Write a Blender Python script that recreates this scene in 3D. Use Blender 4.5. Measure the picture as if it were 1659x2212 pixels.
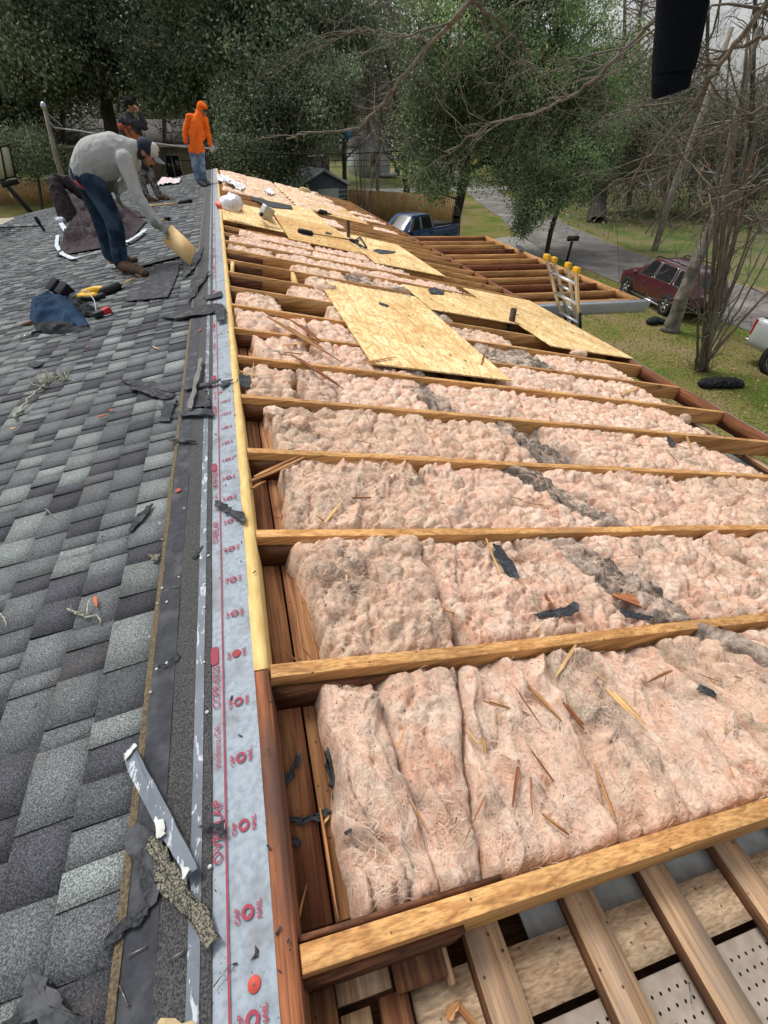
import bpy, math, random
import numpy as np
from mathutils import Matrix, Vector, Euler
R=math.radians
sc=bpy.context.scene
for o in list(bpy.data.objects): bpy.data.objects.remove(o)
# ---------------- camera ----------------
PITCH=R(39.421); YAW=R(15.678); CZ=5.4
cam=bpy.data.objects.new('camera',bpy.data.cameras.new('camera')); sc.collection.objects.link(cam)
cam.location=(0,0,CZ); cam.rotation_euler=(R(90)-PITCH,0,-YAW)
cam.data.sensor_fit='HORIZONTAL'; cam.data.sensor_width=36; cam.data.lens=1017/1659*36
cam.data.clip_start=.02; cam.data.clip_end=1500
sc.camera=cam
# ---------------- sky, sun, exposure ----------------
w=bpy.data.worlds.new('World'); sc.world=w; w.use_nodes=True
nt=w.node_tree; nt.nodes.clear()
sky=nt.nodes.new('ShaderNodeTexSky'); sky.sky_type='NISHITA'; sky.sun_disc=False
sky.sun_elevation=R(60); sky.sun_rotation=R(326); sky.dust_density=4; sky.air_density=1.2
hs=nt.nodes.new('ShaderNodeHueSaturation'); hs.inputs['Saturation'].default_value=.18
bg=nt.nodes.new('ShaderNodeBackground'); bg.inputs[1].default_value=.15
wo=nt.nodes.new('ShaderNodeOutputWorld')
nt.links.new(sky.outputs[0],hs.inputs['Color']); nt.links.new(hs.outputs[0],bg.inputs[0]); nt.links.new(bg.outputs[0],wo.inputs[0])
sun=bpy.data.objects.new('sun',bpy.data.lights.new('sun','SUN')); sc.collection.objects.link(sun)
sun.data.energy=1.5; sun.data.angle=R(14); sun.data.color=(1,.96,.9)
# soft light from high up, ahead and to the left of the camera
sun.rotation_euler=Vector((.28,-.42,-.86)).to_track_quat('-Z','Y').to_euler()
sc.view_settings.view_transform='Standard'; sc.view_settings.look='None'; sc.view_settings.gamma=1
sc.view_settings.exposure=.30
sc.cycles.use_denoising=True; sc.cycles.max_bounces=5; sc.cycles.diffuse_bounces=3; sc.cycles.transparent_max_bounces=6
sc.cycles.use_adaptive_sampling=True
# ---------------- picture measurements -> points on the real planes ----------------
SR=.22954; SL=.18; XR=-.135; ZR0=CZ-1.2185
nR=np.array([SR,0,1])/math.hypot(SR,1); nL=np.array([-SL,0,1])/math.hypot(SL,1)
ZRID=CZ-1.192
def zr(x): return ZR0-SR*x
def zl(x): return ZRID+SL*(x-XR)
cp,sp=math.cos(PITCH),math.sin(PITCH); cy,sy=math.cos(YAW),math.sin(YAW)
def ray(px,py):
    r,u,f=px-829.5,1106-py,1017.
    fy=cp*f+sp*u; z=-sp*f+cp*u
    return np.array([r*cy+fy*sy,-r*sy+fy*cy,z])
C0=np.array([0,0,CZ])
def Rt(px,py,off=0):
    d=ray(px,py); n=nR; t=(n@(np.array([0,0,ZR0])-C0)+off)/(n@d); return C0+d*t
def Lf(px,py,off=0):
    d=ray(px,py); n=nL; t=(n@(np.array([XR,0,ZRID])-C0)+off)/(n@d); return C0+d*t
def G(px,py,z=0):
    d=ray(px,py); return C0+d*((z-CZ)/d[2])
def AtY(px,py,Y):
    d=ray(px,py); return C0+d*(Y/d[1])
def AtD(px,py,D):
    d=ray(px,py); return C0+d/np.linalg.norm(d)*D
def proj(P):
    q=np.asarray(P,float)-C0; r=q[0]*cy-q[1]*sy; h=q[0]*sy+q[1]*cy
    u=h*sp+q[2]*cp; f=h*cp-q[2]*sp
    return 829.5+1017*r/f,1106-1017*u/f
def PR(x,y,h=0): return np.array([x+nR[0]*h,y,zr(x)+nR[2]*h])
def PL(x,y,h=0): return np.array([x+nL[0]*h,y,zl(x)+nL[2]*h])
TR_=Matrix(((math.cos(math.atan(SR)),0,nR[0]),(0,1,0),(-math.sin(math.atan(SR)),0,nR[2])))   # local (along slope, ridge dir, normal)
TL_=Matrix(((math.cos(math.atan(SL)),0,nL[0]),(0,1,0),(math.sin(math.atan(SL)),0,nL[2])))
TRn=np.array(TR_); TLn=np.array(TL_)
# ---------------- noise ----------------
def _h(i,j,k,s):
    n=(i*374761393+j*668265263+k*2147483647+s*974634777)&0xffffffff
    n=((n^(n>>13))*1274126177)&0xffffffff; n=((n^(n>>16))*2246822519)&0xffffffff
    return ((n^(n>>15))&0xffffff)/float(0xffffff)
def vn(p,s=0):
    p=np.asarray(p,float); 
    if p.shape[-1]==2: p=np.concatenate([p,np.zeros(p.shape[:-1]+(1,))],-1)
    i=np.floor(p).astype(np.int64); f=p-i; f=f*f*(3-2*f); r=0
    for a in (0,1):
        for b in (0,1):
            for c in (0,1):
                wt=(f[...,0] if a else 1-f[...,0])*(f[...,1] if b else 1-f[...,1])*(f[...,2] if c else 1-f[...,2])
                r=r+wt*_h(i[...,0]+a,i[...,1]+b,i[...,2]+c,s)
    return r*2-1
def fbm(p,o=4,s=0):
    r=0;a=1;t=0;p=np.asarray(p,float)
    for k in range(o): r=r+a*vn(p*2**k,s+k*17); t+=a; a*=.5
    return r/t
def wor(p,s=0):
    p=np.asarray(p,float); i=np.floor(p).astype(np.int64); d1=np.full(p.shape[:-1],9.); d2=d1.copy()
    for a in (-1,0,1):
        for b in (-1,0,1):
            ci=i[...,0]+a; cj=i[...,1]+b
            dx=ci+_h(ci,cj,0,s)-p[...,0]; dy=cj+_h(ci,cj,7,s)-p[...,1]
            d=np.sqrt(dx*dx+dy*dy); m=d<d1; d2=np.where(m,d1,np.minimum(d2,d)); d1=np.where(m,d,d1)
    return d1,d2
# ---------------- objects ----------------
def setp(o,label=None,cat=None,group=None,kind=None):
    if label: o['label']=label
    if cat: o['category']=cat
    if group: o['group']=group
    if kind: o['kind']=kind
    return o
ORG={}
def empty(name,loc,label,cat,group=None):
    o=bpy.data.objects.new(name,None); sc.collection.objects.link(o); o.location=[float(v) for v in loc]
    o.empty_display_size=.1; ORG[o]=np.array(loc,float); return setp(o,label,cat,group)
class MB:
    def __init__(s): s.V=[];s.F=[];s.C=[];s.n=0;s.nf=0
    def add(s,V,F,col=None):
        V=np.asarray(V,float).reshape(-1,3)
        k=0
        if isinstance(F,np.ndarray): s.F.append(F+s.n); k=len(F)
        else:
            for f in F: s.F.append(np.asarray(f,int).reshape(1,-1)+s.n); k+=1
        s.V.append(V); s.n+=len(V)
        if col is not None:
            c=np.asarray(col,float)
            if c.ndim==1: c=np.tile(c,(k,1))
            s.C.append(c)
        elif s.C: s.C.append(np.tile([1.,1,1],(k,1)))
        return s
    def box(s,c,size,rot=None,col=None,taper=None):
        h=np.array(size)/2.
        V=np.array([[x,y,z] for z in (-1,1) for y in (-1,1) for x in (-1,1)],float)*h
        if taper is not None: V[4:,:2]*=taper
        if rot is not None: V=V@np.array(rot).T
        return s.add(V+np.array(c),np.array([[0,2,3,1],[4,5,7,6],[0,1,5,4],[2,6,7,3],[0,4,6,2],[1,3,7,5]]),col)
    def bar(s,a,b,wd,th,up=(0,0,1),seg=1,wob=0,seed=0,col=None):
        a=np.array(a,float);b=np.array(b,float);d=b-a;L=np.linalg.norm(d);d/=L
        up=np.array(up,float);sd=np.cross(d,up);sd/=np.linalg.norm(sd);u=np.cross(sd,d)
        t=np.linspace(0,1,seg+1);P=a+np.outer(t,b-a)
        if wob:
            P=P+sd*(vn(np.stack([t*L*1.3,t*0+seed],-1),3)*wob)[:,None]+u*(vn(np.stack([t*L*1.1,t*0+seed+9.5],-1),5)*wob*.6)[:,None]
        q=np.array([[-1,-1],[1,-1],[1,1],[-1,1]])
        V=(P[:,None,:]+q[None,:,0,None]*sd*wd/2+q[None,:,1,None]*u*th/2).reshape(-1,3)
        F=[]
        for i in range(seg):
            for k in range(4): F.append([i*4+k,i*4+(k+1)%4,i*4+4+(k+1)%4,i*4+4+k])
        F.append([3,2,1,0]);F.append([seg*4+k for k in range(4)])
        return s.add(V,np.array(F),col)
    def tube(s,P,r,n=8,cap=True,col=None,el=None,up=(0,0,1)):
        P=np.asarray(P,float);m=len(P);r=np.broadcast_to(np.asarray(r,float),(m,))
        T=np.gradient(P,axis=0);T/=np.linalg.norm(T,axis=1)[:,None]+1e-12
        u=np.array(up,float)
        if abs(T[0]@u)>.95: u=np.array([1,0,0.])
        A=np.cross(T,u);A/=np.linalg.norm(A,axis=1)[:,None]+1e-9;B=np.cross(A,T)
        a=np.arange(n)*2*np.pi/n
        e=1. if el is None else np.broadcast_to(np.asarray(el,float),(m,))[:,None,None]
        V=(P[:,None]+r[:,None,None]*(np.cos(a)[None,:,None]*A[:,None]*e+np.sin(a)[None,:,None]*B[:,None])).reshape(-1,3)
        i=np.arange(m-1)[:,None]*n;k=np.arange(n)[None];k2=(k+1)%n
        F=np.stack([i+k,i+k2,i+n+k2,i+n+k],-1).reshape(-1,4)
        s.add(V,F,col)
        if cap:
            s.F.append(np.arange(n)[::-1].reshape(1,-1)+s.n-m*n); s.F.append(np.arange(n).reshape(1,-1)+s.n-n)
            if s.C: s.C.append(np.tile(s.C[-1][:1],(2,1)))
        return s
    def ball(s,c,r,n=10,m=7,rot=None,col=None):
        r=np.broadcast_to(np.asarray(r,float),(3,))
        V=[[0,0,1]]
        for i in range(1,m):
            t=math.pi*i/m
            for k in range(n): V.append([math.sin(t)*math.cos(2*math.pi*k/n),math.sin(t)*math.sin(2*math.pi*k/n),math.cos(t)])
        V.append([0,0,-1]);V=np.array(V)*r
        if rot is not None: V=V@np.array(rot).T
        F=[[0,1+k,1+(k+1)%n] for k in range(n)]
        for i in range(m-2):
            for k in range(n): a=1+i*n+k;b=1+i*n+(k+1)%n;F.append([a,a+n,b+n,b])
        e=len(V)-1
        for k in range(n): F.append([e,e-n+(k+1)%n,e-n+k])
        return s.add(V+np.array(c),F,col)
    def grid(s,V,col=None,flip=False):
        nu,nv=V.shape[:2];i=np.arange(nu-1)[:,None]*nv;j=np.arange(nv-1)[None]
        a=i+j;F=np.stack([a,a+nv,a+nv+1,a+1],-1).reshape(-1,4)
        if flip: F=F[:,::-1]
        return s.add(V.reshape(-1,3),F,col)
    def prism(s,poly,ext,col=None):
        P=np.asarray(poly,float);n=len(P);e=np.array(ext,float)
        return s.add(np.concatenate([P,P+e]),[list(range(n))[::-1],[n+i for i in range(n)]]+[[i,(i+1)%n,n+(i+1)%n,n+i] for i in range(n)],col)
    def lathe(s,c,prof,n=24,axis=(0,0,1),col=None):
        ax=np.array(axis,float);ax/=np.linalg.norm(ax);t=np.array([1,0,0.]) if abs(ax[0])<.9 else np.array([0,1,0.])
        A=np.cross(ax,t);A/=np.linalg.norm(A);B=np.cross(ax,A)
        pr=np.array(prof,float);a=np.arange(n)*2*np.pi/n
        V=(np.array(c)+pr[:,1,None,None]*ax+pr[:,0,None,None]*(np.cos(a)[None,:,None]*A+np.sin(a)[None,:,None]*B)).reshape(-1,3)
        m=len(pr);i=np.arange(m-1)[:,None]*n;k=np.arange(n)[None];k2=(k+1)%n
        return s.add(V,np.stack([i+k,i+n+k,i+n+k2,i+k2],-1).reshape(-1,4),col)
    def build(s,name,mat,parent=None,smooth=False,org=None,label=None,cat=None,group=None,kind=None,bevel=0):
        V=np.concatenate(s.V)
        if parent is not None: o0=ORG.get(parent,np.zeros(3))
        elif org is not None: o0=np.array(org,float)
        else: o0=np.array([V[:,0].mean(),V[:,1].mean(),V[:,2].min()])
        me=bpy.data.meshes.new(name); V=(V-o0).astype(np.float32)
        tot=np.concatenate([np.full(len(f),f.shape[1]) for f in s.F]).astype(np.int32)
        idx=np.concatenate([f.reshape(-1) for f in s.F]).astype(np.int32)
        me.vertices.add(len(V)); me.vertices.foreach_set('co',V.reshape(-1))
        me.loops.add(len(idx)); me.loops.foreach_set('vertex_index',idx)
        me.polygons.add(len(tot)); st=np.zeros(len(tot),np.int32); st[1:]=np.cumsum(tot)[:-1]
        me.polygons.foreach_set('loop_start',st); me.polygons.foreach_set('loop_total',tot)
        if smooth: me.polygons.foreach_set('use_smooth',np.ones(len(tot),bool))
        if s.C:
            C=np.concatenate(s.C); C=np.concatenate([C,np.ones((len(C),1))],1)
            if len(C)==len(tot):
                at=me.attributes.new('col','FLOAT_COLOR','FACE'); at.data.foreach_set('color',C.astype(np.float32).reshape(-1))
        me.update(calc_edges=True)
        if mat: me.materials.append(mat)
        o=bpy.data.objects.new(name,me); sc.collection.objects.link(o); ORG[o]=o0
        if parent is not None: o.parent=parent; 
        else: o.location=[float(v) for v in o0]
        if bevel:
            b=o.modifiers.new('b','BEVEL'); b.width=bevel; b.segments=2; b.limit_method='ANGLE'
        return setp(o,label,cat,group,kind)
# children meshes are stored relative to their parent's base; sub-parts inherit it
def copy_tree(o,loc=None,rot=None,label=None,scale=None):
    c=o.copy(); sc.collection.objects.link(c)
    for ch in o.children:
        d=ch.copy(); sc.collection.objects.link(d); d.parent=c
        for g in ch.children:
            e=g.copy(); sc.collection.objects.link(e); e.parent=d
    if loc is not None: c.location=[float(v) for v in loc]
    if rot is not None: c.rotation_euler=rot
    if scale is not None: c.scale=scale
    if label: c['label']=label
    return c
# ---------------- materials ----------------
def mix(nt,a,b,f,mode='MIX'):
    n=nt.nodes.new('ShaderNodeMix'); n.data_type='RGBA'; n.blend_type=mode
    for i,v in ((6,a),(7,b),(0,f)):
        if isinstance(v,(int,float)): n.inputs[i].default_value=v if i==0 else (v,v,v,1)
        elif isinstance(v,tuple): n.inputs[i].default_value=(*v,1)
        else: nt.links.new(v,n.inputs[i])
    return n.outputs[2]
def ramp(nt,src,stops,interp='LINEAR'):
    n=nt.nodes.new('ShaderNodeValToRGB'); n.color_ramp.interpolation=interp
    e=n.color_ramp.elements
    while len(e)<len(stops): e.new(.5)
    for i,(p,c) in enumerate(stops):
        e[i].position=p; e[i].color=(c,c,c,1) if isinstance(c,(int,float)) else (*c,1)
    nt.links.new(src,n.inputs[0]); return n.outputs[0]
def tex(nt,kind,scale,vec,detail=4,dist=0,rough=.55,**k):
    n=nt.nodes.new('ShaderNodeTex'+kind); n.inputs['Scale'].default_value=scale
    if kind=='Noise': n.inputs['Detail'].default_value=detail; n.inputs['Distortion'].default_value=dist; n.inputs['Roughness'].default_value=rough
    if kind=='Wave': n.inputs['Distortion'].default_value=dist; n.inputs['Detail'].default_value=detail; n.inputs['Detail Scale'].default_value=k.get('ds',1)
    nt.links.new(vec,n.inputs['Vector'])
    if kind=='Voronoi' and 'feature' in k: n.feature=k['feature']
    if kind=='Wave': n.bands_direction=k.get('axis','X'); n.wave_profile='SIN'
    return n.outputs['Distance'] if kind=='Voronoi' else (n.outputs['Fac'] if kind in('Noise','Wave') else n.outputs[0])
def newmat(name,rough=.8,metal=0,spec=.3):
    m=bpy.data.materials.new(name); m.use_nodes=True; nt=m.node_tree; b=nt.nodes['Principled BSDF']
    b.inputs['Roughness'].default_value=rough; b.inputs['Metallic'].default_value=metal; b.inputs['Specular IOR Level'].default_value=spec
    tc=nt.nodes.new('ShaderNodeTexCoord'); return m,nt,b,tc.outputs['Object']
def mapping(nt,vec,scale=(1,1,1),rot=(0,0,0),rnd=False):
    n=nt.nodes.new('ShaderNodeMapping'); n.inputs['Scale'].default_value=scale; n.inputs['Rotation'].default_value=rot
    nt.links.new(vec,n.inputs[0])
    if rnd:
        oi=nt.nodes.new('ShaderNodeObjectInfo'); mu=nt.nodes.new('ShaderNodeMath'); mu.operation='MULTIPLY'; mu.inputs[1].default_value=37.
        nt.links.new(oi.outputs['Random'],mu.inputs[0]); cx=nt.nodes.new('ShaderNodeCombineXYZ')
        for i in range(3): nt.links.new(mu.outputs[0],cx.inputs[i])
        nt.links.new(cx.outputs[0],n.inputs['Location'])
    return n.outputs[0]
def bump(nt,b,src,strength=.4,dist=.01):
    n=nt.nodes.new('ShaderNodeBump'); n.inputs['Strength'].default_value=strength; n.inputs['Distance'].default_value=dist
    nt.links.new(src,n.inputs['Height']); nt.links.new(n.outputs[0],b.inputs['Normal'])
def M(name,c1,c2=None,scale=6,rough=.8,metal=0,spec=.3,bmp=.2,bscale=None,stretch=(1,1,1),c3=None,s3=1.5,bd=.005,detail=5,lo=.35,hi=.65,att=False,rnd=0):
    m,nt,b,v=newmat(name,rough,metal,spec); vv=mapping(nt,v,stretch,rnd=True)
    c2=c2 or tuple(x*.7 for x in c1)
    n=tex(nt,'Noise',scale,vv,detail)
    c=ramp(nt,n,[(lo,c2),(hi,c1)])
    if c3:
        n3=tex(nt,'Noise',s3,vv,3); f=ramp(nt,n3,[(.48,0.),(.66,1.)]); c=mix(nt,c,c3,f)
    if att:
        a=nt.nodes.new('ShaderNodeAttribute'); a.attribute_name='col'; c=mix(nt,c,a.outputs['Color'],1.,'MULTIPLY')
    if rnd:
        oi=nt.nodes.new('ShaderNodeObjectInfo'); h=nt.nodes.new('ShaderNodeHueSaturation')
        mr=nt.nodes.new('ShaderNodeMapRange'); mr.inputs[3].default_value=1-rnd; mr.inputs[4].default_value=1+rnd
        nt.links.new(oi.outputs['Random'],mr.inputs[0]); nt.links.new(mr.outputs[0],h.inputs['Value']); nt.links.new(c,h.inputs['Color']); c=h.outputs[0]
    nt.links.new(c,b.inputs['Base Color'])
    if bmp:
        bump(nt,b,tex(nt,'Noise',bscale or scale*4,vv,6),bmp,bd)
    return m
def wood(name,light,dark,axis='X',scale=1,grey=None,rough=.75,specks=True,rnd=.1,knots=True,greyf=(.5,.7)):
    m,nt,b,v=newmat(name,rough,0,.25)
    st={'X':(.13,4,4),'Y':(4,.13,4),'Z':(4,4,.13)}[axis]; vv=mapping(nt,v,st,rnd=True)
    n=tex(nt,'Noise',4*scale,vv,2,.5)
    wv=nt.nodes.new('ShaderNodeMath'); wv.operation='MULTIPLY'; wv.inputs[1].default_value=30.; nt.links.new(n,wv.inputs[0])
    sn=nt.nodes.new('ShaderNodeMath'); sn.operation='SINE'; nt.links.new(wv.outputs[0],sn.inputs[0])
    mr=nt.nodes.new('ShaderNodeMapRange'); mr.inputs[1].default_value=-1; nt.links.new(sn.outputs[0],mr.inputs[0])
    c=ramp(nt,mr.outputs[0],[(.15,light),(.95,dark)])
    st2={'X':(1,30,30),'Y':(30,1,30),'Z':(30,30,1)}[axis]; v2=mapping(nt,v,st2,rnd=True)
    f=tex(nt,'Noise',6,v2,4); c=mix(nt,c,ramp(nt,f,[(.3,.55),(.62,1.12)]),1.,'MULTIPLY')
    lg=tex(nt,'Noise',2.2,mapping(nt,v,rnd=True),4); c=mix(nt,c,ramp(nt,lg,[(.35,.8),(.62,1.1)]),1.,'MULTIPLY')
    if grey:
        g=ramp(nt,tex(nt,'Noise',3.,mapping(nt,v,{'X':(.5,2,2),'Y':(2,.5,2),'Z':(2,2,.5)}[axis],rnd=True),5),[(greyf[0],0.),(greyf[1],1.)]); c=mix(nt,c,grey,g)
    if knots:
        k=tex(nt,'Voronoi',1.6,mapping(nt,v,rnd=True)); c=mix(nt,(.16,.07,.03),c,ramp(nt,k,[(.035,0.25),(.075,1.)]))
    if specks:
        k=tex(nt,'Voronoi',26.,mapping(nt,v,rnd=True)); c=mix(nt,(.06,.04,.03),c,ramp(nt,k,[(.06,.0),(.12,1.)]))
    if rnd:
        oi=nt.nodes.new('ShaderNodeObjectInfo'); h=nt.nodes.new('ShaderNodeHueSaturation')
        mp=nt.nodes.new('ShaderNodeMapRange'); mp.inputs[3].default_value=1-rnd; mp.inputs[4].default_value=1+rnd
        nt.links.new(oi.outputs['Random'],mp.inputs[0]); nt.links.new(mp.outputs[0],h.inputs['Value']); nt.links.new(c,h.inputs['Color']); c=h.outputs[0]
    nt.links.new(c,b.inputs['Base Color'])
    bump(nt,b,f,.35,.002)
    return m
rng=np.random.default_rng(7); random.seed(7)
# ---------------- shared materials ----------------
def shingle_mat():
    m,nt,b,v=newmat('shingle granules',.92,0,.2)
    a=nt.nodes.new('ShaderNodeAttribute'); a.attribute_name='col'
    g=tex(nt,'Noise',260,v,2,0,.8); c=mix(nt,a.outputs['Color'],ramp(nt,g,[(.36,.42),(.5,.9),(.62,1.9)]),1.,'MULTIPLY')
    l=tex(nt,'Noise',2.2,v,5); c=mix(nt,c,ramp(nt,l,[(.3,.8),(.7,1.15)]),1.,'MULTIPLY')
    br=tex(nt,'Noise',5,v,5); c=mix(nt,c,(.12,.1,.075),ramp(nt,br,[(.58,0.),(.8,.45)]))
    nt.links.new(c,b.inputs['Base Color']); bump(nt,b,g,.6,.002); return m
m_shin=shingle_mat()
m_ras=wood('rafter pine',(.60,.33,.125),(.44,.215,.075),'X',1.,rnd=.12,grey=(.30,.15,.06),greyf=(.58,.8))
m_scab=wood('dark aged board',(.17,.07,.034),(.10,.042,.022),'X',1.2)
m_ridge=wood('rusty stained ridge board',(.36,.13,.055),(.15,.06,.035),'Y',1.6,grey=(.10,.05,.035),greyf=(.5,.62))
m_ply_edge=M('yellow plywood edge',(.74,.54,.22),(.56,.37,.13),scale=8,stretch=(5,1,5),bmp=.3,c3=(.62,.42,.17),s3=3)
m_plank=wood('red brown ceiling plank',(.25,.115,.052),(.15,.06,.03),'Y',1.1,rnd=.3,grey=(.10,.05,.03),greyf=(.55,.75))
m_plank2=wood('orange brown ceiling plank',(.38,.185,.08),(.24,.10,.045),'Y',1.1,rnd=.05)
m_fascia=wood('red brown fascia',(.27,.10,.042),(.17,.06,.028),'Y',1.2,grey=(.045,.03,.03),greyf=(.6,.68))
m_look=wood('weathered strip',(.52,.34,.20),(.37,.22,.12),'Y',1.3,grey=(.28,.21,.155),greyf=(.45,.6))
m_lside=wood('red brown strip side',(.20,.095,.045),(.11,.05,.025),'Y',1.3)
m_cross=wood('pale weathered board',(.58,.42,.27),(.46,.31,.19),'X',1.1,grey=(.46,.35,.26),greyf=(.5,.7),rnd=.15)
m_white=M('dirty white panel',(.66,.67,.64),(.46,.47,.45),scale=14,bmp=.3,c3=(.36,.34,.3),s3=5,rough=.6)
m_soffit=M('grey brown hardboard',(.36,.305,.255),(.28,.23,.19),scale=30,bmp=.15,c3=(.3,.25,.2),s3=4)
m_black=M('black hole',(.006,.006,.006),bmp=0)
m_wall=M('house wall paint',(.35,.31,.25),(.3,.26,.2),scale=5)
m_gut=M('grey painted metal gutter',(.44,.46,.49),(.38,.4,.43),scale=4,rough=.5,bmp=.05)
m_galv=M('galvanised metal',(.45,.46,.47),(.33,.34,.35),scale=9,rough=.35,metal=.8,bmp=.05)
m_steel=M('nail steel',(.3,.29,.27),(.18,.16,.14),scale=40,rough=.4,metal=.7,bmp=.1)
m_rust=M('rusty iron pipe',(.12,.075,.05),(.045,.035,.03),scale=9,rough=.8,c3=(.02,.018,.018),s3=6,bmp=.5,stretch=(1,1,.5))
def under_mat():
    m,nt,b,v=newmat('synthetic underlayment',.55,0,.35)
    n=tex(nt,'Noise',60,v,6); c=ramp(nt,n,[(.3,(.19,.225,.265)),(.6,(.28,.325,.37))])
    d=tex(nt,'Noise',9,v,6); c=mix(nt,c,(.13,.125,.12),ramp(nt,d,[(.5,0.),(.72,.8)]))
    k=tex(nt,'Voronoi',95,v); n2=tex(nt,'Noise',7,v,3); kk=ramp(nt,k,[(.13,0.),(.2,1.)]); kk=mix(nt,kk,1.,ramp(nt,n2,[(.50,1.),(.60,0.)]))
    c=mix(nt,(.08,.08,.09),c,kk)
    nt.links.new(c,b.inputs['Base Color'])
    w=tex(nt,'Noise',45,mapping(nt,v,(1,.35,1)),5); bump(nt,b,w,.5,.004); return m
m_under=under_mat()
m_red=M('faded red print',(.34,.045,.075),(.26,.05,.08),scale=60,bmp=0)
m_tape=M('grey release tape with worn print',(.13,.155,.19),(.085,.10,.125),scale=7,c3=(.22,.25,.28),s3=16,rough=.5,bmp=.2,stretch=(1,.5,1))
def tape_mat():
    m,nt,b,v=newmat('worn release tape',.5,0,.35); n=tex(nt,'Noise',9,v,4); c=ramp(nt,n,[(.35,(.085,.10,.125)),(.65,(.14,.165,.2))])
    d=tex(nt,'Noise',55,mapping(nt,v,(1,.35,1)),4,.4,.7); c=mix(nt,c,(.42,.46,.5),ramp(nt,d,[(.57,0.),(.61,1.)])); nt.links.new(c,b.inputs['Base Color']); bump(nt,b,n,.3,.004); return m
m_tape=tape_mat()
m_tar=M('black asphalt band',(.04,.043,.052),(.024,.026,.032),scale=30,bmp=.7,bscale=70,c3=(.07,.072,.08),s3=12,rough=.75)
m_gran=M('dark granule band',(.105,.105,.10),(.03,.03,.034),scale=260,bmp=.6,detail=2,lo=.42,hi=.6)
m_moss=M('brown grit line',(.21,.16,.09),(.07,.055,.04),scale=150,bmp=.8,detail=3)

# ---------------- the house ----------------
house=empty('house',(2,0,0),'low house with shingles on its left roof slope and bare rafters on the right','house')
def part(mb,name,mat,parent=None,**k): return mb.build(name,mat,parent or house,**k)
pal=[((.165,.183,.178),.28),((.122,.13,.136),.3),((.088,.093,.101),.22),((.055,.057,.066),.2)]
pc=np.array([p[0] for p in pal]);pw=np.array([p[1] for p in pal])
def shingle_slope(mb,P,U,Vv,N,courses,ex,length,clip=None,seed=0):
    """P origin at the top edge, U down the slope, Vv along the courses, N normal: laminated courses with raised teeth"""
    rg=np.random.default_rng(seed)
    P=np.array(P,float);Vs=[];Cs=[]
    for c in range(courses):
        d0=c*ex; t=-rg.random()*.3; 
        while t<length:
            L=rg.choice([.10,.14,.18,.25])*rg.uniform(.9,1.1) if c%1==0 else .2
            raised=True
            for kind in (0,1):
                L=rg.choice([.07,.10,.14,.17])*rg.uniform(.85,1.15)
                a,b=t,t+L; t=b
                if b<0 or a>length: continue
                if clip is not None and not clip(d0,(a+b)/2): continue
                k=rg.choice(4,p=[.1,.3,.25,.35]) if kind else rg.choice(4,p=[.36,.36,.18,.1])
                hh=(.003 if kind else .0075)+rg.uniform(-.0008,.0022); ov=.012
                col=pc[k]*rg.uniform(.82,1.18)
                j=rg.uniform(-.004,.004,2); sk=rg.uniform(-.006,.006)
                ta,tb=.001+ (0 if kind else .003),hh
                e=ex+(.0 if kind else rg.uniform(-.002,.002))
                q=[(d0-ov,a,ta),(d0-ov,b,ta),(d0+e,b+sk,hh+.006),(d0+e,a+sk,hh+.006)]
                top=[P+U*x+Vv*y+N*z for x,y,z in q]; bot=[p-N*(.012) for p in top]
                Vs.append(top+bot); Cs.append(np.stack([col,col*.1,col*.1,col*.3,col*.1]))  # edge faces coloured far darker than the top to paint the teeth's shadow lines
    V=np.array(Vs).reshape(-1,3); n=len(Vs)
    F=np.array([[3,2,1,0],[0,1,5,4],[1,2,6,5],[2,3,7,6],[3,0,4,7]])
    F=(np.arange(n)[:,None,None]*8+F[None]).reshape(-1,4)
    mb.add(V,F,np.concatenate(Cs))
cL=math.cos(math.atan(SL)); U=np.array([-1,0,-SL])*cL; Y=np.array([0,1.,0])
NL=nL
# main left slope
WR_Y=16.0; WX=-4.6              # left wing ridge line (runs along -X) and where it leaves the main slope
zw=zl(WX); 
mb=MB(); X0=-.452
def clipm(d,y):
    x=X0-d*cL; 
    if x<-8.1: return False
    if x<WX and abs(y-1.6-WR_Y)*SL/SL < (WX-x)*1.0+.0: return False
    return True
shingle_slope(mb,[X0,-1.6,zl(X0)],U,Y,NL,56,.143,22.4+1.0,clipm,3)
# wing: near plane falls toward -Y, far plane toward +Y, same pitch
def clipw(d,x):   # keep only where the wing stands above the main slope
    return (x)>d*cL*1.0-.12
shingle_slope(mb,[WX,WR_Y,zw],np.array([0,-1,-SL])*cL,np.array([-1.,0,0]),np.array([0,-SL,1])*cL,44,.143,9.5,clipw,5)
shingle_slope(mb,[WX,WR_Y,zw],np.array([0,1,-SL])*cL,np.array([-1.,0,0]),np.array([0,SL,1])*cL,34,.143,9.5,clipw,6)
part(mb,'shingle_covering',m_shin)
# wing ridge caps
mb=MB(); rg=np.random.default_rng(9)
for i in range(66):
    x=WX+.3-i*.143; c=pc[rg.choice(4,p=[.2,.4,.3,.1])]*rg.uniform(.9,1.1)
    z=zw+.016
    for s_ in (-1,1):
        mb.add([[x,WR_Y,z+.012],[x-.16,WR_Y,z+.022],[x-.16,WR_Y+s_*.14,z+.022-.14*SL],[x,WR_Y+s_*.14,z+.012-.14*SL]],[[0,1,2,3]],c)
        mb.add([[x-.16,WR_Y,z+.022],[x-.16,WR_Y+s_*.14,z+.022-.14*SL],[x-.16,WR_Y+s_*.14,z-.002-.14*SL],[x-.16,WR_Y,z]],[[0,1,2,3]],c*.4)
part(mb,'ridge_shingles',m_shin)
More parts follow.
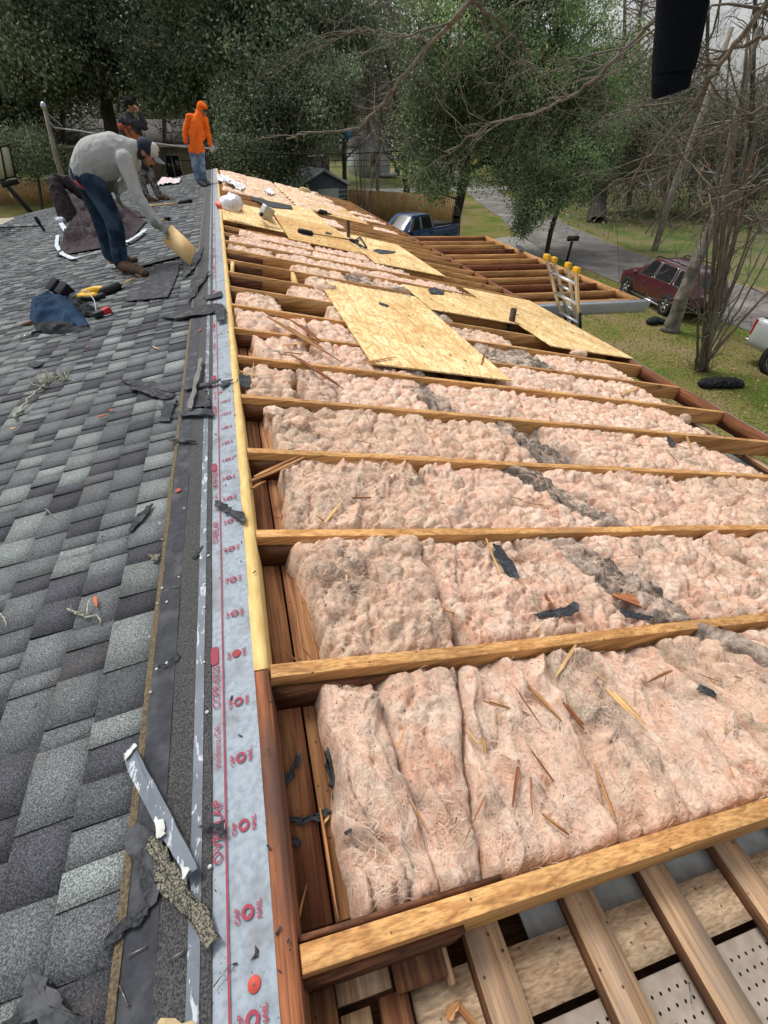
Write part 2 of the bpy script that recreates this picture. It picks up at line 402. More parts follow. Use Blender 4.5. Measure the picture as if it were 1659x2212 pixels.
# deck under the shingles, walls
mb=MB()
def slab(mb,pts,t=.03,n=(0,0,1)): mb.prism(pts,[-t*v for v in n])
mb.prism([[XR-.035,-1.6,zl(XR-.035)-.003],[XR-.035,21.6,zl(XR-.035)-.003],[-8.1,21.6,zl(-8.1)-.003],[-8.1,-1.6,zl(-8.1)-.003]][::-1],[0,0,-.03])
part(mb,'roof_deck',m_scab)
mb=MB()
for yy,sg in ((WR_Y-6.2,-1),(WR_Y+4.8,1)):
    d=abs(yy-WR_Y)
    mb.prism([[WX,WR_Y,zw-.004],[WX-9.5,WR_Y,zw-.004],[WX-9.5,yy,zw-d*SL-.004],[WX-d,yy,zw-d*SL-.004]],[0,0,-.03])
part(mb,'wing_roof_deck',m_scab)
mb=MB()
ze=2.8
mb.box([-1.6,10,ze/2+.1],[11.9,22.2,ze+.2])
mb.box([-10,WR_Y-.6,ze/2],[7.6,9.6,ze])
part(mb,'wall',m_wall)
mb=MB(); mb.bar([-8.11,-1.6,zl(-8.1)-.09],[-8.11,WR_Y-3.6,zl(-8.1)-.09],.02,.16); part(mb,'left_eave_fascia',m_gut)
# --- top course: crease line, dark bands, tape, underlayment ---
def strip(name,mat,x0,x1,h0,h1,y0=-1.6,y1=21.5,wob=.0,ny=240,nx=4,seed=1,parent=None,noise=0.):
    ys=np.linspace(y0,y1,ny);ts=np.linspace(0,1,nx);V=np.zeros((nx,ny,3))
    for i,t in enumerate(ts):
        x=x0+(x1-x0)*t; wv=fbm(np.stack([ys*2.2,np.full(ny,seed*3.3+i*0)],-1),3,seed)*wob
        xx=x+wv; h=h0+(h1-h0)*t+noise*(fbm(np.stack([ys*9,np.full(ny,x*40)],-1),3,seed+5))
        V[i]=np.stack([xx+nL[0]*h,ys,zl(xx)+nL[2]*h],-1)
    mb=MB(); mb.grid(V)
    # thickness: skirt down both long edges
    for e,fl in ((0,True),(nx-1,False)):
        W=np.stack([V[e],V[e]-np.array([0,0,.008])]); mb.grid(W,flip=fl)
    return part(mb,name,mat,parent,smooth=False)
strip('top_course_crease',m_moss,-.458,-.438,.013,.017,wob=.006,seed=2,noise=.004)
strip('asphalt_band',m_tar,-.44,-.372,.0155,.016,wob=.004,seed=3,noise=.003)
strip('granule_band',m_gran,-.374,-.268,.0145,.0145,wob=.003,seed=4,noise=.002)
strip('release_tape',m_tape,-.312,-.288,.0165,.0165,wob=.0015,seed=5,noise=.001)
under=strip('underlayment',m_under,-.272,-.150,.010,.011,wob=.0008,seed=6,noise=.0022,nx=9,ny=500)
# red printed line, text and rings on the underlayment
HU=.0155
def text(s,x,y,size,off=.0,font_bold=True,parent=None,mat=None,name='printed_word'):
    cu=bpy.data.curves.new(name,'FONT'); cu.body=s; cu.size=size; cu.align_x='LEFT'; cu.offset=off; cu.space_character=1.02; cu.resolution_u=2
    t=bpy.data.objects.new(name+'_tmp',cu); sc.collection.objects.link(t)
    dg=bpy.context.evaluated_depsgraph_get(); me=bpy.data.meshes.new_from_object(t.evaluated_get(dg)); bpy.data.objects.remove(t)
    V=np.zeros(len(me.vertices)*3); me.vertices.foreach_get('co',V); V=V.reshape(-1,3)
    # text runs along +Y, its top faces -X
    X_=x-V[:,1]; Yy=y+V[:,0]; W=np.stack([X_+nL[0]*HU,Yy,zl(X_)+nL[2]*HU],-1)
    W-=ORG[parent]
    me.vertices.foreach_set('co',W.reshape(-1)); me.materials.clear(); me.materials.append(mat or m_red)
    o=bpy.data.objects.new(name,me); sc.collection.objects.link(o); o.parent=parent; ORG[o]=ORG[parent]; return o
mb=MB(); ys=np.linspace(-1.5,21,200); V=np.zeros((2,200,3))
for i,x in enumerate((-.2375,-.2335)): V[i]=np.stack([np.full(200,x)+nL[0]*HU,ys,zl(x)+nL[2]*HU+ys*0],-1)
mb.grid(V); part(mb,'printed_line',m_red,under)
def ypx(x,py):  # y on the left plane for picture row py
    return Lf(x,py)[1]
period=1.02
for rep in range(-1,9):
    y0=rep*period
    def put(s,py,x,size,off):
        y=Lf(475,py)[1]+y0
        if y>9.5: return
        text(s,x,y,size,off,parent=under)
    put('OVERLAP',1872,-.244,.030,.0004)
    put('Valdosta,GA',1665,-.246,.021,0.)
    put('CCRR-0320',1535,-.246,.027,.0003)
    # red label badge with rounded ends
    yb=Lf(470,1422)[1]+y0; L_=.062; pts=[]
    for a in range(24):
        an=a/24*2*math.pi; px=-.2585+math.copysign(.011,math.cos(an))*abs(math.cos(an))**.45; py_=yb+math.copysign(L_/2,math.sin(an))*abs(math.sin(an))**.45
        pts.append([px+nL[0]*HU,py_,zl(px)+nL[2]*HU])
    if yb<9: 
        mb=MB(); mb.add(pts,[list(range(24))]); part(mb,'printed_badge',m_red,under)
rings=[(2210,1),(1975,1),(1785,1),(1637,1),(1515,1),(1410,1),(1322,1),(1248,1),(1180,1),(1120,1),(1070,1),(1025,1),(985,1),(948,1),(915,1),(885,1),(858,1)]
for py,_ in rings:
    y=Lf(535,py)[1]; x=-.196; mb=MB(); V=np.zeros((2,33,3)); a=np.linspace(0,2*np.pi,33)
    for i,r in enumerate((.0065,.0125)):
        xx=x+np.cos(a)*r; V[i]=np.stack([xx+nL[0]*HU,y+np.sin(a)*r,zl(xx)+nL[2]*HU],-1)
    mb.grid(V,flip=True); part(mb,'printed_ring',m_red,under)
    if y<5:
        text('CAP',x-.0165,y-.014,.0135,.0004,parent=under); text('NAIL',x+.027,y-.016,.0135,.0004,parent=under)
# ridge board and yellow plywood edge strip
def edge(name,mat,y0,y1,wob,seed):
    n=max(4,int((y1-y0)/.05));ys=np.linspace(y0,y1,n);xa=-.152+fbm(np.stack([ys*3,ys*0],-1),3,seed)*wob;xb=-.113+fbm(np.stack([ys*4,ys*0+5],-1),3,seed)*wob
    zt=ZRID+.008+fbm(np.stack([ys*2,ys*0+8],-1),2,seed)*.002
    V=np.stack([np.stack([xa,ys,zt-.15],-1),np.stack([xa,ys,zt],-1),np.stack([xb,ys,zt-.002],-1),np.stack([xb,ys,zt-.15],-1)])
    mb=MB(); mb.grid(V,flip=True); 
    for e in (0,-1):
        mb.add(V[:,e],[[0,1,2,3] if e==0 else [3,2,1,0]])
    return part(mb,name,mat)
YB=Rt(573,1441)[1]-.012
edge('ridge_board',m_ridge,-1.6,YB,.002,3)
edge('plywood_edge_strip',m_ply_edge,YB+.004,21.4,.003,4)
# --- rafters ---
YK=[.188+.611*k for k in range(35)]; XE=4.49
for k,y in enumerate(YK):
    mb=MB(); yy=y+rng.uniform(-.012,.012) if k>5 else y
    a=PR(-.108,yy,-.07); b=PR(XE,yy+rng.uniform(-.01,.01),-.07)
    mb.bar(a,b,.043,.14,up=nR,seg=28,wob=.006,seed=k)
    part(mb,'rafter',m_ras,bevel=.0015 if k<8 else 0)
    L=.33+.05*((k*7)%3)
    mb=MB(); mb.bar(PR(-.106,y-.031,-.09),PR(-.1+L,y-.031,-.09),.014,.10,up=nR); 
    if k==0: mb.bar(PR(-.106,y+.028,-.078),PR(.34,y+.028,-.078),.010,.125,up=nR)
    part(mb,'rafter_gusset',m_scab)
# fascia at the eave
mb=MB(); mb.bar(PR(4.51,.0,-.075),PR(4.51,21.05,-.075),.04,.15,up=(0,0,1),seg=60,wob=.004); part(mb,'fascia',m_fascia)
mb=MB(); mb.bar(PR(4.545,.0,-.08),PR(4.545,7.0,-.08),.02,.16,up=(0,0,1)); part(mb,'outer_fascia',m_gut)
# ceiling planks beside the ridge
xs=[-.1,-.012,.118,.25,.38,.51]
for i in range(5):
    mb=MB(); mb.bar(PR((xs[i]+xs[i+1])/2,YK[0]+.06,-.152),PR((xs[i]+xs[i+1])/2,21,-.152),xs[i+1]-xs[i]-.007,.018,up=nR,seg=20,wob=.0015,seed=i); part(mb,'ceiling_plank',m_plank2 if i==1 else m_plank)
mb=MB(); mb.prism([PR(.45,.09,-.215),PR(4.48,.09,-.215),PR(4.48,21,-.215),PR(.45,21,-.215)],[0,0,-.01]); 
for i in range(30):   # ribs of the white panels near the eave
    x=3.1+i*.047; mb.bar(PR(x,.2,-.209),PR(x,12,-.209),.012,.008,up=nR)
part(mb,'white_ceiling_panel',m_white)
mb=MB(); mb.prism([PR(-.12,-1.6,-.30),PR(4.6,-1.6,-.30),PR(4.6,21,-.30),PR(-.12,21,-.30)],[0,0,-.02]); part(mb,'attic_void_floor',m_scab)
# furring strips under the rafters, seen below the first rafter and at the eave
for i,x in enumerate([.29,.565,.815,1.09,1.36,1.65,1.95,2.3,2.7,3.1,3.47,3.83,4.2]):
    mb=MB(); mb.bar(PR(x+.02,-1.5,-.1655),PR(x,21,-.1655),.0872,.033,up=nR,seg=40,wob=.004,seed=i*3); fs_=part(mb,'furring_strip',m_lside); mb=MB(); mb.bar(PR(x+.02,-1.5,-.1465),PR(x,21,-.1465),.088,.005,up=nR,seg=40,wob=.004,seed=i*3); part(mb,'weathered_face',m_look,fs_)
for y,wd,x0 in ((.062,.115,.13),(-.62,.14,.2),(-1.2,.14,.2)):
    mb=MB(); mb.bar(PR(x0,y,-.193),PR(4.4,y,-.193),wd,.02,up=nR,seg=12,wob=.003,seed=int(y*99)); part(mb,'cross_board',m_cross)
# perforated soffit board with real holes shown as dark discs
mb=MB(); mb.prism([PR(.2,-.012,-.208),PR(.2,-.56,-.208),PR(4.4,-.56,-.208),PR(4.4,-.012,-.208)][::1],[0,0,-.004]); sof=part(mb,'perforated_board',m_soffit)
mb=MB(); a=np.arange(10)/10*2*np.pi
for ix in range(110):
    for iy in range(17):
        x=.235+ix*.0265; y=-.045-iy*.0265
        if x>3.2: continue
        r=.0036; mb.add([PR(x+r*math.cos(t),y+r*math.sin(t),-.2068) for t in a],[list(range(10))])
part(mb,'perforations',m_black,sof)
# old board ends and blocks below the first rafter, beside the ridge
for i,(x0,x1,y0,y1,h) in enumerate([(-.105,-.032,-1.4,.17,-.158),(-.024,.035,-1.4,.105,-.163),(.052,.112,-1.4,.11,-.160),(-.03,.082,.118,.175,-.152),(.088,.20,.105,.175,-.150),(.205,.216,.09,.17,-.155)]):
    mb=MB(); mb.bar(PR((x0+x1)/2,y0,h),PR((x0+x1)/2,y1,h),x1-x0,.03,up=nR,seg=3,wob=.002,seed=i); part(mb,'cut_board_end',m_look if i%2 else m_plank)
# --- flat side roof to the right ---
EX0,EX1,EY0,EY1=4.62,6.82,7.3,13.7
def pe(x,y,h=0): return np.array([x,y,CZ-2.31-.04*(x-4.75)+h])
ys=np.linspace(EY0+.12,EY1-.05,12)
for i,y in enumerate(ys):
    mb=MB(); mb.bar(pe(EX0-.05,y,-.085),pe(EX1-.06,y+rng.uniform(-.03,.03),-.085),.04,.13,seg=6,wob=.006,seed=i+60); part(mb,'side_roof_joist',[m_ras,m_ras,m_fascia][i%3])
mb=MB(); mb.bar(pe(EX1-.02,EY0,-.08),pe(EX1-.02,EY1,-.08),.04,.15,seg=8,wob=.003); part(mb,'side_roof_fascia',m_ras)
mb=MB(); mb.bar(pe(EX0,EY1+.02,-.08),pe(EX1,EY1+.02,-.08),.04,.15); mb.bar(pe(EX0,EY0+.0,-.08),pe(EX1,EY0+.0,-.08),.04,.15); part(mb,'side_roof_end_joist',m_ras)
mb=MB(); mb.prism([pe(EX0,EY0,-.2),pe(EX1-.04,EY0,-.2),pe(EX1-.04,EY1,-.2),pe(EX0,EY1,-.2)],[0,0,-.02]); part(mb,'side_roof_soffit',m_scab)
pr=[(0,0),(.02,-.005),(.0,-.02),(-.01,-.10),(-.05,-.13),(-.12,-.13),(-.12,0)]
mb=MB(); A=pe(EX0,EY0-.02); B=pe(EX1+.06,EY0-.02)
mb.prism([[A[0],A[1]-.12-p,A[2]+q*1.75+.01] for p,q in [(0,0),(.02,0),(.015,-.02),(-.02,-.09),(-.06,-.12),(-.1,-.12),(-.1,0),(-.095,0),(-.095,-.11),(-.06,-.112),(-.025,-.085),(0,-.015)]],B-A)
part(mb,'gutter',m_gut)
mb=MB(); mb.box([5.62,7.75,1.43],[.28,.28,2.86]); part(mb,'porch_post',m_scab)
mb=MB(); mb.box([5.62,7.75,2.88],[.55,.4,.1]); part(mb,'post_cap',m_black)
# vent pipes
for (px,py,hh,r) in ((1105,697,.17,.04),(753,515,.30,.035)):
    p=Rt(px,py); mb=MB(); mb.lathe(p-np.array([0,0,.1]),[(r,0),(r,.1+hh),(r*.8,.1+hh),(r*.8,.12)],20); mb.build('vent_pipe',m_rust,house,smooth=False)
    if hh<.2: mb=MB(); mb.tube([p+[r,0,hh*.55],p+[r+.045,-.01,hh*.56]],.006,6); mb.build('pipe_nail',m_steel,house)
# short blocking between rafters in the open bay
for k,x,y0 in ((9,-.07,YK[9]),(9,.60,YK[9])):
    mb=MB(); mb.bar(PR(x,YK[9]+.02,-.06),PR(x+.02,YK[10]-.02,-.06),.04,.11,up=nR); part(mb,'blocking',m_ply_edge)
# ---------------- insulation batts ----------------
def insul_mat(name,pink,cream,dirt,dlo,dhi):
    m,nt,b,v=newmat(name,1.,0,.05)
    v1=mapping(nt,v,(1,1,1),rnd=True)
    a=tex(nt,'Noise',7,v1,8,1.6,.65); c=ramp(nt,a,[(.34,pink),(.6,cream)])
    f=tex(nt,'Noise',26,v1,10,2.6,.72); c=mix(nt,c,ramp(nt,f,[(.3,(.40,.27,.21)),(.47,(.98,.96,.95)),(.68,(1.18,1.16,1.12))]),1.,'MULTIPLY')
    d=tex(nt,'Noise',3.4,v1,9,.9,.7); c=mix(nt,c,dirt,ramp(nt,d,[(dlo,0.),(dhi,.85)]))
    s=tex(nt,'Voronoi',42,v1); s2=tex(nt,'Noise',6,v1,3)
    sp=mix(nt,ramp(nt,s,[(.07,1.),(.13,0.)]),0.0,ramp(nt,s2,[(.45,1.),(.52,0.)]))
    c=mix(nt,c,(.10,.055,.03),sp)
    nt.links.new(c,b.inputs['Base Color'])
    f2=tex(nt,'Noise',60,v1,8,3.,.7); mm=nt.nodes.new('ShaderNodeMath'); mm.operation='ADD'; nt.links.new(f,mm.inputs[0]); nt.links.new(f2,mm.inputs[1])
    bump(nt,b,mm.outputs[0],.9,.012); return m
m_ins=insul_mat('pink fibreglass',(.86,.50,.35),(.96,.77,.63),(.42,.32,.24),.50,.70)
m_ins2=insul_mat('dirty fibreglass',(.84,.52,.37),(.90,.71,.55),(.32,.26,.205),.48,.66)
m_insd=insul_mat('blackened fibreglass',(.62,.46,.37),(.72,.60,.50),(.075,.07,.062),.42,.57)
m_fib_i=M('loose glass fibre',(.94,.78,.64),(.80,.52,.38),scale=30,bmp=0,rough=1)
m_insy=insul_mat('yellowish fibreglass',(.80,.56,.38),(.86,.68,.46),(.44,.34,.24),.55,.75)
ORD='first second third fourth fifth sixth seventh eighth ninth tenth eleventh twelfth thirteenth fourteenth fifteenth'.split()
def ordn(k):
    if k<15: return ORD[k]
    return str(k+1)+('th' if k+1 not in (21,31,22,32,23,33) else {1:'st',2:'nd',3:'rd'}[(k+1)%10])
def puff(x,y,sx,sy,s,warp=.35):
    p=np.stack([x*sx,y*sy],-1); wv=np.stack([fbm(p*.7,2,s+1),fbm(p*.7+7,2,s+2)],-1)*warp
    d1,d2=wor(p+wv,s); e=np.clip((d2-d1)*3.2,0,1); e=e*(2-e); return .55*e+.55*np.clip(1-d1*d1*1.3,0,1)**.8*(.6+.8*vn(np.floor(p+wv),s+9)*0+.25*fbm(p*.5,1,s+6))
def batt(k,l0,l1,r0,r1,res,mat,label,top=-.045,bot=-.14,big=.042,mid=.020,sx=9.5,sy=9.5,rag=.03,seed=0,name='insulation_batt',group='pink insulation batts laid between the rafters',y0=None,y1=None,tilt=0):
    """l0,l1: left edge x at the near / far rafter; r0,r1 the right edge"""
    y0=YK[k]+.026 if y0 is None else y0; y1=YK[k+1]-.024 if y1 is None else y1
    W=max(r0-l0,.05); nu=max(8,int(W/res)); nv=max(8,int((y1-y0)/res))
    # denser at the rims, which roll down to the bottom
    def rim(n,e): 
        t=np.linspace(0,1,n); return t
    u=rim(nu,0);v=rim(nv,0); Ug,Vg=np.meshgrid(u,v,indexing='ij')
    yy=y0+(y1-y0)*Vg
    l=l0+(l1-l0)*Vg+rag*fbm(np.stack([yy*7,yy*0+seed],-1),4,seed); r=r0+(r1-r0)*Vg+rag*.6*fbm(np.stack([yy*8,yy*0+seed+4],-1),4,seed+3)
    xx=l+(r-l)*Ug
    eu=np.minimum(Ug,1-Ug)*W/.028; ev=np.minimum(Vg,1-Vg)*(y1-y0)/.03
    ru=.4+.6*np.sqrt(np.clip(1-(1-np.clip(eu,0,1))**2,0,1)); ru=np.where((Ug<=0)|(Ug>=1),0,ru); rv=np.sqrt(np.clip(1-(1-np.clip(ev,0,1))**2,0,1))
    rd=ru*(.55+.45*rv)
    L=big*puff(xx,yy,sx,sy,seed+11)+mid*puff(xx,yy,sx*2.6,sy*2.6,seed+12)+.02*fbm(np.stack([xx*4,yy*4],-1),3,seed+13)+.0035*puff(xx,yy,sx*5.5,sy*5.5,seed+15)
    wq=np.stack([xx*4.0,yy*2.7],-1); wq=wq+np.stack([fbm(wq*1.3+3,2,seed+21),fbm(wq*1.3+8,2,seed+22)],-1)*.8; nn=np.abs(fbm(wq,3,seed+23)); L=L-.045*np.exp(-nn/.07)
    if k==0: L=L+.030*fbm(np.stack([xx*10+yy*2,yy*2.4],-1)+seed,3,seed+31)+.012*(1-np.abs(fbm(np.stack([xx*16,yy*6],-1)+seed,3,seed+32))*3)
    if k<=2: L=L+.032*np.exp(-np.abs(fbm(wq*np.array([1.7,.8])+20,3,seed+24))/.12)
    if res<.009: L=L+.0045*fbm(np.stack([xx*60,yy*60],-1),3,seed+14)
    h=bot+(top-.018+L-bot+tilt*(Vg-.5))*rd
    V=np.stack([xx+nR[0]*h,yy,ZR0-SR*xx+nR[2]*h],-1)
    mb=MB(); mb.grid(V)
    o=mb.build(name,mat,smooth=True,org=PR((l0+r0)/2,(y0+y1)/2,-.14),label=label,cat='insulation batt',group=group)
    if k<=3:
        rq=np.random.default_rng(seed+5); n=int(W*(y1-y0)*(20000 if k==0 else 11000 if k<3 else 3500)); i=rq.integers(2,V.shape[0]-2,n); j=rq.integers(1,V.shape[1]-1,n); c=V[i,j]; lmax=.04; ti=np.clip(i+rq.integers(-5,6,n)*int(round(.012/res+.4)),0,V.shape[0]-1); tj=np.clip(j+rq.integers(-5,6,n)*int(round(.012/res+.4)),0,V.shape[1]-1); e=V[ti,tj]
        d=e-c; l=np.linalg.norm(d,axis=1)+1e-6; e=c+d*np.minimum(1,lmax/l)[:,None]; d=e-c; l=np.linalg.norm(d,axis=1)+1e-6; s=np.cross(d,nR)/l[:,None]*rq.uniform(.00015,.0004,n)[:,None]*(1+.5*k); m_=(c+e)/2+nR*rq.uniform(.001,.009,n)[:,None]+rq.normal(0,.004,(n,3)); c=c+nR*.001; e=e+nR*rq.uniform(0,.008,n)[:,None]
        W_=np.stack([c-s,c+s,m_+s,m_-s,e],1).reshape(-1,3); b0=np.arange(n)[:,None]*5; fb=MB(); fb.add(W_,np.concatenate([b0+np.array([0,1,2,3])])); fb.F.append((b0+np.array([3,2,4]))); fb.build('loose_fibres',m_fib_i,o)
    return o
def X_(px,py,h=-.06): return float(Rt(px,py,h)[0])
bseed=[100]
def lab(look,i,k): return f'{look} insulation batt, {ordn(i)} from ridge, {ordn(k)} bay from near end'
# first bay: big folded pieces, creases measured from the photograph (far end, near end)
cr0=[((697,1475),(775,1950)),((805,1480),(945,1890)),((985,1450),(1040,1870)),((1180,1430),(1305,1785)),((1262,1400),(1465,1720)),((1405,1385),(1659,1640))]
xs0=[(X_(*b),X_(*a)) for a,b in cr0]
xs0+= [(2.05,1.78),(2.65,2.5),(3.4,3.4),(4.0,4.0)]
looks0=['flat narrow pale pink','creased pale pink','twisted fluffy pink','grey tinged folded pink','long folded pink','pale pink ridged','tan streaked pink','plain pink','smooth pink']
for i in range(len(xs0)-1):
    (a0,a1),(b0,b1)=xs0[i],xs0[i+1]
    batt(0,a0+.004,a1+.004,b0+.012,b1+.012,.0055 if i<6 else .01,m_ins if i not in(3,5) else m_ins2,lab(looks0[i],i,0),big=.024,mid=.008,sx=6.5,sy=3.2,rag=.02,seed=200+i*31,top=-.042,tilt=.02 if i%2 else -.01)
# grey rolled piece lying in the first bay
mb=MB(); n=90; t=np.linspace(0,1,n); A=Rt(1500,1365,-.03); B=PR(2.2,.30,-.02); P=A+np.outer(t,B-A)+np.stack([t*0,t*0,.012*np.sin(t*9)],-1)
mb.tube(P,.045+.010*fbm(np.stack([t*7,t*0],-1),3,4),36)
V=mb.V[0]; V+= (fbm(V*22,4,8)*.012)[:,None]*np.array([.3,.1,1]); mb.build('rolled_insulation',m_insd,smooth=True,label='grey blackened roll of insulation lying across the first rafter bay',cat='insulation roll')
def bay(k,segs,res,**kw):
    for i,sg in enumerate(segs):
        a,b,c,d,mt,look=sg
        batt(k,a,b,c,d,res,{'p':m_ins,'g':m_ins2,'b':m_insd,'y':m_insy}[mt],lab(look,i,k),seed=1000+k*57+i*13,**kw)
bay(1,[(.10,.02,.52,.55,'g','ragged-ended greyish pink'),(.53,.56,1.08,1.0,'p','lumpy pale pink'),(1.09,1.01,1.38,1.14,'p','narrow lumpy pink'),(1.385,1.145,1.60,1.36,'b','blackened grey'),(1.61,1.37,2.35,2.2,'p','broad lumpy pink'),(2.36,2.21,3.4,3.4,'p','long plain pink')],.007,rag=.05)
bay(2,[(.03,.02,.75,.72,'g','grey-topped lumpy pink'),(.76,.73,1.60,1.25,'p','pale lumpy pink'),(1.61,1.26,1.80,1.45,'b','dark grey crumpled'),(1.81,1.46,2.75,2.6,'p','quilted pink'),(2.76,2.61,3.6,3.6,'g','grey matted')],.008,rag=.04)
bay(3,[(.06,.0,1.05,1.0,'g','fluffy ragged pink'),(1.06,1.01,1.62,1.55,'g','grey lumpy pink'),(1.63,1.56,1.93,1.62,'b','dark charred'),(2.10,1.86,3.62,3.35,'p','plump separate pink')],.010,rag=.05)
bay(4,[(-.06,-.06,.22,.24,'g','small dusty pink'),(.24,.25,1.12,1.05,'p','splinter covered pink'),(1.13,1.06,1.30,1.22,'b','torn black and grey'),(1.31,1.23,2.35,2.2,'p','orange tinged pink'),(2.37,2.21,3.75,3.6,'p','long lumpy pink')],.012,rag=.09)
bay(5,[(.06,.0,.42,.42,'p','heaped pink'),(.43,.43,1.3,1.25,'p','debris strewn pink'),(2.1,2.05,3.85,3.8,'p','wide lumpy pink')],.014,rag=.09)
bay(6,[(-.06,-.06,.5,.5,'p','rounded pink'),(.52,.52,1.2,1.2,'p','greyish pink'),(2.05,2.05,2.9,2.9,'b','grey black mottled'),(2.92,2.92,3.95,3.95,'p','pink end')],.016,rag=.09)
bay(7,[(-.06,-.06,.33,.3,'p','short pink'),(.8,.78,1.2,1.2,'g','torn brown pink'),(2.05,2.05,2.8,2.8,'g','half hidden grey pink')],.016,rag=.09)
bay(8,[(.5,.48,.92,.9,'p','lone fluffy pink'),(2.05,2.05,2.3,2.3,'b','small dark')],.018,rag=.09)
bay(9,[(.78,.78,1.6,1.6,'g','crumpled grey pink'),(1.62,1.62,2.2,2.2,'b','blackish matted')],.02,rag=.09)
bay(10,[(.68,.7,1.35,1.35,'g','low pink'),(1.36,1.36,1.75,1.75,'b','dirty grey'),(1.77,1.77,3.4,3.4,'p','long thin pink')],.02,rag=.09)
bay(11,[(-.06,-.06,.5,.5,'g','mottled grey pink'),(.52,.52,1.1,1.1,'p','smooth pale pink'),(1.12,1.12,3.3,3.3,'p','long bumpy pink')],.022,rag=.09)
bay(12,[(-.06,-.06,1.1,1.1,'p','pale pink'),(1.12,1.12,1.9,1.9,'p','thick bulging pink'),(1.92,1.92,2.6,2.6,'p','grey spotted pink')],.024,top=-.03)
bay(13,[(.1,.1,1.2,1.2,'p','rosy pink'),(1.22,1.22,2.1,2.1,'p','light pink')],.026,top=-.03)
for k in (19,20): bay(k,[(2.0,2.0,2.45,2.45,'p','half covered pink')],.03,top=-.02)
bay(16,[(2.15,2.15,2.5,2.5,'p','loose pink')],.03,top=-.02)
bay(17,[(2.0,2.0,2.35,2.35,'p','scrappy pink')],.03,top=-.02)
bay(21,[(3.5,3.5,4.1,4.1,'p','pink stretch of')],.035,top=-.01)
for k in range(23,34): bay(k,[(-.06,-.06,1.7,1.7,'p' if k%2 else 'y','far pink'),(1.72,1.72,3.3+.3*math.sin(k*1.7),3.4,'y' if k%3 else 'p','far tan pink')],.045,top=.0,mid=.02)
for k in (24,26): bay(k,[(3.5,3.5,4.3,4.3,'p','far rosy')],.045,top=0)
# loose tufts that stand up out of the bays
def tuft(c,r,mat,label,seed,name='insulation_tuft'):
    mb=MB(); mb.ball([0,0,0],1,28,20); V=mb.V[0]; d=1+.28*fbm(V*2.2+seed,3,seed)+.12*fbm(V*6+seed,3,seed+2)
    mb.V[0]=V*d[:,None]*np.array(r)@TRn.T+np.array(c); mb.build(name,mat,smooth=True,label=label,cat='insulation tuft' if 'insul' in name else name.replace('_',' '))
tuft(Rt(592,892,-.02),(.06,.05,.035),m_ins,'curled pink tuft at the ragged end of the fourth bay beside the ridge',3)
tuft(Rt(648,915,-.02),(.05,.05,.04),m_ins,'standing pink tuft in the fourth bay near the ridge',8)
tuft(Rt(905,815,-.02),(.05,.05,.045),m_insd,'blackened upright tuft beside the near corner of the big plywood sheet',5)
tuft(Rt(885,835,-.02),(.07,.07,.04),m_ins2,'rounded greyish tuft below the near edge of the big plywood sheet',15)
tuft(Rt(1480,905,-.02),(.05,.05,.05),m_ins,'peach coloured tuft folded up near the eave end of the fourth bay',6)
tuft(Rt(1250,765,-.02),(.12,.07,.05),m_ins2,'rounded brown pink tuft below the outermost plywood sheet',7)
tuft(Rt(700,625,-.01),(.12,.09,.08),m_ins,'fluffy pink heap against the upper edge of the big plywood sheet',9)
tuft(Rt(775,595,-.02),(.14,.06,.05),m_ins2,'grey torn tuft above the big plywood sheet',19)
tuft(Rt(860,628,-.02),(.16,.08,.05),m_insd,'dark matted tuft beside the short plywood sheet',29)
tuft(Rt(658,412,.05),(.22,.1,.1),M('straw clump',(.62,.52,.27),(.45,.34,.15),scale=30,bmp=.8),'yellow straw clump on the far rafters near the shed',12,'straw_clump')
0 and tuft(Rt(725,1835,-.10),(.03,.05,.015),M('grey moss',(.42,.36,.27),(.25,.2,.15),scale=60,bmp=.8),'grey mossy wad on the ceiling planks of the first bay',34,'dust_wad')
# ---------------- plywood sheets ----------------
def ply_mat(name,light,dark):
    m,nt,b,v=newmat(name,.7,0,.2)
    vv=mapping(nt,v,(1.6,.45,1),rnd=True); n=tex(nt,'Noise',5,vv,4,1.8)
    mu=nt.nodes.new('ShaderNodeMath'); mu.operation='MULTIPLY'; mu.inputs[1].default_value=26.; nt.links.new(n,mu.inputs[0]); s=nt.nodes.new('ShaderNodeMath'); s.operation='SINE'; nt.links.new(mu.outputs[0],s.inputs[0])
    mr=nt.nodes.new('ShaderNodeMapRange'); mr.inputs[1].default_value=-1; nt.links.new(s.outputs[0],mr.inputs[0])
    c=ramp(nt,mr.outputs[0],[(.35,light),(.9,dark)])
    g=tex(nt,'Noise',30,mapping(nt,v,(3,.3,1),rnd=True),5); c=mix(nt,c,ramp(nt,g,[(.35,.8),(.65,1.15)]),1.,'MULTIPLY')
    p=tex(nt,'Noise',2.5,mapping(nt,v,(1,.6,1),rnd=True),3); c=mix(nt,c,ramp(nt,p,[(.35,(.88,.80,.68)),(.6,(1.05,1.05,1.05))]),1.,'MULTIPLY')
    k=tex(nt,'Voronoi',7,mapping(nt,v,(1,1.6,1),rnd=True)); c=mix(nt,(.22,.12,.05),c,ramp(nt,k,[(.05,.1),(.085,1.)]))
    nt.links.new(c,b.inputs['Base Color']); bump(nt,b,g,.2,.002); return m
m_ply=ply_mat('fresh plywood',(.84,.66,.36),(.66,.42,.18)); m_ply2=ply_mat('tan plywood',(.70,.47,.21),(.54,.32,.12)); m_ply3=ply_mat('held plywood',(.74,.50,.22),(.60,.34,.12))
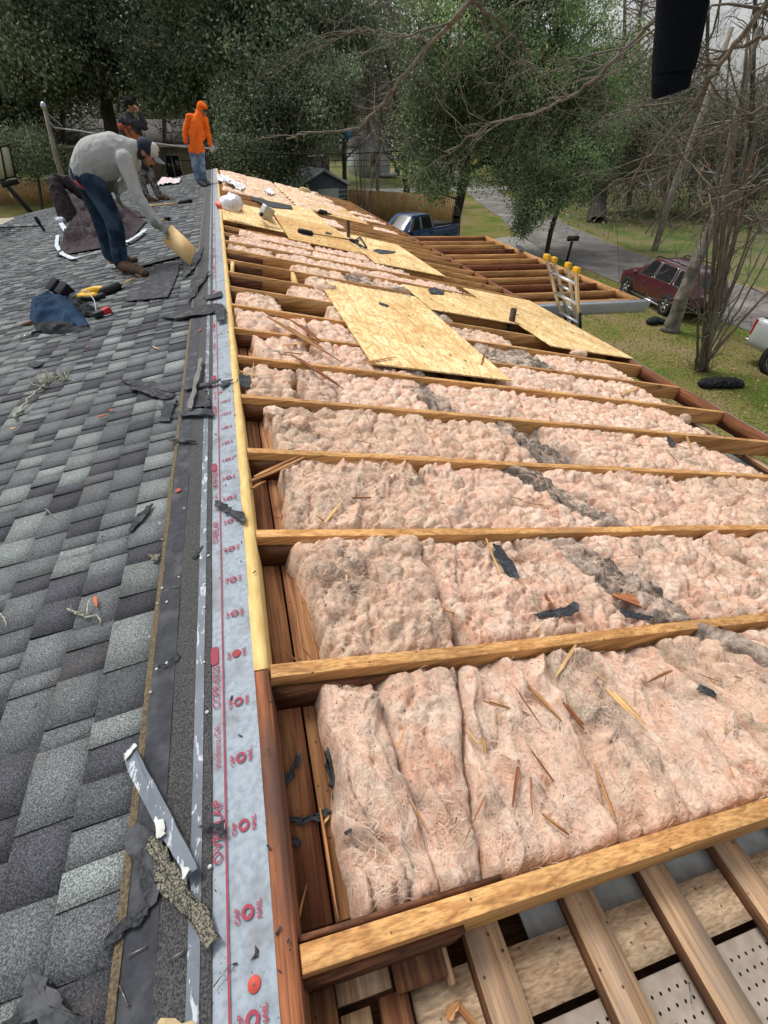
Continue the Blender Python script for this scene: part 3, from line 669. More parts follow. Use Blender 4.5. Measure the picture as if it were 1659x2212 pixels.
sheets=[('S1',.85,2.07,3.37,6.0,0,m_ply,'large pale plywood sheet lying alone in the middle of the open rafters',0),
('S2',2.12,3.33,5.47,6.67,0,m_ply,'short pale plywood sheet between the big sheet and the eave sheet',.002),
('S3',3.32,4.54,4.68,7.29,0,m_ply,'pale plywood sheet at the eave below the ladder',.0),
('S4',-.105,.85,9.22,11.95,0,m_ply,'pale plywood sheet against the ridge under the silver and yellow nail gun',0),
('S5',.865,2.06,11.46,14.35,0,m_ply,'pale plywood sheet behind the sheet that carries the shovel',0),
('S6',.86,2.08,8.63,11.44,0,m_ply2,'tan plywood sheet carrying the long handled shovel',.001),
('S7',2.1,3.33,8.02,10.85,0,m_ply,'pale plywood sheet with black scraps beside the thin vent pipe',0),
('S8',2.2,3.44,13.7,16.6,0,m_ply2,'orange tan plywood sheet furthest back on the rafters',0)]
for nme,x0,x1,y0,y1,_,mt,lb,hh in sheets:
    mb=MB(); nx,ny=8,14; gx=np.linspace(x0,x1,nx);gy=np.linspace(y0,y1,ny); X,Yg=np.meshgrid(gx,gy,indexing='ij')
    s_=rng.uniform(-.01,.01); X=X+(Yg-y0)*s_; h=.006+hh+.004*fbm(np.stack([X,Yg],-1),2,int(x0*100))
    h=np.maximum(h,.004)
    T=np.stack([X+nR[0]*(h+.012),Yg,ZR0-SR*X+nR[2]*(h+.012)],-1); B=T-nR*.012
    mb.grid(T); mb.grid(B,flip=True)
    for a,b in ((T[0],B[0]),(B[-1],T[-1]),(B[:,0],T[:,0]),(T[:,-1],B[:,-1])): mb.grid(np.stack([a,b]),flip=True)
    mb.build('plywood_sheet',mt,label=lb,cat='plywood sheet',group='plywood sheets laid over the rafters')
# ---------------- torn wood, felt scraps and nails on the rafters ----------------
m_spl=wood('splintered wood',(.52,.27,.11),(.34,.15,.06),'X',2.,rnd=.35,specks=False,knots=False)
m_splp=wood('pale splintered wood',(.66,.43,.2),(.5,.3,.12),'X',2.,rnd=.2,specks=False,knots=False)
m_splr=wood('red splintered wood',(.36,.14,.06),(.22,.08,.04),'X',2.,rnd=.2,specks=False,knots=False)
m_felt=M('black roofing felt',(.05,.053,.06),(.014,.015,.018),scale=130,rough=.85,bmp=.9,bscale=60,c3=(.085,.088,.095),s3=14,bd=.008)
m_shsc=M('shingle scrap granules',(.30,.28,.21),(.045,.043,.04),scale=240,rough=.95,bmp=.7,detail=2,lo=.42,hi=.6)
def splinter_mb(L,wd,th,seed,forks=1):
    rg=np.random.default_rng(seed); mb=MB()
    for f in range(forks):
        n=7; t=np.linspace(0,1,n); x=(t-.5)*L*(1-.25*f); wv=wd*(1-.6*f/forks)*np.array([.55,.95,1,.95,.8,.5,.05])*rg.uniform(.8,1.15,n)
        yc=rg.normal(0,.12*wd,n).cumsum()*.6+f*wd*.5; z=rg.normal(0,th*.25,n).cumsum()*.4+f*th*.4
        Tt=np.stack([np.stack([x,yc-wv/2,z+th/2],-1),np.stack([x,yc+wv/2,z+th/2],-1)]); Bb=Tt-np.array([0,0,th])
        mb.grid(Tt); mb.grid(Bb,flip=True); mb.grid(np.stack([Tt[0],Bb[0]])); mb.grid(np.stack([Bb[1],Tt[1]]))
    return mb
def orient(a,b,n):
    d=np.array(b)-np.array(a); L=np.linalg.norm(d); d=d/L; s=np.cross(n,d); s/=np.linalg.norm(s); u=np.cross(d,s)
    return Matrix((( *[d[0],s[0],u[0]],),( *[d[1],s[1],u[1]],),( *[d[2],s[2],u[2]],))).to_euler(),L
def bigstick(p,q,wd,mat,label,h=-.012,th=.008,forks=1,plane='R',h2=None,name='wood_splinter',cat='wood splinter'):
    f=Rt if plane=='R' else Lf; n=nR if plane=='R' else nL
    a=f(*p,h); b=f(*q,h if h2 is None else h2); e,L=orient(a,b,n)
    mb=splinter_mb(L,wd*.75,th*.8,int(p[0]+p[1]),forks); o=mb.build(name,mat,org=(0,0,0),label=label,cat=cat); o.location=(a+b)/2; o.rotation_euler=e; return o
bigstick((746,1156),(748,1258),.035,m_splp,'broad pale wood chip standing on the insulation of the second bay',h=-.02)
bigstick((1050,1163),(1092,1270),.010,m_splp,'long straight pale stick crossing the second bay next to a black strip')
bigstick((1116,1243),(1166,1318),.014,m_spl,'brown stick running down from the black shingle strip in the second bay')
bigstick((1178,1284),(1228,1362),.022,m_splr,'red brown stick under the black torn strip in the second bay',h=-.018)
bigstick((1187,1326),(1150,1366),.014,m_splp,'short pale stick leaning on the second rafter under a black strip')
bigstick((1322,1284),(1448,1333),.045,m_splr,'wide red splintered board end in the second bay',forks=3,h=-.015)
bigstick((1243,1393),(1196,1466),.018,m_splp,'pale flat stick leaning on the second rafter into the first bay',h=-.005)
bigstick((1136,1474),(1213,1560),.014,m_spl,'curved brown splinter across the folded pink batt of the first bay')
bigstick((1217,1517),(1264,1575),.010,m_splr,'thin forked splinter beside the curved one in the first bay',forks=2)
bigstick((1310,1488),(1399,1579),.014,m_splp,'split straw coloured stick in the crease of the first bay',forks=3)
bigstick((1451,1449),(1399,1476),.014,m_spl,'short brown stick left of the black rectangle')
bigstick((1121,1642),(1109,1744),.013,m_splr,'dark red stick standing in a crease of the first bay')
bigstick((1172,1757),(1230,1804),.009,m_spl,'thin brown stick near the lowest rafter in the first bay')
bigstick((1145,1675),(1150,1760),.004,m_splr,'hair thin dark splinter above the lowest rafter')
bigstick((690,1746),(728,1985),.008,m_spl,'very long thin splinter on the ceiling planks',h=-.125)
bigstick((640,2010),(662,1905),.008,m_spl,'thin splinter across the first ceiling plank',h=-.125)
bigstick((533,1042),(668,982),.026,m_spl,'long splintered piece sticking out of the third bay beside the ridge',forks=2)
bigstick((543,1055),(575,1040),.015,m_spl,'short splinter below the long one in the third bay')
bigstick((700,1130),(742,1079),.018,m_splp,'pale chip standing against the third rafter')
bigstick((760,1075),(835,1074),.008,m_spl,'thin horizontal splinter in the third bay',h=-.01)
bigstick((578,684),(735,782),.045,m_spl,'big splintered board leaning across the sixth rafter',forks=3,h=.03)
bigstick((626,690),(700,742),.03,m_splr,'second red splintered board behind the big one',forks=3,h=.04)
bigstick((631,767),(742,840),.03,m_splr,'long dark splintered board crossing the fifth rafter',forks=2,h=.015)
bigstick((776,785),(856,771),.025,m_spl,'brown splinter lying on the near corner of the big plywood sheet',h=.03)
bigstick((617,745),(680,738),.03,m_splp,'pale split chip below the big splintered board',h=0)
bigstick((540,846),(548,782),.02,m_splp,'pale chip in the heap beside the ridge in the fifth bay')
bigstick((512,800),(550,815),.022,m_spl,'orange chip on the heap beside the ridge in the fifth bay')
bigstick((1040,788),(1055,742),.022,m_spl,'upright brown chip right of the big plywood sheet',h=.02)
bigstick((1050,790),(1060,770),.014,m_splp,'small pale chip below the upright brown one',h=.01)
bigstick((1340,850),(1385,838),.05,m_splp,'flat pale wedge of wood on the insulation near the eave',h=-.0)
bigstick((1480,935),(1500,985),.02,m_splp,'yellow stick under a black scrap near the eave',h=-.01)
bigstick((965,2200),(990,2165),.022,m_spl,'broken chip on the pale cross board below the lowest rafter',h=-.17)
bigstick((985,2165),(1040,2230),.018,m_spl,'dark broken stick beside the chip on the cross board',h=-.17)
bigstick((1545,2115),(1590,2225),.014,m_spl,'split orange stick on the perforated board',h=-.185,forks=2)
# small loose splinters: one mesh of each shape, then copies
protos=[]
for i,(L,wd,mt) in enumerate([(.09,.004,m_spl),(.04,.006,m_splp),(.12,.003,m_splr),(.03,.005,m_spl),(.05,.008,m_splp),(.14,.0035,m_spl)]):
    o=splinter_mb(L,wd,.003,50+i,1+i%2).build('wood_splinter',mt,org=(0,0,0),label='small loose splinter of torn wood scattered on the open rafters',cat='wood splinter',group='small wood splinters scattered on the insulation'); protos.append(o)
used=set(); rg=np.random.default_rng(21); cnt=0
clusters=[(.45,1.7,.3,.15),(.9,1.75,.3,.15),(.3,2.3,.3,.12),(.15,2.9,.15,.15),(.5,3.0,.3,.12),(1.3,1.7,.2,.1),(.7,3.5,.4,.12),(1.5,2.3,.4,.12),(.1,1.7,.08,.15),(3.0,2.3,.3,.1),(1.0,.5,.4,.15),(1.6,.55,.3,.15),(.5,.5,.2,.15),(1.3,1.1,.5,.15),(2.2,1.1,.4,.15),(.1,.6,.08,.2),(1.9,1.75,.4,.15)]
while cnt<230:
    cx,cy_,sx_,sy_=clusters[rg.integers(len(clusters))]; x=rg.normal(cx,sx_);y=rg.normal(cy_,sy_)
    if x<-.05 or x>4.2: continue
    kk=(y-YK[0])/.611; fr=kk-math.floor(kk)
    if kk<0 or fr<.12 or fr>.9: continue
    i=rg.integers(6); o=protos[i]; cnt+=1
    if i in used: c=o.copy(); sc.collection.objects.link(c)
    else: c=o; used.add(i)
    hh=-.028 if x>.16 else -.138
    c.location=[float(v) for v in PR(x,y,hh+rg.uniform(0,.012))]; s=rg.uniform(.5,1.25); c.scale=(s,s,s)
    c.rotation_euler=(TR_.to_4x4()@Euler((rg.normal(0,.3),rg.normal(0,.18),rg.uniform(0,6.28))).to_matrix().to_4x4()).to_euler()
# crumbs and twigs on the sheets and shingles
crumb=MB().box([0,0,.004],[.03,.008,.006]).build('bark_crumb',m_felt,org=(0,0,0),label='small dark crumb of torn shingle lying about the roof',cat='roof crumb',group='dark crumbs scattered on sheets and underlayment')
first=True
for i in range(170):
    if i<90:
        S=sheets[[0,0,0,1,2,2,3,3,5,5,6,6][rg.integers(12)]]; x=rg.uniform(S[1]+.05,S[2]-.05);y=rg.uniform(S[3]+.05,S[4]-.05); p=PR(x,y,.026); T=TR_
    else: x=rg.uniform(-.265,-.12) if i<140 else rg.uniform(-1.6,-.45); y=.1+rg.random()**1.6*5; p=PL(x,y,.013 if i<140 else .02); T=TL_
    c=crumb if first else crumb.copy()
    if not first: sc.collection.objects.link(c)
    first=False; c.location=[float(v) for v in p]; s=rg.uniform(.2,.8)*(1.6 if i<90 else .7); c.scale=(s*rg.uniform(.4,1.3),s,s*.6); c.rotation_euler=(T.to_4x4()@Matrix.Rotation(rg.uniform(0,6.28),4,'Z')).to_euler()
# ---------------- scraps: outlines in picture px on the real slope ----------------
def scrap(px,mat,label,plane='L',h=.022,th=.004,curl=.006,name='felt_scrap',cat='roofing scrap',rag=.005,sub=8,lift=None):
    f=Lf if plane=='L' else Rt; n=nL if plane=='L' else nR
    P=np.array([f(x,y,h) for x,y in px]); Q=[]
    for i in range(len(P)):
        a,b=P[i],P[(i+1)%len(P)]
        for t in np.arange(sub)/sub: Q.append(a+(b-a)*t)
    Q=np.array(Q); seed=int(px[0][0]*7+px[0][1]); c=Q.mean(0)
    Q=Q+np.stack([fbm(Q*60+seed,3,1),fbm(Q*60+seed,3,2),fbm(Q*0,1,1)*0],-1)*rag*3
    rings=[];ks=[1.,.7,.35]
    def H(q): return (curl*.6*(fbm((q-c)*7+seed,2,3)+.3))[:,None]*n
    for k_ in ks: rings.append(c+(Q-c)*k_+H(c+(Q-c)*k_))
    cc=c+H(c[None])[0]
    if lift is not None: 
        for r_ in rings: r_+= (np.clip(((r_-c)@np.array(lift[:3])),0,9)*lift[3])[:,None]*n
    m=len(Q); V=np.concatenate(rings+[cc[None]]); F=[]
    for r_ in range(2):
        for i in range(m): F.append([r_*m+i,r_*m+(i+1)%m,(r_+1)*m+(i+1)%m,(r_+1)*m+i])
    for i in range(m): F.append([2*m+i,2*m+(i+1)%m,3*m])
    mb=MB(); mb.add(V,F); mb.add(V-n*th,[g[::-1] for g in F]); mb.grid(np.stack([np.vstack([rings[0],rings[0][:1]]),np.vstack([rings[0],rings[0][:1]])-n*th]))
    return mb.build(name,mat,smooth=False,label=label,cat=cat)
z6=lambda L:[(x*.3333,734.4+y*.3333) for x,y in L]
z7=lambda L:[(x*.3958,1468.8+y*.3958) for x,y in L]
z1=lambda L:[(x*.3333,172.8+y*.3333) for x,y in L]   # (640 px wide zoom)
scrap(z6([(780,255),(850,258),(1000,268),(1130,330),(1120,378),(1050,385),(980,360),(850,320),(845,295)]),m_felt,'torn black felt wedge pointing left in the middle of the shingle slope',curl=.03,h=.025)
scrap(z6([(1060,370),(1150,375),(1130,430),(1100,520),(1030,525),(1050,450)]),m_felt,'grey black rectangular felt flap hanging below the torn wedge',curl=.02)
scrap(z6([(1160,470),(1280,450),(1385,462),(1385,488),(1290,492),(1170,498)]),m_felt,'ragged felt strip lying over the release tape',curl=.02,h=.03)
scrap(z6([(1290,330),(1330,300),(1360,380),(1370,440),(1250,440),(1240,400)]),m_felt,'crumpled felt flap beside the release tape',curl=.03)
scrap(z6([(1290,118),(1312,118),(1290,260),(1240,450),(1215,445),(1255,280)]),M('grey strip',(.2,.2,.19),(.12,.12,.12),scale=50),'long narrow grey strip standing along the dark band',curl=.01,h=.05)
scrap(z6([(1180,300),(1260,285),(1380,268),(1430,252),(1425,265),(1360,290),(1200,320)]),m_felt,'thin pointed felt sliver reaching onto the underlayment',curl=.01,h=.035)
scrap(z6([(1432,262),(1510,252),(1480,275),(1440,305),(1425,300)]),m_felt,'small black scrap at the edge of the yellow plywood strip',curl=.01,h=.03)
scrap(z6([(990,1062),(985,1078),(965,1110),(900,1190),(845,1252),(848,1205),(880,1150),(940,1085)]),m_felt,'black leaf shaped felt scrap left of the brown crease line',curl=.006)
scrap(z6([(1385,1052),(1430,1038),(1450,1055),(1520,1100),(1600,1128),(1585,1182),(1530,1160),(1450,1105),(1435,1075),(1395,1072)]),m_shsc if False else m_felt,'black hooked shingle strip lying across the underlayment and yellow edge',h=.03,curl=.008)
scrap(z6([(1002,2132),(1090,2080),(1160,2018),(1168,2040),(1140,2080),(1080,2128)]),m_felt,'lifted curved flap on the dark asphalt band',curl=.02)
scrap(z6([(965,1385),(1035,1388),(1035,1405),(1010,1425),(975,1420)]),m_shsc,'short curled granule scrap against the crease line',curl=.02)
scrap(z6([(1240,1400),(1300,1330),(1318,1345),(1290,1380),(1310,1385),(1255,1415)]),m_felt,'split black scrap beside the tape in the middle of the ridge course',curl=.02)
scrap(z6([(1100,655),(1130,652),(1270,655),(1280,662),(1150,672)]),m_felt,'flat felt lip across the dark band',curl=.02)
scrap(z6([(178,150),(240,138),(290,138),(260,165),(215,180)]),m_felt,'black scrap beside the fallen lichen twig',curl=.01)
scrap(z7([(790,865),(900,895),(1000,1090),(1100,1220),(1212,1395),(1142,1478),(1050,1330),(980,1230),(900,1180),(852,1085),(862,1010),(810,920)]),m_shsc,'thick ragged strip of brown granule shingle under the grey metal strip',h=.028,th=.006,curl=.012)
t7=scrap(z7([(672,405),(728,352),(745,380),(905,680),(1070,1005),(1078,1030),(1015,1078),(1005,1060),(850,800),(700,500)]),m_tape,'long grey taped shingle strip with worn white print lying near the bottom of the slope',h=.045,th=.006,curl=.006,rag=.0006)
scrap(z7([(672,405),(728,352),(738,368),(700,420),(682,425)]),m_white,'white torn patch on the upper end of the grey taped strip',h=.0535,th=.001,curl=.0)
scrap(z7([(835,768),(880,768),(908,830),(880,868),(850,820)]),m_white,'white torn patch in the middle of the grey taped strip',h=.0535,th=.001,curl=.0)
scrap(z7([(1000,1012),(1015,1010),(1055,1040),(1050,1052),(1020,1068),(1008,1055)]),m_white,'white torn patch at the lower end of the grey taped strip',h=.0535,th=.001,curl=0)
scrap(z7([(545,1482),(600,1375),(690,1290),(790,1240),(806,1282),(700,1365),(600,1450)]),m_felt,'curled black felt strip left of the shingle strip',curl=.02)
scrap(z7([(10,1877),(60,1860),(180,1592),(215,1620),(285,1660),(380,1790),(520,1832),(520,1900),(300,1900)]),m_felt,'large black felt piece in the bottom corner of the slope',curl=.03,h=.03)
scrap(z7([(1070,822),(1110,792),(1160,778),(1218,765),(1225,830),(1170,842),(1150,822)]),m_felt,'black pointed shard over the printed word on the underlayment',h=.03,curl=.01)
scrap(z7([(700,830),(760,780),(900,870),(880,1000),(870,1210),(800,1270),(790,1150),(740,980),(690,900)]),m_felt,'rough broken asphalt layer under the strips',h=.02,curl=.02)
scrap(z7([(1370,1530),(1400,1455),(1408,1480),(1395,1530)]),m_felt,'tiny black shard near the red cap on the underlayment',h=.014,th=.002,curl=0,sub=3)
scrap(z7([(1060,1600),(1160,1580),(1160,1900),(1040,1900),(860,1900),(900,1840)])[2:],M('bare wood patch',(.5,.38,.2),(.3,.24,.14),scale=30),'bare tan patch where the shingles were torn off',h=.019,th=.002,curl=0)
scrap([(337,572),(388,568),(384,590),(362,642),(320,644),(297,646),(310,612)],m_felt,'black felt sheet lying on the shingles in front of the bending man',h=.025,curl=.012)
scrap([(300,570),(395,545),(398,552),(340,566),(302,577)],m_felt,'thin lifted felt edge below the held board',h=.03,curl=.02)
scrap([(390,560),(430,540),(440,532),(432,560),(412,590),(395,600),(398,578)],m_felt,'crumpled black felt under the end of the held board',h=.03,curl=.04)
scrap([(415,600),(455,588),(440,610),(420,640),(405,650),(410,622)],m_felt,'dark torn felt right of the flat felt sheet',h=.03,curl=.04)
scrap([(340,682),(420,665),(480,655),(488,668),(440,680),(380,690)],m_felt,'long black torn strip reaching toward the underlayment',h=.03,curl=.025)
scrap([(455,660),(485,665),(488,690),(470,695),(465,675)],m_felt,'black flap folded over the underlayment',h=.04,curl=.02)
scrap([(438,640),(480,628),(478,640),(445,648)],m_felt,'small flat black strip across the tape',h=.03,curl=.01)
scrap([(270,640),(340,636),(335,645),(272,650)],m_felt,'flat dark strip left of the black felt sheet',h=.025,curl=.01)
# on the rafters side
scrap([(1065,1175),(1078,1178),(1122,1238),(1118,1252),(1100,1246),(1068,1196)],m_shsc if False else m_felt,'granular black shingle strip across the second bay','R',h=-.004,curl=.01)
scrap([(1155,1330),(1178,1320),(1225,1312),(1238,1302),(1256,1310),(1250,1322),(1200,1332),(1165,1336)],m_felt,'torn black shingle strip lying over the red stick','R',h=.01,curl=.01)
scrap([(1334,1317),(1360,1320),(1410,1334),(1405,1339),(1355,1333)],m_felt,'black sliver beside the wide red splintered board','R',h=-.01,curl=.006)
scrap([(1512,1477),(1552,1497),(1545,1506),(1505,1488)],m_felt,'small clean black rectangle on the pink batt of the first bay','R',h=-.015,curl=.003,rag=.0005)
scrap([(650,1626),(655,1632),(640,1665),(606,1716),(600,1712),(604,1692),(632,1652)],m_felt,'black strip lying slanted on the ceiling planks','R',h=-.13,curl=.004)
scrap([(608,1770),(650,1766),(690,1760),(706,1746),(722,1753),(700,1766),(660,1774),(612,1778)],m_felt,'black strip lying straight across the ceiling planks','R',h=-.125,curl=.008)
scrap([(610,1806),(630,1808),(648,1820),(640,1826),(612,1818)],m_felt,'short black scrap on the first ceiling plank','R',h=-.13,curl=.004)
scrap([(738,1798),(760,1782),(788,1768),(780,1780),(760,1792),(742,1802)],m_felt,'black scrap resting on the edge of the narrow batt','R',h=-.04,curl=.01)
scrap([(702,1628),(712,1616),(722,1680),(742,1780),(736,1790),(726,1770),(712,1690)],m_felt,'long black strip standing along the edge of the narrow batt','R',h=-.11,curl=.01)
scrap([(512,808),(540,812),(541,838),(520,836),(511,828)],m_felt,'black square scrap beside the ridge in the fifth bay','R',h=.0,curl=.02)
scrap([(925,625),(938,620),(960,632),(958,636),(930,634)],m_felt,'dark scrap under the near end of the back plywood sheets','R',h=.03,curl=.03)
scrap([(817,652),(832,656),(842,661),(836,662),(820,657)],m_felt,'small black scrap on the upper part of the big plywood sheet','R',h=.024,th=.002,curl=.002)
scrap([(805,540),(815,538),(855,543),(850,547),(820,548)],m_felt,'flat black scrap on the pale sheet beside the shovel head','R',h=.024,curl=.008)
scrap([(658,500),(680,505),(672,510),(650,506)],m_felt,'black scrap beside the shovel on the tan sheet','R',h=.024,curl=.01)
scrap([(705,500),(718,504),(714,507),(702,504)],m_felt,'little black scrap in the middle of the tan sheet','R',h=.024,curl=.006)
scrap([(540,424),(560,428),(630,445),(632,452),(590,448),(545,432)],m_felt,'dark felt strip across the far rafters','R',h=.03,curl=.03)
scrap([(1440,940),(1455,948),(1460,962),(1450,965),(1442,952)],m_felt,'bent black scrap on the insulation near the eave','R',h=0.0,curl=.02)
scrap([(1113,527),(1125,530),(1134,540),(1120,541)],m_felt,'black scrap standing at the edge of the side roof','R',h=.4,curl=.02)
# cap nails, round nails
m_cap=M('red plastic cap',(.62,.10,.07),(.45,.07,.05),scale=30,rough=.4,bmp=.05)
def capnail(p,n_,r,label,rotm):
    e=empty('cap_nail',p,label,'cap nail','red plastic cap nails'); e.rotation_euler=rotm
    mb=MB(); mb.lathe((0,0,0),[(0,.0035),(r*.3,.0035),(r*.35,.002),(r*.9,.002),(r,.0),(r,-.001)],20); o=mb.build('cap_disc',m_cap,org=(0,0,0)); o.parent=e
    mb=MB(); mb.lathe((0,0,.0036),[(0,.0015),(r*.16,.001),(r*.2,0)],10); o=mb.build('nail_head',m_steel,org=(0,0,0)); o.parent=e
eL=TL_.to_euler()
for (px,py,r,l) in ((549,2126,.0125,'large red cap nail on the bluish underlayment near the bottom'),(512,1411,.0125,'red cap nail on the underlayment beside the end of the yellow edge'),(385,1059,.012,'red cap disc lying on the dark asphalt band'),(240,886,.012,'red cap disc beside an orange chip on the shingles'),(188,749,.012,'red cap disc on the shingles below the blue jacket'),(476,847,.011,'small red cap on the far underlayment'),(432,713,.012,'faint red cap on the ridge course near the torn strips')):
    capnail(Lf(px,py,.013 if px>450 else .022),nL,r,l,eL)
nailp=MB(); nailp.tube([[-.035,0,.002],[.035,0,.002]],.0016,6); nailp.lathe((.035,0,.002),[(0,.001),(.004,.001),(.004,-.001),(0,-.001)],10,axis=(1,0,0))
nail=nailp.build('nail',m_steel,org=(0,0,0),label='bare steel nail lying loose on the shingle slope',cat='nail',group='loose nails on the roof')
fst=True
for i,(px,py,an,pl,lb) in enumerate([(295,2056,.1,'L','nail lying on the dark band beside the curled felt strip'),(382,2064,.2,'L','nail lying on the granule band near the bottom'),(268,2150,-1.0,'L','nail lying on the crease line in the bottom corner'),(480,2107,.6,'L','thin nail crossing the edge of the underlayment'),(1490,2146,.9,'R','bent nail on the perforated board'),(375,1269,-.3,'L','nail on the asphalt band in the middle of the course'),(1080,1925,0,'R','nail beside the white panel below the lowest rafter'),(233,2016,1.3,'L','nail half under the black felt strip')]):
    c=nail if fst else nail.copy()
    if not fst: sc.collection.objects.link(c)
    fst=False; c['label']=lb
    p=Lf(px,py,.02) if pl=='L' else Rt(px,py,-.19 if py>2000 else -.12); c.location=p; T=TL_ if pl=='L' else TR_; c.rotation_euler=(T.to_4x4()@Matrix.Rotation(an,4,'Z')).to_euler(); c.scale=(.55,.8,.8)
hd=MB(); hd.lathe((0,0,0),[(0,.0035),(.0035,.002),(.0048,0)],10); hp=hd.build('nail_head_dot',m_white,org=(0,0,0),label='pale round nail head set along the tape and dark band',cat='nail head',group='pale nail heads along the ridge course')
fst=True
for (px,py) in [(340,1303),(345,1130),(350,1165),(442,1262),(441,1312),(441,1430),(447,1538),(453,1872),(360,1300),(325,1495),(338,1445),(322,1375),(443,1010),(446,1060),(450,1200),(398,1098),(384,960),(392,900),(360,1432),(350,1270),(386,1246)]:
    c=hp if fst else hp.copy()
    if not fst: sc.collection.objects.link(c)
    fst=False; c.location=Lf(px,py,.0185); c.rotation_euler=eL; s=rg.uniform(.7,1.1); c.scale=(s,s,s)
# orange chips on the shingles
for i,(a,b,lb) in enumerate([((205,1290),(211,1311),'small orange wood chip on a shingle'),((213,901),(231,896),'flat orange chip beside the red cap disc'),((22,928),(36,924),'pale chip at the left edge of the slope'),((330,748),(342,756),'crumpled tan leaf chip on the shingles')]):
    bigstick(a,b,.016,m_splp if i>1 else M('orange chip',(.55,.17,.06),(.4,.12,.05)),lb,h=.024,plane='L',name='wood_chip',cat='wood chip')
# fallen twigs
m_twig=M('lichen twig',(.48,.47,.38),(.24,.22,.17),scale=60,bmp=.8)
def twig(px,label,r0=.012,side=0,seed=0,h=.03,jit=.006):
    P=np.array([Lf(x,y,h) for x,y in px]); rg=np.random.default_rng(seed); t=np.linspace(0,1,len(P)); tt=np.linspace(0,1,len(P)*5)
    Q=np.stack([np.interp(tt,t,P[:,i]) for i in range(3)],-1)+rg.normal(0,jit*.5,(len(tt),3)); mb=MB(); mb.tube(Q,r0*(1-.6*tt)*rg.uniform(.8,1.3,len(tt)),7)
    for s in range(side):
        i=rg.integers(len(Q)//2,len(Q)); d=rg.normal(0,1,3); d[2]=abs(d[2])*.4; d/=np.linalg.norm(d); L=rg.uniform(.04,.12)
        q=Q[i]+np.outer(np.linspace(0,1,4),d*L)+rg.normal(0,.006,(4,3)); mb.tube(q,[.004,.0035,.003,.002],5)
    mb.build('fallen_twig',m_twig,smooth=True,label=label,cat='twig')
twig(z6([(90,500),(150,420),(230,350),(300,280),(330,240),(430,250)]),'thick lichen covered twig lying on the shingles at the left',.009,46,3,jit=.012)
twig(z6([(440,1745),(510,1770),(575,1785)]),'thin pale forked twig on the shingles',.003,2,4,.022,.002)
twig(z6([(295,1095),(340,1135),(390,1165)]),'thin curved twig in the middle of the shingles',.002,0,5,.022,.002)
twig(z6([(0,1775),(30,1810),(45,1850)]),'thin twig at the left edge of the shingles',.003,0,6,.022,.002)
twig([(160,1990*.0+1325),(185,1330),(190,1322)],'short dry twig on a dark shingle',.002,1,7,.022,.002)
# ---------------- helpers for soft and organic shapes ----------------
def remesh(mb,vox,it=3,disp=None):
    o=mb.build('tmp_remesh',None,org=(0,0,0)); r=o.modifiers.new('r','REMESH'); r.mode='VOXEL'; r.voxel_size=vox
    if it: s=o.modifiers.new('s','SMOOTH'); s.iterations=it; s.factor=.6
    dg=bpy.context.evaluated_depsgraph_get(); me=bpy.data.meshes.new_from_object(o.evaluated_get(dg)); bpy.data.objects.remove(o)
    n=len(me.vertices); V=np.zeros(n*3); me.vertices.foreach_get('co',V); V=V.reshape(-1,3); N=np.zeros(n*3); me.vertices.foreach_get('normal',N); N=N.reshape(-1,3)
    F=np.zeros(len(me.polygons)*4,int) if all(len(p.vertices)==4 for p in me.polygons) else None
    if F is not None: me.polygons.foreach_get('vertices',F); F=F.reshape(-1,4)
    else: F=[list(p.vertices) for p in me.polygons]
    if disp is not None: V=V+N*disp(V)[:,None]
    bpy.data.meshes.remove(me); r=MB(); r.add(V,F); return r
def limb(mb,P,r,n=14,el=None):
    P=np.asarray(P,float); m=len(P); t=np.linspace(0,1,m); tt=np.linspace(0,1,(m-1)*5+1)
    Q=np.stack([np.interp(tt,t,P[:,i]) for i in range(3)],-1); rr=np.interp(tt,t,r)
    K=np.array([.25,.5,.25])
    for _ in range(2):
        Q[1:-1]=Q[:-2]*.25+Q[1:-1]*.5+Q[2:]*.25
    mb.tube(Q,rr,n,el=el); mb.ball(Q[0],rr[0]*.98,12,8); mb.ball(Q[-1],rr[-1]*.98,12,8)
def folds(s,amp,sc=(14,14,7)):
    def f(V): a=fbm(V*np.array(sc),3,s); return amp*(1-np.abs(a)*2.2)
    return f
def frame(f,up=(0,0,1)):
    f=np.array(f,float);f/=np.linalg.norm(f);l=np.cross(up,f);l/=np.linalg.norm(l);u=np.cross(f,l);return np.stack([f,l,u],-1)
def head_mb(mb,c,T,s=1.):
    def B(p,r): mb.ball(np.array(c)+T@(np.array(p)*s),np.array(r)*s,14,10,rot=T)
    B((-.01,0,.025),(.098,.078,.092)); B((.03,0,-.035),(.062,.06,.07)); B((.055,0,-.08),(.03,.035,.028)); B((.098,0,-.012),(.018,.013,.028)); B((.085,0,-.052),(.018,.026,.012))
    B((.08,0,.035),(.02,.055,.016)); B((.072,.035,-.02),(.02,.02,.02)); B((.072,-.035,-.02),(.02,.02,.02))
    for q in (1,-1): B((-.008,q*.078,-.005),(.022,.01,.033))
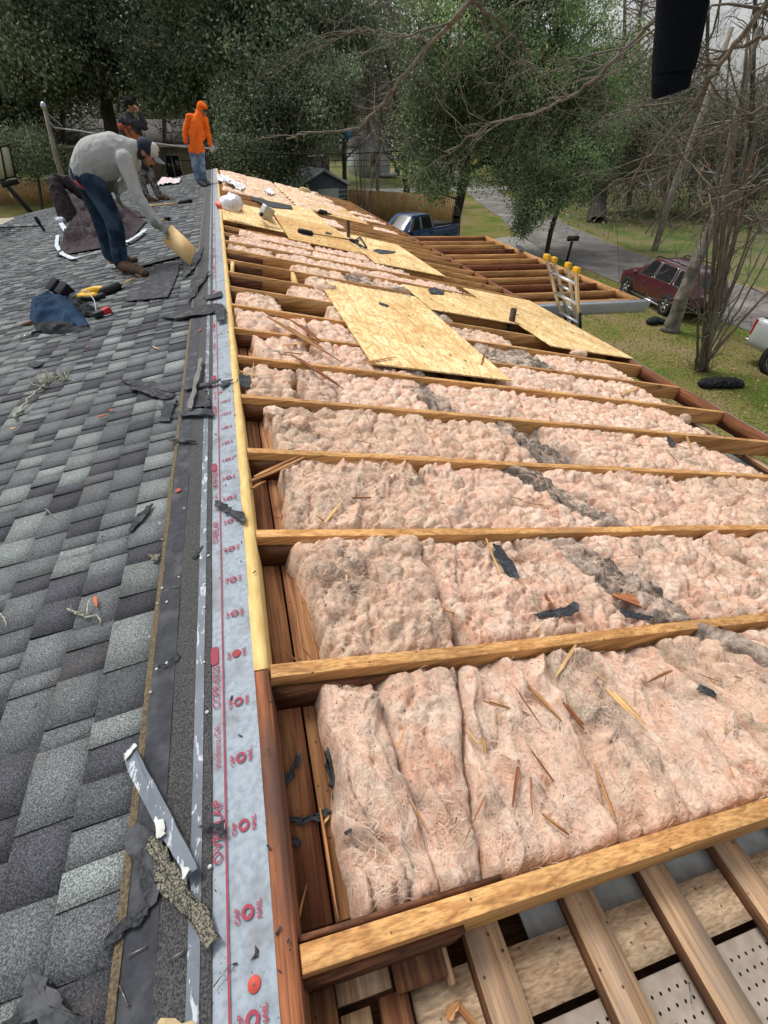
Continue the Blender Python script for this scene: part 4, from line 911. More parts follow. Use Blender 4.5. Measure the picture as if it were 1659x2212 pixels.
def hand_mb(mb,w,d,n,s=1.,curl=.6,thumb=1):
    d=np.array(d,float);d/=np.linalg.norm(d);n=np.array(n,float);n-=d*(n@d);n/=np.linalg.norm(n);a=np.cross(d,n);w=np.array(w,float)
    T=np.stack([d,a,n],-1); mb.ball(w+d*.045*s,np.array([.05,.042,.017])*s,12,8,rot=T)
    for i,(o,L) in enumerate(((-.03,.068),(-.01,.078),(.01,.073),(.029,.056))):
        p=w+d*.083*s+a*o*s; q=[p-d*.02*s]; an=0
        for k in range(3):
            an+=curl*(.5+.25*k); q.append(q[-1]+(d*math.cos(an)+n*math.sin(an))*L*s*(.45,.32,.26)[k]*(1.25 if k==0 else 1))
        limb(mb,q,[.0098*s,.009*s,.0085*s,.0075*s],8)
    p=w+d*.025*s-a*.032*s*thumb; limb(mb,[p,p+(d*.6-a*.75*thumb+n*.2)*.035*s,p+(d*1.5-a*.95*thumb+n*.7)*.042*s],[.0125*s,.0105*s,.009*s],8)
def m_cloth(name,c1,c2,scale=14,b=.6,**k): return M(name,c1,c2,scale=scale,rough=.9,bmp=b,bscale=k.pop('bs',22),bd=.012,spec=.1,**k)
m_skin=M('brown skin',(.36,.18,.105),(.28,.13,.075),scale=20,rough=.55,bmp=.1)
m_hair=M('black hair',(.02,.017,.015),(.01,.009,.008),scale=60,rough=.6,bmp=.6)
m_eye=M('dark eye',(.02,.015,.012),rough=.2,bmp=0)
m_greyshirt=m_cloth('grey heather shirt',(.40,.41,.40),(.36,.37,.36),60)
m_denim=m_cloth('dark blue denim',(.025,.045,.08),(.010,.018,.035),9,c3=(.05,.085,.13),s3=5)
m_denim2=m_cloth('faded blue denim',(.17,.25,.36),(.08,.13,.21),8,c3=(.3,.38,.46),s3=6)
m_boot=M('brown suede boot',(.10,.052,.03),(.045,.024,.014),scale=25,bmp=.5)
m_sole=M('pale crepe sole',(.26,.16,.09),(.18,.11,.06),scale=30)
m_glove=M('grey green work glove',(.22,.26,.22),(.12,.14,.12),scale=40,bmp=.6)
m_navy=M('navy cap cloth',(.015,.022,.05),(.01,.014,.03),scale=50,bmp=.3)
m_capw=M('white cap panel',(.6,.57,.5),(.45,.42,.38),scale=50,bmp=.3)
m_brim=M('grey cap brim',(.26,.28,.3),(.2,.21,.23),scale=30)
m_orange=m_cloth('fluorescent orange cloth',(.95,.20,.03),(.80,.13,.015),6)
m_blackc=m_cloth('black knit',(.02,.02,.022),(.01,.01,.012),30)
m_dkgrey=m_cloth('charcoal cloth',(.05,.05,.055),(.03,.03,.033),20)
m_rustc=m_cloth('orange brown patterned cloth',(.48,.13,.05),(.12,.05,.03),12)
def camo():
    m,nt,b,v=newmat('grey camouflage cloth',.9,0,.1); n=tex(nt,'Noise',14,v,3,.6); c=ramp(nt,n,[(.40,(.05,.05,.045)),(.46,(.17,.165,.15)),(.54,(.32,.31,.29)),(.6,(.12,.12,.11))],'CONSTANT'); nt.links.new(c,b.inputs['Base Color']); return m
m_camo=camo()
def person(label,J,loc,mats,scale=1.,hands=True,glove=False,hood=False,beard=False,sr=1.0,headT=None,tex_seed=1):
    root=empty('person',loc,label,'person')
    s=scale
    # one continuous body
    mb=MB(); limb(mb,J['spine'],[.12*s,.125*s,.13*s,.055*s]); limb(mb,[J['neck'],J['head']],[.052*s,.05*s]); head_mb(mb,J['head'],headT,s)
    for q in ('a','b'):
        limb(mb,J['arm'+q],[.052*s,.042*s,.028*s]); limb(mb,J['leg'+q],[.085*s,.058*s,.042*s])
        w=J['arm'+q][-1]; d=J['hand'+q]; hand_mb(mb,w,d[0],d[1],s*1.05,d[2],d[3])
        limb(mb,[J['leg'+q][-1],J['leg'+q][-1]+np.array([0,0,-.05])],[.04*s,.04*s]); 
    limb(mb,[J['arma'][0],J['armb'][0]],[.06*s,.06*s]); limb(mb,[J['lega'][0],J['legb'][0]],[.1*s,.1*s])
    r=remesh(mb,.0085,2); r.build('body',mats['skin'],root,smooth=True)
    # shirt
    mb=MB(); R_=J.get('torso_r',[.17,.19,.18,.09]); limb(mb,J['spine'],[x*sr for x in R_],18); limb(mb,[J['arma'][0],J['armb'][0]],[.085*s,.085*s])
    if 'wide' in J: limb(mb,[J['lega'][0]+np.array([0,0,.04]),J['legb'][0]+np.array([0,0,.04])],[.13*s,.13*s]); limb(mb,[(J['arma'][0]+J['spine'][0])/2,(J['armb'][0]+J['spine'][0])/2],[.13*s,.13*s])
    for q in ('a','b'):
        a=[np.array(p) for p in J['arm'+q]]; e=a[-2]+(a[-1]-a[-2])*.93; ar=J.get('arm_r',[.078,.06,.045]); limb(mb,a[:-1]+[e],[x*s for x in ar])
    r=remesh(mb,.012,4,folds(tex_seed,.009)); sh=r.build('shirt',mats['shirt'],root,smooth=True)
    mb=MB(); lr=J.get('leg_r',[.115,.085,.07])
    for q in ('a','b'):
        a=[np.array(p) for p in J['leg'+q]]; limb(mb,a[:-1]+[a[-2]+(a[-1]-a[-2])*.93],[x*s for x in lr])
    limb(mb,[J['lega'][0],J['legb'][0]],[.12*s,.12*s]); limb(mb,[J['spine'][0],(J['spine'][0]*.6+J['spine'][1]*.4)],[.15*s,.15*s])
    r=remesh(mb,.012,3,folds(tex_seed+3,.007,(16,16,8))); r.build('trousers',mats['pants'],root,smooth=True)
    for q in ('a','b'):
        an=np.array(J['leg'+q][-1]); toe=np.array(J['toe'+q]); d=toe-an; d[2]=0; L=np.linalg.norm(d); d/=L; up=J.get('up',nL); l=np.cross(up,d); T=np.stack([d-up*(d@up),l,up],-1); T[:,0]/=np.linalg.norm(T[:,0])
        b0=toe-d*.22*s; s0=s; s=s*.9; 
        mb=MB(); zz=np.array([0,0,1.])
        mb.ball(b0+d*.03*s+zz*.055*s,np.array([.065,.052,.062])*s,12,8,rot=T); mb.ball(b0+d*.11*s+zz*.045*s,np.array([.09,.055,.058])*s,12,8,rot=T); mb.ball(toe-d*.045*s+zz*.036*s,np.array([.075,.056,.044])*s,12,8,rot=T); limb(mb,[b0+d*.04*s+zz*.05*s,an+zz*.0],[.06*s,.066*s])
        bt=remesh(mb,.009,2,folds(5,.002)).build('shoe',mats['boot'],root,smooth=True)
        mb=MB(); pts=[]; 
        for a in np.arange(20)/20*2*np.pi: pts.append(b0+d*(.105+.135*math.cos(a))*s+l*math.copysign(abs(math.sin(a))**.7,math.sin(a))*.052*s+zz*(-.005+d[2]))
        mb.prism(pts,zz*.028*s); mb.build('sole',mats['sole'],bt); s=s0
    for q in (1,-1):
        mb=MB(); mb.ball(J['head']+headT@(np.array([.083,q*.032,.006])*s),.0115*s,8,6); mb.build('eye',m_eye,root)
    if glove:
        for q in ('a','b'):
            mb=MB(); w=J['arm'+q][-1]; d=J['hand'+q]; hand_mb(mb,w,d[0],d[1],s*1.2,d[2],d[3]); dd=np.array(d[0],float); dd/=np.linalg.norm(dd); limb(mb,[w-dd*.06,w+dd*.01],[.043*s,.036*s])
            remesh(mb,.008,1,folds(9,.002)).build('glove',m_glove,root,smooth=True)
    return root
def hair(root,c,T,s,pts,mat=None,name='hair',vox=.011):
    mb=MB()
    for p,r in pts: mb.ball(np.array(c)+T@(np.array(p)*s),np.array(r)*s,14,10,rot=T)
    return remesh(mb,vox,2,folds(7,.004,(40,40,40))).build(name,mat or m_hair,root,smooth=True)
A=lambda x,y,Y:AtY(x,y,Y)
# --- bending worker ---
fa=Lf(262,594); fb=Lf(240,571); YN=fa[1]; YF=fb[1]-.25
TF=frame((.80,-.18,-.57))
hd_=A(316,331,YN+.06)
J=dict(spine=[A(184,377,YN+.15),A(207,345,YN+.12),A(258,331,YN+.08),A(290,322,YN+.07)],neck=A(288,323,YN+.07),head=hd_,
 arma=[A(268,346,YN-.10),A(297,424,YN-.22),A(346,490,YN-.3)],armb=[A(287,348,YN+.28),A(272,392,YN+.30),A(252,412,YN+.22)],
 lega=[A(200,392,YN+.05),A(247,474,YN+.02),A(262,573,YN+.02)],legb=[A(186,388,YN+.32),A(228,468,YF+.0),A(243,552,YF+.22)],
 toea=Lf(318,598),toeb=Lf(296,568),handa=((.55,.05,-.45),(-.5,.1,-.6),.75,1),handb=((-.1,0,-1),(.8,0,-.1),.5,-1),
 torso_r=[.155,.20,.19,.09],arm_r=[.08,.056,.042],leg_r=[.118,.088,.078])
J['legb'][2]=A(238,554,J['toeb'][1]); J['legb'][1]=A(216,468,(J['toeb'][1]+YN+.3)/2)
pm=dict(skin=m_skin,shirt=m_greyshirt,pants=m_denim,boot=m_boot,sole=m_sole)
man=person('person in grey shirt, jeans and navy cap bending down to hold a board',J,fa,pm,1.04,glove=True,headT=TF,tex_seed=2)
hair(man,hd_,TF,1.04,[((-.045,0,-.0),(.075,.085,.085)),((-.03,.06,-.03),(.05,.03,.045)),((-.03,-.06,-.03),(.05,.03,.045)),((-.06,0,-.06),(.045,.06,.04))])
mb=MB(); mb.ball(hd_+TF@np.array([-.008,0,.055]),[.112,.093,.088],18,12,rot=TF); cpo=remesh(mb,.009,1).build('cap',m_navy,man,smooth=True)
mb=MB(); mb.ball(hd_+TF@np.array([.042,0,.062]),[.072,.078,.078],16,12,rot=TF); mb.build('front_panel',m_capw,cpo,smooth=True)
n=14; V=np.zeros((n,5,3))
for i,a in enumerate(np.linspace(-1.15,1.15,n)):
    for j,t in enumerate(np.linspace(0,1,5)): V[i,j]=hd_+TF@np.array([.075+.03*math.cos(a)+t*.095*math.cos(a)**.8,math.sin(a)*(.080+.002*t),.040-.018*t-.022*(math.sin(a)**2)])
mb=MB(); mb.grid(V); mb.grid(V-np.array([0,0,.004]),flip=True); mb.build('brim',m_brim,cpo,smooth=True)
mb=MB(); q=hd_+TF@np.array([.113,0,.085]); mb.ball(q,[.006,.022,.018],12,8,rot=TF); mb.build('cap_badge',m_navy,cpo)
mb=MB(); P=[A(162,390,YN+.03),A(176,404,YN-.0),A(196,413,YN-.03)]; mb.tube(P,.012,6); mb.build('red_waistband',M('red cloth',(.45,.03,.04),(.3,.02,.03)),man,smooth=True)
hair(man,hd_,TF,1.04,[((.075,0,-.075),(.022,.03,.022)),((.088,0,-.045),(.008,.022,.006))],name='beard',vox=.006)
# the board in his hand
Bc=Lf(411,574,.03); Yb=Bc[1]; pa,pb,pc_,pd=A(369,485,YN-.32),A(421,535,Yb-.08),Bc,A(351,522,YN-.28)
nb=np.cross(pb-pa,pd-pa); nb/=np.linalg.norm(nb); mb=MB(); mb.prism([pa,pa+(pb-pa)*.5+(pa-pd)*.02,pb,pc_,pd+(pc_-pd)*.5,pd],nb*.014)
mb.build('plywood_offcut',M('pale board',(.86,.62,.31),(.70,.45,.2),scale=3,stretch=(3,1,.6),bmp=.05,rough=.7),label='small orange tan plywood board held down to the roof by the bending person',cat='plywood board')
# --- standing worker in orange ---
f0=Lf(432,402); YO=f0[1]; T2=frame((.60,-.62,-.52)); h2=A(439,238,YO-.05)
J=dict(spine=[A(425,322,YO),A(424,296,YO),A(425,266,YO),A(431,247,YO-.02)],neck=A(431,247,YO-.02),head=h2,
 arma=[A(408,254,YO),A(399,284,YO),A(401,307,YO-.02)],armb=[A(443,258,YO),A(450,289,YO-.03),A(455,315,YO-.08)],
 lega=[A(418,328,YO),A(422,362,YO),A(430,392,YO)],legb=[A(433,328,YO),A(436,360,YO-.02),A(442,391,YO)],
 toea=Lf(446,405),toeb=Lf(453,402),handa=((.0,.05,-1),(.9,.1,0),.35,1),handb=((.3,-.1,-.9),(-.6,.3,-.3),.7,-1),torso_r=[.155,.16,.165,.09],arm_r=[.070,.060,.05],leg_r=[.105,.085,.08],wide=1)
pm2=dict(skin=m_skin,shirt=m_orange,pants=m_denim2,boot=m_dkgrey,sole=m_blackc)
om=person('person in fluorescent orange hooded top and faded jeans standing by the ridge looking down',J,f0,pm2,.97,headT=T2,tex_seed=12)
mb=MB(); 
for p,r in (((-.062,0,.03),(.105,.11,.12)),((-.085,0,-.09),(.085,.12,.09)),((-.01,0,.088),(.10,.085,.05))): mb.ball(h2+T2@np.array(p),np.array(r)*1.05,14,10,rot=T2)
remesh(mb,.01,3,folds(4,.006)).build('hood',m_orange,om,smooth=True)
hair(om,h2,T2,.97,[((.075,0,.05),(.035,.072,.03))],name='hair_fringe')
mb=MB(); c=A(458,322,YO-.12); mb.bar(c+[-.06,0,-.04],c+[.05,.02,.08],.07,.012,up=(0,-1,.2),seg=3,wob=.01); mb.bar(c+[-.04,-.01,-.07],c+[.07,.0,.03],.05,.01,up=(0,-1,.4)); mb.build('paper_bundle',M('paper',(.55,.5,.47),(.4,.3,.28),scale=40),label='crumpled pale paper bundle held by the person in orange',cat='paper')
# --- third worker behind ---
f1=Lf(322,437); YT=f1[1]-.1; T3=frame((.85,-.1,-.2)); h3=A(281,229,YT)
J=dict(spine=[A(309,352,YT),A(303,322,YT),A(286,280,YT),A(280,252,YT)],neck=A(280,251,YT),head=h3,
 arma=[A(262,266,YT-.03),A(268,296,YT-.1),A(292,310,YT-.12)],armb=[A(298,268,YT-.12),A(317,276,YT-.16),A(301,244,YT-.14)],
 lega=[A(303,360,YT),A(306,396,YT-.05),A(318,430,YT)],legb=[A(317,358,YT+.1),A(330,392,YT+.05),A(346,428,YT+.1)],
 toea=Lf(338,436),toeb=Lf(364,433),handa=((.6,.0,-.5),(0,1,0),.6,1),handb=((-.25,-.1,1),(-.6,.2,-.1),.5,1),torso_r=[.16,.18,.18,.10],arm_r=[.08,.068,.05],leg_r=[.115,.09,.08])
pm3=dict(skin=m_skin,shirt=m_dkgrey,pants=m_camo,boot=m_boot,sole=m_sole)
tm=person('person in black beanie, dark hoodie and grey camouflage trousers standing behind the bending person',J,f1,pm3,1.,headT=T3,tex_seed=22)
hair(tm,h3,T3,1.05,[((-.015,0,.055),(.105,.09,.085)),((-.04,0,.02),(.085,.088,.08)),((-.05,0,.10),(.06,.06,.05))],m_blackc,'beanie')
mb=MB(); limb(mb,[A(305,330,YT),A(289,296,YT-.01),A(276,272,YT-.02)],[.185,.195,.15],18); mb.ball(A(268,275,YT-.03),.13,14,10); remesh(mb,.013,3,folds(3,.012)).build('patterned_vest',m_rustc,tm,smooth=True)
mb=MB(); mb.ball(A(272,262,YT-.05),[.16,.14,.08],14,10,rot=frame((.6,-.3,-.5))); remesh(mb,.012,2,folds(6,.012)).build('hood',m_dkgrey,tm,smooth=True)
# ---------------- things on the shingles ----------------
def sheetgrid(outline4,nu,nv,hf,mat,name,label,cat,th=.003,plane='L',smooth=True):
    f=Lf if plane=='L' else Rt; n=nL if plane=='L' else nR; a,b,c,d=[f(*p,.02) for p in outline4]
    u=np.linspace(0,1,nu)[:,None,None];v=np.linspace(0,1,nv)[None,:,None]
    P=(a*(1-u)+b*u)*(1-v)+(d*(1-u)+c*u)*v
    H=hf(P,u[...,0]+0*v[...,0],v[...,0]+0*u[...,0]); P=P+H[...,None]*n
    mb=MB(); mb.grid(P); mb.grid(P-n*th,flip=True); 
    return mb,P
m_tarp=M('dark plum tarpaulin',(.050,.038,.042),(.028,.020,.024),scale=9,rough=.8,spec=.12,bmp=.5,bscale=14,bd=.03)
m_hem=M('white tarp hem',(.55,.6,.66),(.4,.44,.5),scale=20,rough=.5)
def tarp(px,nu,nv,seed,amp,base,lift,label=None,root=None,name='cloth'):
    def hf(P,u,v):
        q=P[...,:2]; w=np.stack([fbm(q*1.3+seed,3,seed),fbm(q*1.3+9,3,seed+1)],-1)*.5
        rd=1-np.abs(fbm((q+w)*np.array([2.2,3.2]),3,seed+2))*2.4
        e=np.minimum(np.minimum(u,1-u),np.minimum(v,1-v)); return .015+np.clip(e*7,0,1)*(amp*np.clip(rd,0,1)**2+base*np.clip(fbm(q*1.7,2,seed+3)+.5,0,1))+lift(u,v)
    return sheetgrid(px,nu,nv,hf,m_tarp,name,'','')
troot=empty('tarpaulin',Lf(200,520),'crumpled dark plum tarpaulin with white grommet hem heaped behind the bending person','tarpaulin')
mb,P=tarp([(122,555),(166,462),(318,478),(276,527)],90,80,3,.13,.16,lambda u,v:.0*u)
mb.build('sheet',m_tarp,troot,smooth=True)
mb2,P2=tarp([(150,470),(112,428),(195,418),(318,470)],80,70,8,.11,.26,lambda u,v:.35*np.exp(-((u-.85)/.3)**2-((v-.18)/.28)**2))
mb2.build('folded_end',m_tarp,troot,smooth=True)
# the part that stands up in a tall rounded fold
c0=Lf(150,478,.0); Yt=c0[1]; spine=[A(156,492,Yt+.1),A(143,455,Yt+.2),A(127,418,Yt+.3),A(116,392,Yt+.35),A(122,384,Yt+.35)]
mb=MB(); limb(mb,spine,[.2,.19,.16,.12,.07],20,el=1.5); limb(mb,[A(118,390,Yt+.35),A(140,392,Yt+.5),A(170,408,Yt+.55),A(200,440,Yt+.5)],[.10,.13,.14,.12],18); limb(mb,[A(160,490,Yt+.2),A(200,470,Yt+.4),A(250,480,Yt+.3)],[.16,.2,.1],18)
remesh(mb,.022,2,lambda V:.035*(1-np.abs(fbm(V*np.array([6,6,3]),3,4))*2.4)).build('standing_fold',m_tarp,troot,smooth=True)
def ribbon(px,w,mat,name,parent,h=.05,plane='L'):
    f=Lf if plane=='L' else Rt; n=nL if plane=='L' else nR
    P=np.array([f(x,y,h) for x,y in px]); m=len(P)*6; t=np.linspace(0,1,len(P)); tt=np.linspace(0,1,m); Q=np.stack([np.interp(tt,t,P[:,i]) for i in range(3)],-1)
    T=np.gradient(Q,axis=0); T/=np.linalg.norm(T,axis=1)[:,None]; S=np.cross(T,n)
    V=np.stack([Q-S*w/2,Q+S*w/2]); V+= (fbm(V*8,2,3)*.012)[...,None]*n; mb=MB(); mb.grid(V); mb.grid(V-n*.004,flip=True); return mb.build(name,mat,parent,smooth=False)
ribbon([(124,508),(122,530),(134,548),(158,558),(176,553)],.07,m_hem,'hem',troot,.045)
ribbon([(176,553),(230,540),(275,527)],.04,m_hem,'hem',troot,.045)
ribbon([(270,524),(292,512),(312,496)],.10,m_hem,'hem',troot,.06)
ribbon([(130,480),(138,492),(146,502)],.10,m_hem,'hem',troot,.06)
mb=MB(); mb.lathe(Lf(158,557,.056),[(.012,.0),(.02,.004),(.026,0)],16,axis=nL); mb.build('grommet',m_galv,troot)
mb=MB(); 
for i in range(5):
    q=Lf(126+i*2,474+(i%3)*3,.06+.04*(i%2)); mb.ball(q,[.09,.06,.06],12,8)
remesh(mb,.014,1,lambda V:.02*fbm(V*20,3,4)).build('white_rag',m_hem,smooth=True,label='scrunched white rag at the left corner of the tarpaulin',cat='rag')
mb=MB(); c=Lf(97,500,.0); mb.bar(c+nL*.01,c+nL*.10+[-.03,0,.06],.05,.03,up=(0,1,0)); mb.bar(c+nL*.10+[-.03,0,.06],c+nL*.11+[-.06,0,.19],.075,.05,up=(0,1,0)); mb.build('brush',m_navy,label='upright navy brush standing on the shingles left of the tarpaulin',cat='brush')
# white cloth with red print
mbc,_=sheetgrid([(340,402),(350,386),(392,389),(388,397)],40,24,lambda P,u,v:.02+.07*np.clip(fbm(P[...,:2]*7,3,5)+.3,0,1),None,'','','')
cl=mbc.build('white_cloth',M('white cotton',(.62,.63,.64),(.5,.5,.52),scale=20,c3=(.6,.2,.22),s3=8),smooth=True,label='white cloth with red print lying near the ridge behind the workers',cat='cloth')
# long handled tools
m_handle=wood('ash handle',(.62,.42,.17),(.5,.3,.1),'X',2,rnd=.05,specks=False,knots=False)
def longtool(a,b,c,label,r=.016,plane='L',hr=.03,h=.04,name='long_handled_tool',cat='tool'):
    f=Lf if plane=='L' else Rt; p,q,s_=f(*a,h),f(*b,h),f(*c,h); o=empty(name,p,label,cat)
    MB().tube([p,q],r,10).build('handle',m_handle,o,smooth=True); mb=MB(); limb(mb,[q-(s_-q)*.15,q+(s_-q)*.6,s_],[hr*.7,hr,hr*1.3],10); mb.build('head',m_blackc,o,smooth=True); return o
longtool((313,446),(389,438),(412,434),'long wooden handled tool with black head lying across the far shingles')
longtool((340,478),(356,473),(365,472),'short wooden handled hammer with black head behind the grey sleeve',r=.014,hr=.025)
# blue jacket
jr=empty('jacket',Lf(130,700),'dark blue padded jacket dropped in a heap on the shingles','jacket')
m_jkt=M('dark blue nylon',(.018,.05,.10),(.008,.022,.05),scale=7,rough=.85,spec=.1,bmp=.4,bscale=18,bd=.02); m_lin=M('black shiny lining',(.02,.022,.026),(.01,.011,.014),scale=12,rough=.7,spec=.15,bmp=.5)
def heap(px,H,seed,mat,name,parent,amp=.05,fr=6.,h0=.0,pw=2.5,plane='L',nr=34,na=110,**k):
    f=Lf if plane=='L' else Rt; n=nL if plane=='L' else nR; P=np.array([f(x,y,.01) for x,y in px]); c=P.mean(0); m=len(P); t=np.arange(na)/na*m; i=t.astype(int)%m; fr_=(t-np.floor(t))[:,None]; sm=fr_*fr_*(3-2*fr_); O=P[i]*(1-sm)+P[(i+1)%m]*sm
    rr=np.linspace(0,1,nr)[:,None,None]; V=c+(O[None]-c)*rr; q=V[...,:2]; wv=np.stack([fbm(q*3+seed,2,seed),fbm(q*3+7,2,seed+1)],-1)*.16
    rd=1-np.abs(fbm((q+wv)*fr,3,seed+2))*2.6; r1=rr[...,0]+0*rd; h=h0+H*np.clip(1-r1**pw,0,1)*(.75+.5*fbm(q*4,2,seed+3))+amp*np.clip(rd,0,1)**1.5*np.clip((1-r1)*4,0,1)
    V=V+h[...,None]*n; V=np.concatenate([V,V[:,:1]],1); mb=MB(); mb.grid(V); mb.grid(np.stack([V[-1],V[-1]-n*.02])); return mb.build(name,mat,parent,smooth=True,**k)
heap([(66,692),(70,664),(92,644),(112,640),(128,650),(150,648),(172,664),(194,706),(176,712),(140,706),(100,704),(80,704)],.11,3,m_jkt,'shell',jr,amp=.05,fr=4.,h0=.02)
heap([(72,702),(110,704),(150,706),(196,708),(180,716),(140,722),(96,722),(78,716)],.06,5,m_lin,'lining',jr,amp=.03,fr=8.,h0=.0)
heap([(150,652),(172,652),(190,664),(212,672),(214,682),(196,686),(176,684),(160,670)],.07,7,m_lin,'sleeve',jr,amp=.04,fr=8.,h0=.01)
mb=MB(); p=Lf(58,698,.03); mb.box(p,[.09,.07,.015],rot=TLn); mb.build('leather_tag',M('brown leather',(.16,.08,.04),(.08,.04,.02),scale=30),jr)
mb=MB(); c=Lf(54,724,.03)
for a_,b_ in (((-.05,-.03),(.05,-.03)),((.05,-.03),(.05,.03)),((.05,.03),(-.05,.03)),((-.05,.03),(-.05,-.03)),((0,-.03),(0,.03))):
    mb.tube([c+TLn@np.array([*a_,0]),c+TLn@np.array([*b_,0])],.006,6)
mb.build('belt_buckle',m_galv,label='metal belt buckle lying on the shingles beside the blue jacket',cat='buckle')
mb=MB(); mb.tube([Lf(66,720,.02),Lf(80,716,.03),Lf(100,714,.02)],.012,6); mb.build('belt_strap',m_lin,label='black strap leading from the buckle under the blue jacket',cat='strap')
# tool pouch
pr_=empty('tool_pouch',Lf(130,640),'black leather tool pouch behind the blue jacket','tool pouch')
T=TLn@np.array(Euler((.3,-.5,.5)).to_matrix())
for nm,c,sz in (('pocket',(124,622,.09),(.13,.07,.16)),('pocket',(143,630,.07),(.12,.08,.15))):
    p=Lf(*c); V=[]; 
    mb=MB(); mb.box(p,sz,rot=T,taper=(1.25,1.5)); mb.build(nm,m_lin,pr_,bevel=.008)
# reciprocating saw
m_yel=M('yellow plastic',(.72,.42,.02),(.6,.34,.02),scale=20,rough=.4,bmp=.05); m_blp=M('black rubber',(.018,.018,.02),(.01,.01,.011),scale=40,rough=.6,bmp=.3)
sr_=empty('reciprocating_saw',Lf(210,640),'yellow and black reciprocating saw lying beside the blue jacket','power tool')
def lp(x,y,h): return Lf(x,y,h)
mb=MB(); limb(mb,[lp(163,640,.05),lp(180,640,.05),lp(205,640,.05)],[.035,.028,.04]); limb(mb,[lp(180,632,.07),lp(206,626,.08),lp(222,627,.06)],[.03,.04,.045]); remesh(mb,.008,2).build('motor_housing',m_yel,sr_,smooth=True)
mb=MB(); limb(mb,[lp(222,630,.05),lp(240,624,.05),lp(254,617,.05)],[.048,.05,.042]); limb(mb,[lp(178,643,.04),lp(205,644,.04),lp(222,638,.04)],[.025,.025,.03]); remesh(mb,.008,2).build('grip',m_blp,sr_,smooth=True)
mb=MB(); limb(mb,[lp(160,644,.03),lp(168,640,.05)],[.05,.045]); mb.build('battery',m_blp,sr_,smooth=True)
mb=MB(); mb.tube([lp(254,617,.05),lp(262,613,.05)],.02,10); mb.build('blade_clamp',m_galv,sr_,smooth=True)
mb=MB(); mb.bar(lp(262,613,.05),lp(291,600,.04),.022,.004,up=nL); mb.build('blade',m_yel,sr_)
tp=empty('battery_light',Lf(225,678),'small red and black tool battery with a looped cord beside the blue jacket','battery')
mb=MB(); mb.box(Lf(230,672,.04),[.08,.07,.06],rot=TLn@np.array(Euler((0,0,.6)).to_matrix())); mb.build('red_cap',M('red plastic',(.5,.02,.03),(.4,.02,.02),rough=.35),tp,bevel=.008)
mb=MB(); mb.box(Lf(217,678,.035),[.12,.08,.06],rot=TLn@np.array(Euler((0,0,.5)).to_matrix())); mb.build('black_body',m_blp,tp,bevel=.01)
mb=MB(); mb.tube([Lf(x,y,h) for x,y,h in ((160,648,.02),(158,640,.12),(175,628,.16),(192,630,.14),(204,650,.10),(208,672,.05),(206,682,.02),(230,682,.02),(240,678,.02))],.004,6); mb.build('cord',m_hem,tp,smooth=True)
# ---------------- things on the rafters side ----------------
longtool((668,503),(757,518),(771,523),'long handled shovel lying across the tan plywood sheet',.014,'R',.03,.05)
mb=MB(); limb(mb,[Rt(648,499,.05),Rt(672,504,.05)],[.045,.04]); mb.build('tool_grip',m_blp,smooth=True,label='black grip end of the shovel lying on the tan plywood sheet',cat='tool grip')
mb=MB(); 
for a_,b_ in (((766,520),(778,512)),((778,512),(792,534)),((770,524),(790,536)),((762,518),(780,532))): mb.tube([Rt(*a_,.05),Rt(*b_,.05)],.014,7)
mb.build('shovel_blade',m_blp,label='black forked blade end beside the thin vent pipe',cat='shovel blade')
nroot=empty('nail_gun',Rt(575,462),'silver and yellow nail gun standing on the sheet near the ridge','nail gun')
def rp(x,y,h): return Rt(x,y,h)
T=TRn@np.array(Euler((.2,.3,.6)).to_matrix())
mb=MB(); mb.box(rp(576,460,.2),[.2,.12,.2],rot=T); mb.box(rp(572,463,.1),[.1,.1,.14],rot=T); mb.build('magazine',M('silver metal',(.5,.5,.47),(.35,.35,.33),rough=.35,metal=.5),nroot,bevel=.01)
mb=MB(); limb(mb,[rp(566,463,.05),rp(580,466,.04),rp(584,463,.15)],[.06,.065,.05]); mb.build('housing',m_yel,nroot,smooth=True)
mb=MB(); limb(mb,[rp(563,462,.12),rp(565,463,.2)],[.035,.03]); mb.build('handle',m_blp,nroot,smooth=True)
def bag(px,mat,label,seed,amp,name='plastic_bag',cat='plastic bag',plane='R'):
    f=Rt if plane=='R' else Lf; mb=MB()
    for (x,y,h,r) in px: mb.ball(f(x,y,h),r,16,12)
    return remesh(mb,.018,1,lambda V:amp*(1-np.abs(fbm(V*9,3,seed))*2.5)).build(name,mat,smooth=True,label=label,cat=cat)
m_wplast=M('white plastic film',(.88,.89,.9),(.75,.77,.8),scale=12,rough=.35,spec=.5)
bag([(496,440,.12,[.13,.14,.14]),(504,438,.26,[.12,.12,.08]),(508,442,.08,[.08,.10,.08])],m_wplast,'standing white plastic bag on the rafters beside the ridge',4,.05)
bag([(485,444,.06,[.14,.14,.06]),(498,447,.06,[.2,.12,.06]),(506,450,.04,[.12,.1,.05])],M('orange plastic film',(.75,.13,.05),(.6,.1,.04),rough=.4),'crumpled orange plastic wrapper in front of the white bag',6,.04,'plastic_wrapper','plastic wrapper')
for i,(q,lb) in enumerate([([(468,392),(470,382),(492,386),(500,398)],'white fabric piece on the far rafters by the ridge'),([(480,398),(500,392),(530,408),(520,414)],'long white fabric strip across the far rafters'),([(571,414),(580,410),(592,420),(582,424)],'small white scrap on the far pink insulation')]):
    mbc,_=sheetgrid(q,30,20,lambda P,u,v:.02+.12*np.clip(fbm(P[...,:2]*4+i,3,5)+.3,0,1),None,'','','',plane='R'); mbc.build('white_scrap',m_wplast,smooth=True,label=lb,cat='plastic scrap')
